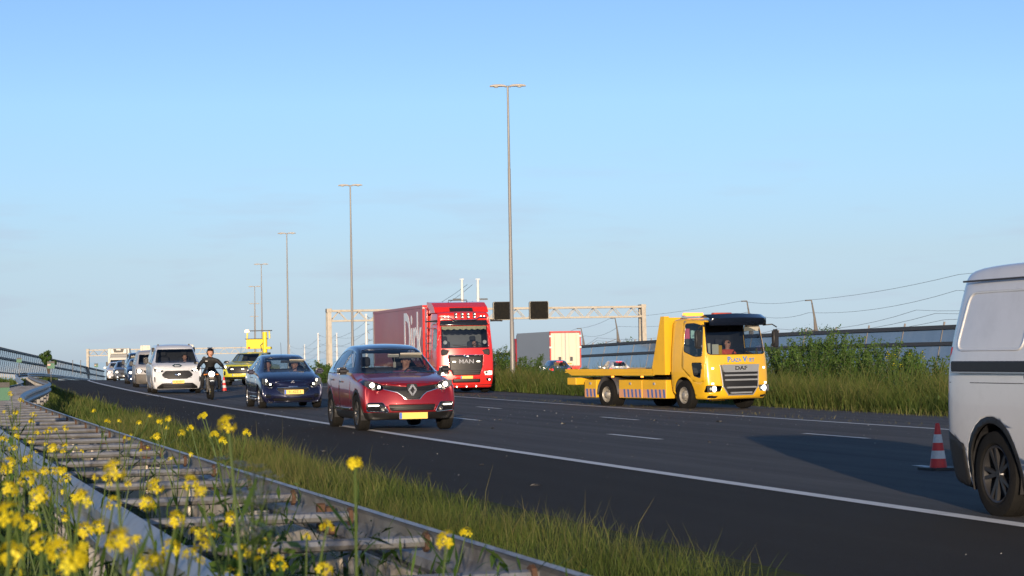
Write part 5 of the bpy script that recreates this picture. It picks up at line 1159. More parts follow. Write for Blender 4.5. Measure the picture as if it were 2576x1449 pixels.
FC = far_car('grey car with glaring headlamps in front of the refrigerated truck', (.10, .105, .115), 147.3, 2.6, 1.0)
FP = far_car('blue car seen from behind beside the grey trailer on the far carriageway', (.02, .06, .16), 142, 33.9, 1.06, False, 'passing_car', 'car', 'cars on the far carriageway', face_out, True)
def car_copy(src, label, col, s_, n_, tall=1.0, dirn=face_in):
    o = copy_tree(src.root); repaint(o, src.paint, paint('paint_%.2f_%.2f_%.2f' % col, col, .28, .2)); o.location = W(s_, n_); o.rotation_euler = (0, 0, dirn(s_)); o.scale = (1, 1, tall); o['label'] = label; return o
car_copy(FC, 'dark blue car showing one lit lamp between the delivery van and the tall dark van', (.012, .028, .07), 114.5, 2.35)
car_copy(FC, 'white car squeezed behind the grey car\'s left flank', (.62, .61, .6), 163.7, 2.3)
car_copy(FC, 'dark car whose roof shows above the grey one in front of the truck', (.05, .08, .13), 188, 3.4, 1.12)
car_copy(FP, 'pale silver car with red lamps seen from behind over the flatbed', (.50, .52, .56), 149, 40.2, 1.0, face_out)
DKB = paint('dark_blue_van_paint', (.012, .016, .026), .25)
dvo = copy_tree(VAN.root); repaint(dvo, WHT, DKB); dvo.name = 'passenger_van'; dvo.location = W(131, 3.1); dvo.rotation_euler = (0, 0, face_in(131)); dvo['label'] = 'tall dark blue van with cream sun visor behind the delivery van'; r = dvo
for ch in list(dvo.children_recursive):
    if ch.name.split('.')[0] in ('bonnet_badge', 'badge_mark'): bpy.data.objects.remove(ch)
MB().box((1.05, 0, 1.66), (.02, 1.3, .2), Ry(.7)).build('sun_visor', CREAMV, r)
driver(.62, .42, .70, 'driver of the tall dark blue van beneath its cream visor', (.10, .09, .09), r.location, r.rotation_euler.z)
# ------------------------------------------------------------- white van cut by the right picture edge, seen from its rear right corner
rv = dict(van); rv['paint'] = paint('silver_white_paint', (.62, .63, .65), .3, .05, .5)
rv['st'] = [(2.50, .22, .84, .93, .78, .90, .76), (2.34, .19, .96, 1.05, .84, .97, .80), (2.05, .18, 1.06, 1.155, .90, 1.0, .80), (1.75, .18, 1.12, 1.22, .92, 1.0, .80), (1.55, .18, 1.15, 1.30, .92, 1.0, .79), (1.2, .18, 1.2, 1.60, .92, 1.0, .76), (.92, .18, 1.22, 1.82, .92, 1.0, .74), (.65, .18, 1.22, 1.93, .92, 1.0, .76), (.2, .18, 1.22, 1.98, .92, 1.0, .78), (-1.2, .18, 1.22, 2.0, .92, 1.0, .80), (-2.25, .2, 1.22, 1.985, .92, .995, .80), (-2.47, .26, 1.2, 1.92, .9, .965, .77)]
rv['back'] = [('tail_lamp', [(-.93, 1.35), (-.80, 1.35), (-.80, .95), (-.93, .95)], pm('tail_lamp_off', (.3, .02, .02), .2), .003, True), ('rear_bumper', [(-1.1, .62), (1.1, .62), (1.1, .05), (-1.1, .05)], CLAD, .01, False)]; rv['rwrap'] = .10; rv['trim'] = CLAD; rv['sillz'] = .34; rv['wheel'] = (.345, .22, 5, DARKALLOY)
rv['sidep'] = [('bumper_corner', [(-2.8, .02), (-2.8, .70), (-2.30, .66), (-2.02, .56), (-2.02, .02)], CLAD)]
c = make_car(rv, W(-.50, 1.26), face_in(-.6), 'white van cut off by the right edge, close to the camera', 'van', 'large_van'); r = c.root; r.scale = (1, 1, 1.03)
for sg in (1, -1):
    MB().box((-.45, sg*1.012, 1.19), (3.4, .03, .085), bev=.008).build('side_rail', BLACKPL, r); MB().box((-.45, sg*1.012, 1.142), (3.4, .034, .012)).build('rail_edge', SILVER, r)
    MB().tube([(x_, sg*.86, 1.875) for x_ in (.6, -.5, -1.5, -2.2)], .008, 6).build('roof_gutter', DARKGREY, r)
    MB().prism(rpoly([(-2.20, 1.32), (-1.0, 1.32), (-1.0, 1.80), (-2.12, 1.80)], .12, 4), sg*.905, sg*.955, 'y').build('blind_panel', rv['paint'], r, True) if False else None
MB().box((.05, 0, 1.2), (.03, 1.75, 1.3)).build('bulkhead', INTERIOR, r)
for cn, sg in ((LEFT, 1), (RIGHT, -1)):
    pts = rpoly([(-2.18, 1.32), (-1.05, 1.32), (-1.05, 1.78), (-2.10, 1.78)], .10, 4); path = []
    for p in pts+[pts[0]]:
        h = c.bvh.ray_cast(Vector((p[0], sg*4, p[1])), Vector((0, -sg, 0)))[0]; path.append(h)
    MB().tube(path, .012, 6, cap=False).build('panel_crease', rv['paint'], r, True)
    for pth in ([(-1.0, .40), (-1.0, 1.12)], [(-2.3, .62), (-2.3, 1.85)], [(-2.28, 1.06), (-1.8, 1.06), (-1.0, 1.06)], [(-2.30, 1.80), (-1.0, 1.82), (0, 1.82)]):
        MB().tube([c.bvh.ray_cast(Vector((p[0], sg*4, p[1])), Vector((0, -sg, 0)))[0] for p in pth], .004, 4).build('panel_gap', BLACKPL, r)
# ================================================================= lorries, pick-up, motorcycle, cones
def ground_z(x, y):
    best = min(((W(s, n)-Vector((x, y, 0))).to_2d().length, s, n) for s in np.arange(y-45, y+5, .5) for n in np.arange(-12, 50, .5)); return W(best[1], best[2]).z
# ------------------------------------------------------------- red articulated lorry
TRED = paint('lorry_red', (.68, .022, .018), .3, 0, .6); TSIDE = pm('trailer_red', (.40, .07, .085), .38, 0, .06, .4, spec=.8, dirt=((.14, .10, .10), .2, 1.2))
man = dict(paint=TRED, wrap=.20, rwrap=.05, crown=.05, bulge=.995, st=[(1.36, .22, 1.75, 3.12, 1.08, 1.19, 1.05), (1.12, .22, 1.78, 3.36, 1.16, 1.235, 1.10), (.6, .22, 1.8, 3.44, 1.18, 1.245, 1.12), (-.2, .25, 1.8, 3.46, 1.18, 1.245, 1.13), (-.95, .3, 1.8, 3.46, 1.16, 1.235, 1.13)], fr=[-.04, .05, .05, .03, .0, -.09, -.2, -.34], rr=[0]*8)
bm = body_mesh(man['st'], man['fr'], man['rr'], .05, wrap=.2, rwrap=.05, bulge=.995); bvh = BVHTree.FromBMesh(bm)
LP = Vector((-2.28, 92.6, 0)); LP.z = ground_z(LP.x, LP.y); lyaw = phi(78)-math.pi/2-.015
c = Car('articulated_lorry', 'red articulated lorry with light bar and a red box trailer behind the crossover', 'lorry', LP, lyaw, bm, TRED); c.bvh = bvh; r = c.root
c.arches([(0, .5)], .60)
for nm, pl, m, push, both in (('windscreen', [(-1.03, 1.90), (1.03, 1.90), (.99, 2.84), (-.99, 2.84)], WIND, -.004, False), ('screen_header', [(-1.04, 2.85), (1.04, 2.85), (1.0, 3.08), (-1.0, 3.08)], GLOSSBLK, .01, False),
        ('grille', [(-.76, 1.62), (.76, 1.62), (.71, 1.1), (.58, .76), (-.58, .76), (-.71, 1.1)], GRILLE, -.01, False), ('headlamp', [(.74, .92), (1.14, .95), (1.14, .77), (.80, .77)], LAMPGLASS, 0, True), ('bumper_intake', [(-.6, .60), (.6, .60), (.6, .44), (-.6, .44)], GRILLE, -.01, False), ('fog_lamp', [(.84, .62), (1.10, .64), (1.10, .48), (.90, .50)], GLOSSBLK, -.004, True), ('bumper_step', [(-1.3, .345), (1.3, .345), (1.3, .325), (-1.3, .325)], BLACKPL, 0, False)):
    c.piece(nm, rpoly(pl, .03, 2), 'x', FRONT, m, 0, push, 0 if m in (WIND, LAMPGLASS) else .03, both=both)
for cn in (LEFT, RIGHT):
    c.piece('side_window', rpoly([(1.02, 1.95), (.92, 2.72), (.15, 2.72), (.15, 1.92), (.6, 1.80)], .06, 3), 'y', cn, SIDEG, 0, -.004, 0); c.piece('door', rpoly([(1.08, 1.0), (1.08, 2.9), (.05, 2.9), (.05, 1.0)], .06, 2), 'y', cn, [TRED, INTERIOR], .006, 0, .025)
c.finish('cab')
for sg in (1, -1):
    wheel(r, 0, sg*1.06, .5, .32, 'truck', 0, STEELRIM); wheel(r, -3.6, sg*1.0, .5, .5, 'truck', 0, STEELRIM)
    for x in (-9.3, -10.6, -11.9): wheel(r, x, sg*1.04, .5, .36, 'truck', 0, STEELRIM)
    lamp_unit(r, fx(c, sg*1.0, .86, 0), sg*1.0, .86, .06, True); lamp_unit(r, fx(c, sg*.88, .85, -.006), sg*.88, .85, .05, False, 'side_bulb'); MB().box((fx(c, sg*.97, .85, -.09), sg*.97, .85), (.03, .34, .16), Rz(-sg*.3)).build('lamp_housing', LAMPCHROME, r)
    lamp_unit(r, fx(c, sg*1.0, .56, .0), sg*1.0, .56, .04, True, 'fog_bulb'); strip_on(c.bvh, [(sg*a, .775) for a in (.82, .95, 1.08)], .03, .02, 'daytime_lamp', DRL, r)
    MB().tube([(.95, sg*1.15, 3.06), (1.0, sg*1.35, 3.05), (1.02, sg*1.62, 3.04)], [.05, .035, .03], 8).box((1.02, sg*1.62, 3.04), (.1, .09, .07), bev=.02).build('camera_arm', BLACKPL, r, True)
    MB().prism([(-.95, .4), (-.95, 3.55), (-1.45, 3.7), (-1.45, .4)], sg*1.19, sg*1.23, 'y').build('side_fairing', TRED, r)
    for k in range(5): MB().box((-.5, sg*1.25, 1.5+k*.32), (.8, .012, .02)).build('air_slot', BLACKPL, r)
    MB().box((-2.3, sg*.9, .75), (1.6, .55, .55), bev=.05).build('fuel_tank', SILVER, r)
slats(c, -.62, .62, (.82, .90, .98), .03, 'grille_bar', DARKGREY, .0); slats(c, -.74, .74, (1.61,), .035, 'chrome_trim', CHROME, .006)
front_text(r, 'MAN', fx(c, 0, 1.33, .012), 0, 1.33, .24, CHROME, 1.25, .004)
for y in (-.52, .52): MB().box((fx(c, y, 1.33, .01), y, 1.33), (.02, .14, .05), bev=.008).build('grille_lamp', DRL, r)
o = MB().lathe([(0, .01), (.02, .10), (0, .13)], 12, 'x').build('badge', CHROME, r); o.location = (fx(c, 0, 1.55, .0), 0, 1.56); o.scale = (1, 1, .5)
plate(r, fx(c, 0, .665, .02), 0, .67, '', .52, .12)
for y in (-.42, 0, .42): lamp_unit(r, fx(c, y, .28, .004), y, .28, .03, True, 'marker_bulb')
pts = [(fx(c, y, z, .06), y, z) for y, z in ((-.95, 3.20), (-.62, 3.19), (-.48, 3.10), (0, 3.09), (.48, 3.10), (.62, 3.19), (.95, 3.20))]; pts = [(max(1.12, p[0]), p[1], p[2]) for p in pts]
MB().tube(pts, .022, 8).build('light_bar', CHROME, r, True)
for y in (-.40, -.13, .13, .40):
    for z in (3.22, 3.34):
        o = MB().lathe([(-.06, .02), (-.04, .055), (.03, .066), (.035, .058), (.02, .002)], 14, 'x').build('spot_lamp', LAMPCHROME, r, True); o.location = (1.16, y, z); 
for y in (-.85, -.7, .7, .85): lamp_unit(r, 1.14, y, 3.24, .025, True, 'marker_bulb')
MB().prism([(.55, 3.42), (.28, 3.66), (-.25, 3.86), (-1.30, 3.92), (-1.30, 3.42)], -1.16, 1.16, 'y').build('roof_deflector', TRED, r); MB().prism([(.55, 3.46), (.36, 3.62), (.30, 3.62), (.30, 3.46)], -.5, .5, 'y').build('roof_intake', BLACKPL, r)
MB().tube([(-.6, -.35, 3.86), (-.55, -.35, 3.97), (-.55, .45, 3.97), (-.6, .45, 3.86)], .02, 6).build('roof_bar', BLACKPL, r)
MB().box((-3.0, 0, .8), (5.2, .9, .3)).box((-.3, 0, .6), (1.4, 1.4, .5)).build('chassis', BLACKPL, r)
MB().box((1.0, 0, 1.72), (.55, 2.1, .3), bev=.06).build('dashboard', INTERIOR, r, True); steering(r, .72, .62, 1.92, .23)
for y in (.62, -.62): seat(r, .05, y, 1.45, .52, .75)
MB().box((-.75, 0, 2.35), (.05, 2.2, 1.6)).build('cab_rear_wall', pm('grey_lining', (.22, .22, .22), .9), r); MB().box((-.6, 0, 2.0), (.5, 2.0, .15), bev=.04).build('bunk', pm('grey_lining', (.22, .22, .22), .9), r)
cu = MB(); n = 60                                        # scalloped cream curtain
vs = []; fs = []
for i in range(n+1):
    t = i/n; y = -.96+1.92*t; x = proj_x(c.bvh, y, 2.78)-.05; vs += [(x, y, 2.83), (x+.015*math.cos(t*60), y, 2.72-.045*abs(math.sin(t*math.pi*7.5)))]
cu.add(vs, [(2*i, 2*i+2, 2*i+3, 2*i+1) for i in range(n)]); cu.build('curtain', pm('cream_curtain', (.62, .58, .34), .8), r)
for y in (-.85, .85):
    o = MB().lathe([(-.01, .002), (0, .07), (.006, .085)], 12, 'x').build('pennant', SWHT, r); o.location = (proj_x(c.bvh, y, 2.15)-.06, y, 2.15)
for y0 in (-.55, .25): strip_on(c.bvh, [(y0+t*.7, 2.03-.08*t) for t in np.linspace(0, 1, 6)], .025, .02, 'wiper', BLACKPL, r, .02)
driver(.12, .62, 1.36, 'lorry driver in a navy and white top, one hand at his mouth', (.05, .06, .10), LP, lyaw, (.06, .04, .03))
# trailer
X0, X1, TZ0, TZ1 = -1.72, -15.3, 1.12, 3.80
tr = MB(); tr.box(((X0+X1)/2, 0, (TZ0+TZ1)/2), (X0-X1-.1, 2.50, TZ1-TZ0-.06)); tr.build('trailer_box', TSIDE, r)
MB().box((X0-.03, 0, (TZ0+TZ1)/2), (.10, 2.55, TZ1-TZ0), bev=.03).build('trailer_bulkhead', TRED, r, True)
for sg in (1, -1):
    MB().box(((X0+X1)/2, sg*1.262, TZ1-.05), (X0-X1, .03, .12)).build('roof_rail', TSIDE, r); MB().box(((X0+X1)/2, sg*1.262, TZ0+.06), (X0-X1, .03, .14)).build('floor_rail', TRED, r)
    MB().box((X1+.05, sg*1.25, (TZ0+TZ1)/2), (.12, .06, TZ1-TZ0)).build('rear_post', pm('grey_post', (.2, .2, .21), .5), r)
    MB().box((-7.0, sg*1.2, .72), (4.2, .04, .5)).build('side_guard', DARKGREY, r)
    MB().box((X0-.04, sg*1.2, TZ1-.12), (.13, .16, .05)).build('marker_light', SWHT, r)
MB().box(((X0+X1)/2, 0, TZ0-.1), (X0-X1-.5, .9, .2)).build('trailer_frame', BLACKPL, r)
me = text_mesh('Dirk', 3.0, .004, .80, .05); me.materials.append(pm('white_lettering', (.85, .86, .88), .3, 0, .05, 1)); o = new_obj('lettering', me, r); o.matrix_local = Matrix(((1, 0, 0, X0-2.75), (0, 0, -1, -1.256), (0, 1, 0, 2.35), (0, 0, 0, 1)))
# ------------------------------------------------------------- yellow recovery truck
YEL = paint('recovery_yellow', (.74, .42, .015), .3, 0, .7); YELF = pm('yellow_steel', (.70, .40, .018), .42, 0, .08, 1.5, dirt=((.25, .16, .05), .2, 2))
fn, rn = Vector((4.88, 61.0, 0)), Vector((2.90, 64.35, 0)); fd = (fn-rn).normalized(); lt = Vector((-fd.y, fd.x, 0)); dyaw = math.atan2(fd.y, fd.x); o0 = fn+lt*.98; o0.z = ground_z(o0.x, o0.y)-.03
WB = (fn-rn).length
bm = body_mesh([(1.20, .30, 1.42, 2.36, .96, 1.06, .92), (.98, .30, 1.44, 2.50, 1.04, 1.10, .97), (.4, .30, 1.45, 2.56, 1.06, 1.11, .99), (-.3, .34, 1.45, 2.58, 1.06, 1.11, 1.0), (-.72, .5, 1.45, 2.56, 1.04, 1.10, .99)], [-.05, .05, .06, .03, 0, -.07, -.15, -.24], [0]*8, .04, wrap=.18, rwrap=.04, bulge=.995); bvh = BVHTree.FromBMesh(bm)
c = Car('recovery_truck', 'yellow flatbed recovery truck with dark visor turning on the far shoulder', 'truck', o0, dyaw, bm, YEL); c.bvh = bvh; r = c.root
c.arches([(0, .42)], .52)
GTOP = pm('silver_grille', (.46, .47, .48), .35, .6, .08)
for nm, pl, m, push, both in (('windscreen', [(-.95, 1.60), (-.86, 1.56), (.86, 1.56), (.95, 1.60), (.90, 2.44), (-.90, 2.44)], WIND, -.004, False), ('grille', [(-.66, 1.26), (.66, 1.26), (.60, .66), (.42, .42), (-.42, .42), (-.60, .66)], GRILLE, -.012, False),
        ('headlamp', [(.62, .68), (1.06, .70), (1.06, .50), (.68, .52)], LAMPGLASS, 0, True), ('fog_lamp', [(.72, .40), (1.0, .42), (1.0, .34), (.76, .33)], GLOSSBLK, -.004, True)):
    c.piece(nm, rpoly(pl, .03, 2), 'x', FRONT, m, 0, push, 0 if m in (WIND, LAMPGLASS) else .03, both=both)
c.piece('screen_seal', grow(rpoly([(-.95, 1.60), (-.86, 1.56), (.86, 1.56), (.95, 1.60), (.90, 2.44), (-.90, 2.44)], .03, 2), .045), 'x', FRONT, GLOSSBLK, 0, .002, .012)
for cn in (LEFT, RIGHT):
    for nm, pl in (('side_window', rpoly([(.86, 1.52), (.80, 2.34), (.45, 2.42), (.02, 2.42), (.02, 1.66), (.55, 1.52)], .08, 3)), ('lower_window', rpoly([(.86, 1.32), (.42, 1.32), (.52, .98), (.80, .92)], .06, 3))):
        c.piece(nm, pl, 'y', cn, SIDEG, 0, -.004, 0); c.piece('window_seal', grow(pl, .025), 'y', cn, GLOSSBLK, 0, .001, .012)
    c.piece('door', rpoly([(1.0, .80), (1.0, 2.52), (-.08, 2.52), (-.08, 1.2), (.5, .80)], .06, 2), 'y', cn, [YEL, INTERIOR], .005, 0, .025)
c.finish('cab')
gx = fx(c, 0, 1.17, .012); MB().prism(rpoly([(-.64, 1.27), (.64, 1.27), (.58, 1.06), (-.58, 1.06)], .03, 2), gx-.05, gx+.01, 'x').build('grille_panel', GTOP, r); front_text(r, 'DAF', gx+.014, 0, 1.165, .15, GLOSSBLK, 1.5, .003)
for z, w in ((.96, .56), (.83, .55), (.62, .50), (.47, .36)):
    x = fx(c, 0, z, .0); MB().bar((x, -w, z+.012), (x, w, z+.012), .05, .045).build('grille_slat', GTOP, r)
outline(c, [(-.66, 1.26), (-.60, .66), (-.42, .42), (.42, .42), (.60, .66), (.66, 1.26)], .03, 'grille_frame', GTOP, .004, False)
BLUEP = pm('blue_print', (.08, .22, .50), .5)
front_text(r, 'P', fx(c, -.37, 1.41, .006), -.37, 1.405, .21, BLUEP, 1.0, .008); front_text(r, 'LAZA', fx(c, -.14, 1.39, .006), -.13, 1.385, .145, BLUEP, .95, .003); front_text(r, 'V', fx(c, .17, 1.41, .006), .17, 1.405, .21, BLUEP, 1.0, .008); front_text(r, 'LIET', fx(c, .38, 1.39, .006), .385, 1.385, .145, BLUEP, .95, .003)
for sg in (1, -1):
    wheel(r, 0, sg*.98, .42, .26, 'truck', 0, STEELRIM, -.05); wheel(r, -WB, sg*.95, .42, .46, 'truck', 0, STEELRIM)
    lamp_unit(r, fx(c, sg*.86, .60, 0), sg*.86, .60, .085, True); MB().box((fx(c, sg*.86, .6, -.10), sg*.86, .6), (.03, .40, .17), Rz(-sg*.3)).build('lamp_housing', LAMPCHROME, r); lamp_unit(r, fx(c, sg*.95, .38, 0), sg*.90, .375, .03, False, 'fog_bulb')
    MB().box((fx(c, sg*.88, 1.16, .004), sg*.88, 1.17), (.012, .07, .05)).build('marker_light', DRL, r); MB().box((fx(c, sg*.9, .745, .004), sg*.9, .745), (.012, .09, .05)).build('marker_light', DRL, r)
    # mirrors
    MB().tube([(.95, sg*1.0, 2.36), (1.12, sg*1.2, 2.38), (1.12, sg*1.36, 2.30)], .018, 6).build('mirror_arm', BLACKPL, r); o = mirror(r, 1.08, sg*1.34, 1.98, .20, .52, .12, BLACKPL, .02)
    # headboard columns and deck edge
    MB().prism([(-.80, 1.0), (-.80, 2.66), (-.98, 2.66), (-1.45, 1.2), (-1.45, 1.0)], sg*1.0, sg*1.17, 'y').build('headboard_column', YELF, r)
    MB().prism([(-1.40, 1.0), (-1.40, 1.17), (-6.15, 1.17), (-6.15, 1.12), (-5.8, .98), (-1.40, .98)], sg*1.12, sg*1.17, 'y').build('deck_edge', YELF, r); MB().box((-3.8, sg*1.172, 1.075), (4.7, .02, .03)).build('deck_rib', YELF, r)
    # lockers and stripes
    for k, (xa, xb) in enumerate(((-.85, -2.05), (-2.08, -WB+.60), (-WB-.62, -WB-1.28))):
        lo = MB().box(((xa+xb)/2, sg*.90, .585), (xa-xb, .42, .53), bev=.012).build('locker', YELF, r)
        ns_ = int((xa-xb-.03)/.2)
        for q in range(ns_):
            x = xa-.04-q*.2; MB().prism([(x, .34), (x-.09, .34), (x-.125, .58), (x-.035, .58)], sg*1.112, sg*1.116, 'y').build('stripe', pm('stripe_blue', (.07, .13, .34), .5), lo)
        MB().box(((xa+xb)/2, sg*1.1125, .46), (xa-xb-.03, .003, .24)).build('stripe_field', pm('stripe_salmon', (.62, .30, .16), .5), lo); MB().box(((xa+xb)/2, sg*1.116, .74), (.10, .02, .07), bev=.006).build('latch', SILVER, lo)
    mb = MB(); pts = [(-WB+.56*math.cos(t), .42+.56*math.sin(t)) for t in np.linspace(0, math.pi, 14)]; m_ = len(pts); mb.add([(p[0], sg*.70, p[1]) for p in pts]+[(p[0], sg*1.13, p[1]) for p in pts], [(i, i+1, i+1+m_, i+m_) for i in range(m_-1)]); q = mb.build('mudguard', DARKGREY, r, True); q.modifiers.new('t', 'SOLIDIFY').thickness = .03
    for x in (-2.0, -3.55): MB().box((x, sg*1.15, .945), (.10, .05, .05), bev=.01).build('side_marker', AMBER, r)
MB().box((-.90, 0, 1.85), (.10, 2.0, 1.55)).build('headboard', YELF, r); MB().box((-3.8, 0, 1.10), (4.65, 2.24, .10)).build('deck', pm('deck_plate', (.24, .22, .16), .5, .4, .2, 2, dirt=((.12, .10, .07), .6, 2)), r)
MB().box((-3.2, 0, .78), (5.4, .86, .28)).box((-.2, 0, .66), (1.1, 1.3, .4)).build('chassis', BLACKPL, r); MB().box((-6.0, 0, .80), (.5, 2.1, .22), bev=.02).build('tail_beam', YELF, r); MB().box((-6.1, 0, .45), (.6, .3, .12)).build('underlift', DARKGREY, r)
for sg in (1, -1): MB().box((-6.27, sg*.9, .78), (.03, .22, .10)).build('tail_lamp', REDLAMP, r)
vz = MB(); n = 14; ring = []                             # tinted sun visor over the screen
for i in range(n+1):
    y = -.98+1.96*i/n; x = 1.16-.16*abs(y/.98)**2.6; ring.append(((x-.30, y, 2.60), (x-.10, y, 2.70-.03*abs(y)), (x+.14, y, 2.58-.02*abs(y)), (x+.13, y, 2.36)))
vz.add([p for q in ring for p in q], [(4*i+k, 4*i+k+1, 4*i+5+k, 4*i+4+k) for i in range(n) for k in range(3)]); q = vz.build('sun_visor', pm('navy_visor', (.006, .010, .022), .15, 0, .1, coat=.6), r, True); q.modifiers.new('t', 'SOLIDIFY').thickness = .012
for y, m in ((-.55, AMBER), (.45, pm('red_beacon_bar', (.45, .08, .05), .3))): MB().box((-.25, y, 2.70), (.18, .62, .09), bev=.02).build('beacon_bar', m, r, True)
MB().box((-.25, 0, 2.655), (.12, 1.8, .04)).build('beacon_rack', SILVER, r)
pl_ = plate(r, fx(c, .04, .29, .02), .04, .29, '61-BZD-6', .52, .11)
for y in (-.30, .36): MB().box((fx(c, y, .29, .006), y, .29), (.006, .08, .10)).build('blue_sticker', PLATEB, r)
MB().box((.72, 0, 1.42), (.5, 1.95, .24), bev=.05).build('dashboard', INTERIOR, r, True); steering(r, .46, .52, 1.56, .22)
for y in (.52, -.52): seat(r, -.15, y, 1.05, .5, .75)
MB().box((.50, -.62, 1.72), (.01, .22, .30)).build('paper_sheet', pm('paper', (.66, .66, .52), .8), r); MB().box((.50, -.34, 1.70), (.01, .22, .28)).build('paper_sheet', pm('paper', (.66, .66, .52), .8), r); MB().box((.30, -.08, 1.66), (.02, .22, .3)).build('yellow_folder', YELF, r)
MB().box((-.55, -.25, 2.1), (.02, .35, .3)).build('hanging_cloth', pm('teal_cloth', (.35, .60, .60), .9), r); MB().box((-.55, -.6, 2.15), (.02, .25, .3)).build('hanging_vest', pm('pink_cloth', (.6, .1, .2), .9), r); MB().box((.93, .62, 2.30), (.012, .5, .2), Ry(.3)).build('inner_visor', CREAMV, r)
driver(-.02, .50, 1.12, 'recovery driver in an orange and white safety vest at the wheel', (.85, .12, .06), o0, dyaw, (.05, .04, .03), .1)
# ------------------------------------------------------------- yellow pick-up with raised sign mast
HIY = paint('pickup_yellow', (.52, .50, .04), .32, 0, .6)
hx = dict(paint=HIY, arch=(1.54, -1.54, .44), wheel=(.385, .25, 6, DARKALLOY), track=.79, wrap=.26, rwrap=.08, crown=.03, st=[(2.45, .40, .98, 1.06, .74, .84, .74), (2.3, .36, 1.05, 1.13, .82, .90, .78), (1.9, .36, 1.12, 1.21, .86, .925, .78), (1.4, .36, 1.17, 1.27, .87, .93, .78), (1.15, .36, 1.2, 1.32, .87, .93, .76), (.95, .36, 1.22, 1.42, .87, .93, .72), (.55, .36, 1.23, 1.68, .87, .93, .67), (.25, .36, 1.23, 1.79, .87, .93, .65), (-.5, .36, 1.23, 1.82, .87, .93, .65), (-1.0, .36, 1.22, 1.76, .87, .93, .65), (-1.15, .38, 1.12, 1.3, .87, .93, .8), (-1.3, .4, 1.05, 1.14, .87, .93, .86), (-2.6, .5, 1.05, 1.14, .86, .92, .85), (-2.75, .55, 1.02, 1.1, .82, .9, .82)],
    fr=[-.05, .03, .05, .04, 0, -.02, -.04, -.05], rr=[0]*8, wind=[(-.70, 1.345), (.70, 1.345), (.60, 1.73), (-.60, 1.73)], sides=[[(.75, 1.27), (.4, 1.6), (.1, 1.70), (-.15, 1.70), (-.15, 1.27)], [(-.22, 1.27), (-.22, 1.70), (-.9, 1.68), (-1.0, 1.3)]], doors=[[(.95, .5), (.95, 1.24), (-.18, 1.24), (-.18, .5)]], trim=CLAD, sillz=.44, mirror=(.72, 1.06, 1.30, .2, .2, .15, CHROME),
    front=[('grille', [(-.50, 1.08), (.50, 1.08), (.62, .93), (.50, .72), (-.50, .72), (-.62, .93)], GRILLE, -.01, False), ('headlamp', [(.60, 1.07), (.90, 1.10), (.90, .98), (.66, .94)], LAMPGLASS, 0, True), ('bumper_lower', [(-1, .50), (1, .50), (1, .2), (-1, .2)], CLAD, .0, False), ('fog_lamp', [(.70, .78), (.84, .84), (.84, .58), (.72, .60)], GLOSSBLK, -.006, True)])
hp = Vector((-14.45, 119.2, 0)); hp.z = ground_z(-14.45, 119.2); ray = Vector((hp.x, hp.y, 0)).normalized(); hyaw = math.atan2(-ray.y, -ray.x)-.30
c = make_car(hx, hp, hyaw, 'yellow pick-up with raised warning board parked across the lane', 'pick-up', 'pickup_truck'); r = c.root
outline(c, [(-.50, 1.08), (-.62, .93), (-.50, .70), (.50, .70), (.62, .93), (.50, 1.08)], .05, 'chrome_trim', CHROME, .004, False); front_text(r, 'TOYO', fx(c, 0, 1.0, .01), 0, 1.0, .11, CHROME, 1.2)
for sg in (1, -1): lamp_unit(r, fx(c, sg*.76, 1.03, 0), sg*.76, 1.03, .07, True); MB().box((fx(c, sg*.30, .92, .006), sg*.30, .92), (.02, .14, .04)).build('flash_lamp', DRL, r)
plate(r, fx(c, 0, .60, .02), 0, .605, 'VNR-22-X', .52, .11); BLUES = pm('blue_chevron', (.03, .12, .32), .4)
for sg in (1, -1): decal(c, [(2.25, sg*.10), (2.25, sg*.32), (1.75, sg*.66), (1.75, sg*.44)], 'chevron', BLUES, 'z', .006); decal(c, [(2.25, sg*.45), (2.25, sg*.68), (2.05, sg*.80), (2.0, sg*.66)], 'chevron', BLUES, 'z', .006)
MB().box((1.05, 0, 1.2), (.4, 1.4, .2), bev=.05).build('dashboard', INTERIOR, r, True)
for y in (.38, -.38): seat(r, .1, y, .78)
MB().tube([(.2, -.5, 1.8), (.1, -.5, 2.15)], .008, 5).build('aerial', BLACKPL, r)
# mast, board, frame, beacon
BY = pm('board_yellow', (.72, .56, .03), .45, 0, .06, 2)
MB().box((-1.9, .25, 1.45), (.5, .5, .7)).build('mast_base', BLACKPL, r); MB().tube([(-1.9, .25, 1.2), (-1.9, .25, 2.95)], .13, 12).build('mast', BY, r, True)
MB().box((-1.95, -.25, 2.28), (.20, 1.15, .54), bev=.02).build('warning_board', BY, r); MB().box((-1.95, -.25, 2.57), (.26, 1.25, .04)).build('board_edge', DARKGREY, r)
MB().box((-1.9, .45, 2.05), (.3, .34, .14), bev=.02).build('board_foot', BY, r); MB().tube([(-1.75, .1, 1.9), (-1.72, .05, 2.2), (-1.78, .2, 2.35)], .02, 6).build('hydraulic_hose', BLACKPL, r)
for y in (-.80, .52): MB().tube([(-1.95, y, 2.58), (-1.95, y*.95+.0, 3.0)], .045, 6).build('frame_post', BY, r)
MB().bar((-1.95, -.9, 3.02), (-1.95, .62, 3.02), .3, .05).build('top_frame', DARKGREY, r); o = MB().lathe([(0, .002), (.05, .14), (.13, .14), (.17, .002)], 14, 'z').build('beacon', lampm('beacon_glow', (1, .55, .22), 4), r, True); o.location = (-1.9, -.78, 2.92); MB().box((-1.84, -.66, 2.08), (.02, .12, .1)).build('red_label', REDLAMP if False else pm('red_label', (.35, .03, .02), .5), r)
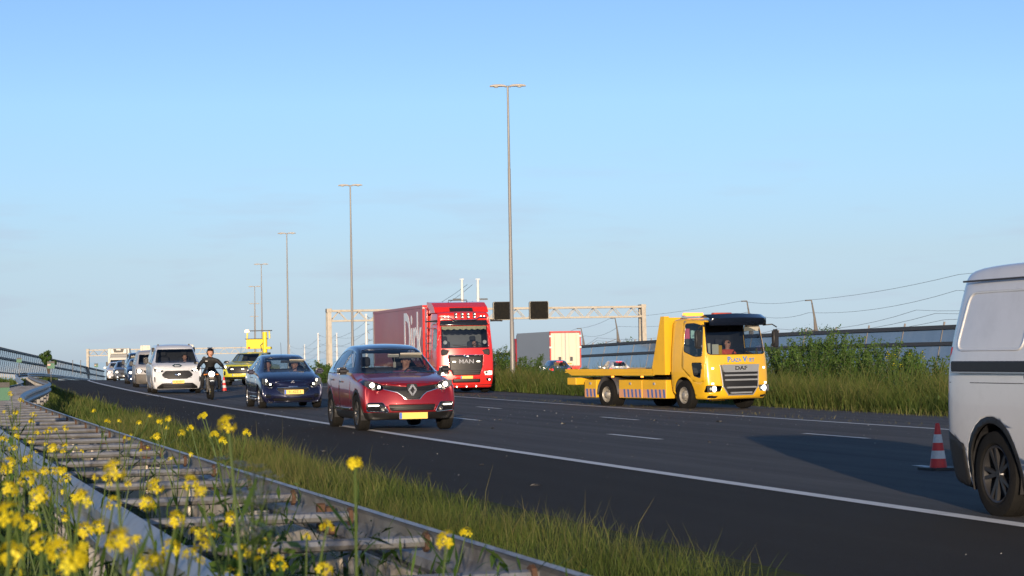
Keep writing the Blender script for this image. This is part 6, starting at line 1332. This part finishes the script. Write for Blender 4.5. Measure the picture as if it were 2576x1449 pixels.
# ------------------------------------------------------------- white refrigerated truck at the back of the queue
RW = pm('reefer_white', (.52, .50, .45), .45, 0, .06, 1); p = W(241, 2.0); r = empty('refrigerated_truck', p, face_in(241), 'white refrigerated box truck with black cooling unit at the back of the queue', 'truck')
MB().box((-3.6, 0, 2.45), (6.6, 2.5, 2.7), bev=.06).build('box_body', RW, r, True); bm = body_mesh([(1.5, .4, 1.4, 2.5, 1.0, 1.08, .95), (1.25, .38, 1.45, 2.75, 1.08, 1.13, 1.0), (.5, .38, 1.45, 2.85, 1.1, 1.14, 1.02), (-.3, .4, 1.45, 2.85, 1.1, 1.14, 1.02)], [0, .05, .05, .03, 0, -.1, -.2, -.3], [0]*8, wrap=.15, rwrap=.02); bv_ = BVHTree.FromBMesh(bm)
c = Car.__new__(Car); c.root = r; c.bm = bm; c.paint = RW; c.bvh = bv_; c.piece('windscreen', [(-.95, 1.55), (.95, 1.55), (.9, 2.45), (-.9, 2.45)], 'x', FRONT, DARKG, 0, 0, 0); c.piece('grille', [(-.7, 1.3), (.7, 1.3), (.65, .8), (-.65, .8)], 'x', FRONT, GRILLE, -.01, 0, .02); c.finish('cab')
MB().prism([(1.0, 2.8), (.2, 3.1), (-.25, 3.1), (-.25, 2.8)], -.95, .95, 'y').build('cab_deflector', RW, r); MB().box((-.05, 0, 3.45), (.5, 1.9, .62), bev=.06).build('cooling_unit', RW, r, True); MB().prism([(-.62, 3.72), (.62, 3.72), (.50, 3.30), (-.50, 3.30)], .2, .24, 'x').build('cooling_grille', BLACKPL, r); MB().box((.25, 0, 3.62), (.02, .5, .16)).build('unit_label', RW, r)
for sg in (1, -1):
    wheel(r, .2, sg*.98, .45, .28, 'truck', 0, STEELRIM); wheel(r, -4.8, sg*.95, .45, .46, 'truck', 0, STEELRIM); lamp_unit(r, fx(c, sg*.85, .7, .004), sg*.85, .7, .08, False); mirror(r, 1.2, sg*1.32, 2.0, .2, .5, .12, BLACKPL, .06)
MB().box((-3, 0, .75), (7.5, .9, .3)).build('chassis', BLACKPL, r)
# ------------------------------------------------------------- grey trailer lorry on the far carriageway, seen from behind
p = W(156, 37.9); r = empty('trailer_lorry', p, face_out(156), 'lorry with grey trailer and cream rear doors driving away on the far carriageway', 'lorry')
GT = pm('trailer_grey', (.38, .40, .42), .4, 0, .04, .3); CRM = pm('cream_door', (.62, .54, .42), .45, 0, .06, 1.5); RFR = pm('red_frame', (.5, .05, .04), .45)
MB().box((6.8, 0, 2.55), (13.4, 2.5, 2.86)).build('trailer_box', GT, r)
for y in (-.62, .62): MB().box((.0, y, 2.52), (.10, 1.16, 2.62), bev=.01).build('rear_door', CRM, r)
for y in (-.9, -.3, .3, .9): MB().tube([(-.09, y, 1.25), (-.09, y, 3.8)], .02, 6).build('lock_bar', pm('cream_bar', (.6, .52, .4), .4, .2), r)
for y in (-.3, .3): MB().box((-.1, y*1.6, 1.75), (.05, .22, .34)).build('door_latch', DARKGREY, r)
MB().box((-.02, 0, 3.94), (.14, 2.56, .12)).build('rear_header', RFR, r)
for sg in (1, -1): MB().box((-.02, sg*1.24, 2.5), (.14, .10, 2.9)).build('rear_post', RFR, r); MB().box((-.08, sg*1.22, 2.7), (.05, .22, .14)).build('hinge', SWHT, r); MB().box((-.08, sg*1.22, 3.6), (.05, .22, .14)).build('hinge', SWHT, r); MB().box((-.06, sg*.85, 1.0), (.1, .6, .16)).build('tail_lamp', REDLAMP, r)
MB().box((-.05, 0, 1.12), (.14, 2.5, .10)).build('bumper_beam', RFR, r); MB().box((-.06, .3, 1.36), (.01, 1.6, .12)).build('warning_strip', pm('orange_strip', (.8, .35, .05), .5), r)
for x in (2.4, 3.7, 5.0, 15.6):
    for sg in (1, -1): wheel(r, x, sg*1.04, .5, .36, 'truck', 0, STEELRIM)
MB().box((6.8, 0, .9), (13, .9, .25)).build('chassis', BLACKPL, r); MB().box((15.2, 0, 2.1), (2.2, 2.45, 2.9), bev=.12).build('cab', pm('cab_red', (.4, .03, .04), .4), r, True); MB().box((14.05, 0, 3.5), (.3, 2.3, .7)).build('cab_fairing', DARKGREY, r)
# ------------------------------------------------------------- motorcycle and rider
MP = W(58.1, 1.10); myaw = face_in(58)-.05; r = empty('motorcycle', MP, myaw, 'black naked motorcycle with a bright round headlamp between van and hatchback', 'motorcycle'); BK = pm('bike_black', (.015, .015, .016), .35, .2, .1, coat=.3); ENG = pm('engine_alloy', (.12, .11, .10), .45, .6, .2, 8); GOLD = pm('gold_rim', (.40, .32, .06), .35, .7, .1)
def mcwheel(x, w):
    t = MB().lathe([(-w*.3, .225), (-w*.5, .26), (-w*.42, .295), (-w*.2, .312), (0, .318), (w*.2, .312), (w*.42, .295), (w*.5, .26), (w*.3, .225)], 36, 'y', close=True).build('wheel', RUBBER, r, True); t.location = (x, 0, .318)
    m = MB().lathe([(-w*.34, .235), (-w*.3, .20), (w*.3, .20), (w*.34, .235)], 28, 'y', close=True); m.lathe([(-w*.3, .03), (-w*.3, .05), (w*.3, .05), (w*.3, .03)], 14, 'y', close=True)
    for i in range(5): a = i*1.2566; m.bar((.04*math.cos(a), 0, .04*math.sin(a)), (.21*math.cos(a), 0, .21*math.sin(a)), .03, .035, up=(0, 1, 0))
    m.build('rim', GOLD, t, True)
    return t
mcwheel(.70, .12); mcwheel(-.72, .18)
for sg in (1, -1):
    MB().tube([(.70, sg*.10, .318), (.50, sg*.10, .82), (.45, sg*.10, .96)], [.03, .03, .024], 8).build('fork_leg', ENG, r, True)
    o = MB().lathe([(-.003, .12), (-.003, .155), (.003, .155), (.003, .12)], 20, 'y', (.70, sg*.075, .318), close=True).build('brake_disc', SILVER, r)
    MB().tube([(-.72, sg*.13, .318), (-.2, sg*.12, .42)], .03, 8).build('swing_arm', BK, r)
    MB().tube([(.44, sg*.02, 1.0), (.42, sg*.2, 1.05), (.32, sg*.40, 1.03)], .014, 6).build('handlebar', BK, r, True); MB().tube([(.325, sg*.385, 1.03), (.29, sg*.48, 1.02)], .02, 8).build('grip', RUBBER, r)
    MB().tube([(.40, sg*.26, 1.05), (.42, sg*.36, 1.18), (.42, sg*.46, 1.22)], .008, 5).build('mirror_arm', BK, r); o = MB().lathe([(-.02, .002), (-.012, .05), (.012, .062), (.02, .05)], 14, 'x').build('wing_mirror', BK, r, True); o.location = (.42, sg*.50, 1.24); o.scale = (1, 1.35, .8)
    MB().tube([(.40, sg*.1, .86), (.36, sg*.2, .84)], .018, 6).box((.36, sg*.22, .84), (.05, .06, .04), bev=.01).build('indicator', pm('amber_off', (.6, .2, .02), .3), r)
    MB().bar((.05, sg*.2, .36), (-.05, sg*.32, .35), .05, .03).build('foot_peg', ENG, r); MB().box((.30, sg*.17, .72), (.22, .04, .16), Rz(sg*.2), bev=.015).build('tank_cover', BK, r)
MB().box((.12, 0, .48), (.48, .34, .34), bev=.05).tube([(.2, 0, .6), (.32, 0, .75)], .1, 8).build('engine', ENG, r, True); MB().box((.40, 0, .60), (.05, .34, .28), bev=.01).build('radiator', BLACKPL, r); MB().tube([(.34, -.1, .5), (.3, -.14, .28), (-.2, -.17, .25), (-.62, -.2, .36)], [.025, .025, .03, .055], 8).build('exhaust', ENG, r, True)
tk = bmesh.new(); bmesh.ops.create_uvsphere(tk, u_segments=16, v_segments=10, radius=1); bmesh.ops.scale(tk, vec=(.32, .18, .16), verts=tk.verts); o = bm_obj(tk, 'fuel_tank', BK, r); o.location = (.14, 0, .86)
MB().prism([(-.1, .80), (-.45, .78), (-.80, .90), (-.80, .94), (-.4, .86), (-.08, .88)], -.13, .13, 'y').build('saddle', SEATM, r); MB().prism([(-.5, .8), (-.85, .95), (-.95, .92), (-.6, .7)], -.1, .1, 'y').build('tail', BK, r)
MB().tube([(.42, 0, .95), (.1, 0, .7), (-.3, 0, .6), (-.35, 0, .40)], .03, 8).tube([(.42, 0, .9), (.2, 0, .35), (-.3, 0, .35)], .025, 8).build('frame', BK, r, True)
o = MB().lathe([(-.14, .03), (-.10, .08), (0, .10), (.01, .09)], 20, 'x').build('headlamp', BK, r, True); o.location = (.60, 0, .86); q = MB().lathe([(.012, .002), (.016, .06), (.004, .09)], 20, 'x').build('headlamp_lens', lampm('bike_beam', (1, .97, .90), 8), o, True)
MB().prism([(-.13, .95), (.13, .95), (.10, 1.10), (-.10, 1.10)], .50, .515, 'x').build('fly_screen', DARKG, r); MB().box((.62, 0, .74), (.03, .16, .08), bev=.01).build('horn', ENG, r)
mb = MB(); pts = [(.70+.345*math.cos(t), .318+.345*math.sin(t)) for t in np.linspace(.5, 2.6, 10)]; m_ = len(pts); mb.add([(p_[0], -.075, p_[1]) for p_ in pts]+[(p_[0], .075, p_[1]) for p_ in pts], [(i, i+1, i+1+m_, i+m_) for i in range(m_-1)]); mb.build('front_mudguard', BK, r, True)
# rider: one body, helmet and gloves on it
j = {'hip': (-.28, 0, .92, (.15, .17)), 'belly': (-.22, 0, 1.08, (.14, .165)), 'chest': (-.12, 0, 1.27, (.155, .215)), 'collar': (-.07, 0, 1.39, .095)}
j.update(head_joints(-.03, 0, 1.45, 1.0, .25)); b = [('hip', 'belly'), ('belly', 'chest'), ('chest', 'collar'), ('collar', 'neck')]+HEADB
for sg, n in ((1, 'l'), (-1, 'r')):
    j['sh'+n] = (-.09, sg*.22, 1.33, .085); j['el'+n] = (.04, sg*.39, 1.13, .062); j['wr'+n] = (.26, sg*.43, 1.06, .042); j['hd'+n] = (.30, sg*.43, 1.045, .034)
    j['th'+n] = (-.22, sg*.14, .90, .115); j['kn'+n] = (.20, sg*.28, .74, .082); j['an'+n] = (-.06, sg*.29, .42, .058); j['to'+n] = (.12, sg*.28, .36, .042)
    b += [('chest', 'sh'+n), ('sh'+n, 'el'+n), ('el'+n, 'wr'+n), ('wr'+n, 'hd'+n), ('hip', 'th'+n), ('th'+n, 'kn'+n), ('kn'+n, 'an'+n), ('an'+n, 'to'+n)]
JACK = pm('black_jacket', (.006, .006, .007), .7, 0, .2, 10, .3, 30); JEAN = pm('black_jeans', (.012, .013, .016), .85); mm = {k: 1 for k in ('jaw', 'skull', 'crown', 'nose', 'chin')}; mm.update({k+n: 2 for k in ('th', 'kn', 'an') for n in 'lr'}); mm.update({'tol': 3, 'tor': 3})
rd = person('person', j, b, 'motorcyclist in black jacket and black helmet, mouth open, riding towards the camera', [JACK, SKIN, JEAN, pm('boot', (.012, .011, .01), .6)], mm, MP, myaw)
face_bits(rd, -.03, 0, 1.45, 1.0, .25, None)
hm = bmesh.new(); bmesh.ops.create_uvsphere(hm, u_segments=24, v_segments=16, radius=1); bmesh.ops.scale(hm, vec=(.15, .125, .145), verts=hm.verts)
bmesh.ops.delete(hm, geom=[f for f in hm.faces if (lambda q: q.x > .03 and -.115 < q.z < .055)(f.calc_center_median()) or f.calc_center_median().z < -.118], context='FACES')
o = bm_obj(hm, 'helmet', pm('helmet_black', (.012, .013, .02), .2, 0, .1, coat=.7), rd); o.matrix_local = Matrix.Translation((-.03, 0, 1.585)) @ Matrix.Rotation(.25, 4, 'Z'); md = o.modifiers.new('t', 'SOLIDIFY'); md.thickness = .02
vs = MB(); n = 10; ang = np.linspace(-1.1, 1.1, n); vs.add([(.135*math.cos(a), .125*math.sin(a), .05) for a in ang]+[(.15*math.cos(a), .12*math.sin(a), .125) for a in ang], [(i, i+1, i+1+n, i+n) for i in range(n-1)]); vs.build('visor', DARKG, o, True)
for i in range(3): MB().box((-.02, (i-1)*.06, .15), (.10, .025, .03), bev=.008).build('helmet_vent', BLACKPL, o)
for sg in (1, -1):
    g = MB()
    for k in range(4):
        cx = .30-.018*0; yy = sg*(.405+.022*k); g.tube([(.275, yy, 1.055), (.315, yy, 1.062), (.338, yy, 1.04), (.328, yy, 1.012), (.300, yy, 1.006)], [.011, .011, .010, .010, .008], 6)
    g.tube([(.27, sg*.40, 1.03), (.29, sg*.385, 1.005), (.315, sg*.385, 1.0)], [.012, .011, .009], 6); g.build('glove', BLACKPL, rd, True)
MB().box((.045, -.13, 1.29), (.02, .07, .025)).build('jacket_logo', SWHT, rd); o = rd.children[-1]; o.location = (.0, .22, .0)
# ------------------------------------------------------------- traffic cones
CR = pm('cone_red', (.62, .03, .025), .5, 0, .08, 8, dirt=((.2, .05, .04), .4, 8)); CW_ = pm('cone_white', (.62, .62, .6), .55, 0, .08, 8, dirt=((.2, .19, .18), .45, 10))
def cone(p, h, label):
    r = empty('traffic_cone', p, random.uniform(0, 1), label, 'traffic cone', 'red and white traffic cones'); k = h/.55
    MB().prism(rpoly([(-.19*k, -.19*k), (.19*k, -.19*k), (.19*k, .19*k), (-.19*k, .19*k)], .05*k, 3), .0, .035*k, 'z').build('base', BLACKPL, r)
    lv = [.035, .14, .235, .33, .43, .55]; rad = lambda z: (.105-.078*(z-.035)/.515)*k
    for i in range(5): MB().lathe([(lv[i]*k, rad(lv[i])), (lv[i+1]*k, rad(lv[i+1]))], 24, 'z').build('band', CR if i % 2 == 0 else CW_, r, True)
    MB().lathe([(.55*k, rad(.55)), (.565*k, rad(.55)*.9), (.565*k, .004)], 24, 'z').build('tip', CR, r, True)
cone(W(8.14, 3.38), .53, 'red and white traffic cone beside the white van at the right'); cone(W(78.0, 3.75), .62, 'small far traffic cone between motorcycle and yellow pick-up')
# ------------------------------------------------------------- accident debris on the road
DB = pm('debris_black', (.012, .012, .013), .5, 0, .2, 20); DBW = pm('debris_pale', (.45, .45, .44), .5)
def debris(x, y, size, label, m, sd):
    v = at(x, y, 1)-Vector((0, 0, CAM_Z)); t = 8.0
    while t < 150:
        q = Vector((0, 0, CAM_Z))+v*t
        i = int(np.argmin(((_PT-np.array([q.x, q.y]))**2).sum(1))); f = phi(_S0+i); n = (q.x-_PT[i][0])*math.cos(f)+(q.y-_PT[i][1])*math.sin(f)
        if q.z < RZ(_S0+i, n)+.004: break
        t *= 1.004
    rr = np.random.default_rng(sd); k = 9; a = np.sort(rr.uniform(0, 6.28, k)); rad = size*rr.uniform(.5, 1.2, k); hh = size*rr.uniform(.15, .55, k); mb = MB()
    vs = [(rad[i]*math.cos(a[i]), rad[i]*math.sin(a[i])*.7, 0) for i in range(k)]+[(rad[i]*.7*math.cos(a[i]+.15), rad[i]*.5*math.sin(a[i]+.15), hh[i]) for i in range(k)]+[(0, 0, size*.3)]
    mb.add(vs, [(i, (i+1) % k, k+(i+1) % k, k+i) for i in range(k)]+[(k+i, k+(i+1) % k, 2*k) for i in range(k)]+[tuple(reversed(range(k)))]); o = mb.build('plastic_scrap', m, None); o.location = q; tag(o, label, 'scrap', 'scattered accident debris', 'thing')
DL = 'small black scrap of car debris lying on the asphalt'
DB_ = [(1420, 1067, .075, 'shark-fin shaped black scrap on the near lane left of the recovery truck'), (1810, 1062, .085, 'lump of black debris on the lane in front of the recovery truck'), (1348, 1222, .055, 'flat square black scrap on the hard shoulder at the bottom'), (1385, 991, .16, 'heap of black debris on the far shoulder behind the flatbed'), (815, 1136, .05, 'thin black scrap on the shoulder left of the crossover'), (1450, 994, .10, 'smaller black lump beside the heap on the far shoulder'), (401, 1000, .09, 'black scrap on the shoulder below the white panel van')]
for i, (x, y, s_, lb) in enumerate(DB_): debris(x, y, s_, lb, DB, 300+i)
for i, (x, y, s_) in enumerate(((1080, 1193, .04), (1650, 1058, .05), (1530, 1056, .05), (1258, 1057, .05), (1785, 1113, .04), (1240, 1078, .04), (1700, 1066, .04), (1440, 1050, .04), (1210, 1170, .035), (372, 996, .06))): debris(x, y, s_, DL, DB, 400+i)
for i, (x, y, s_) in enumerate(((1370, 1033, .035), (2145, 1025, .06), (1352, 1047, .04), (1590, 1148, .015), (820, 1042, .018), (1500, 1060, .02), (1830, 1118, .018), (2430, 1395, .009), (2518, 1393, .012), (960, 1100, .016), (1100, 1142, .015), (1230, 1030, .03))): debris(x, y, s_*.6, 'tiny pale fragment lying on the asphalt', DBW, 500+i)
# glass crumbs nobody could count
V = []; T = []
for k in range(1300):
    s_ = random.uniform(6, 60) if k % 3 else random.uniform(18, 40); n_ = random.uniform(-2.9, 15.5); p = np.array(W(s_, n_, .006)); q = random.uniform(.004, .014)*(1 if s_ < 25 else 1.5); a = random.uniform(0, 6.28); e = np.array([math.cos(a), math.sin(a), 0])*q; f_ = np.array([-math.sin(a), math.cos(a), random.uniform(0, 1.2)])*q
    V += [p-e, p+f_, p+e, p-f_*[1, 1, 0]]; T.append(random.random())
tag(quads_obj('road_crumbs', np.array(V), np.arange(len(T)*4).reshape(-1, 4), T, leafm('crumb', [(.04, .04, .04), (.16, .155, .15), (.42, .41, .40)], .5, 0)), 'scattered pale crumbs of glass and grit on the asphalt', 'debris')
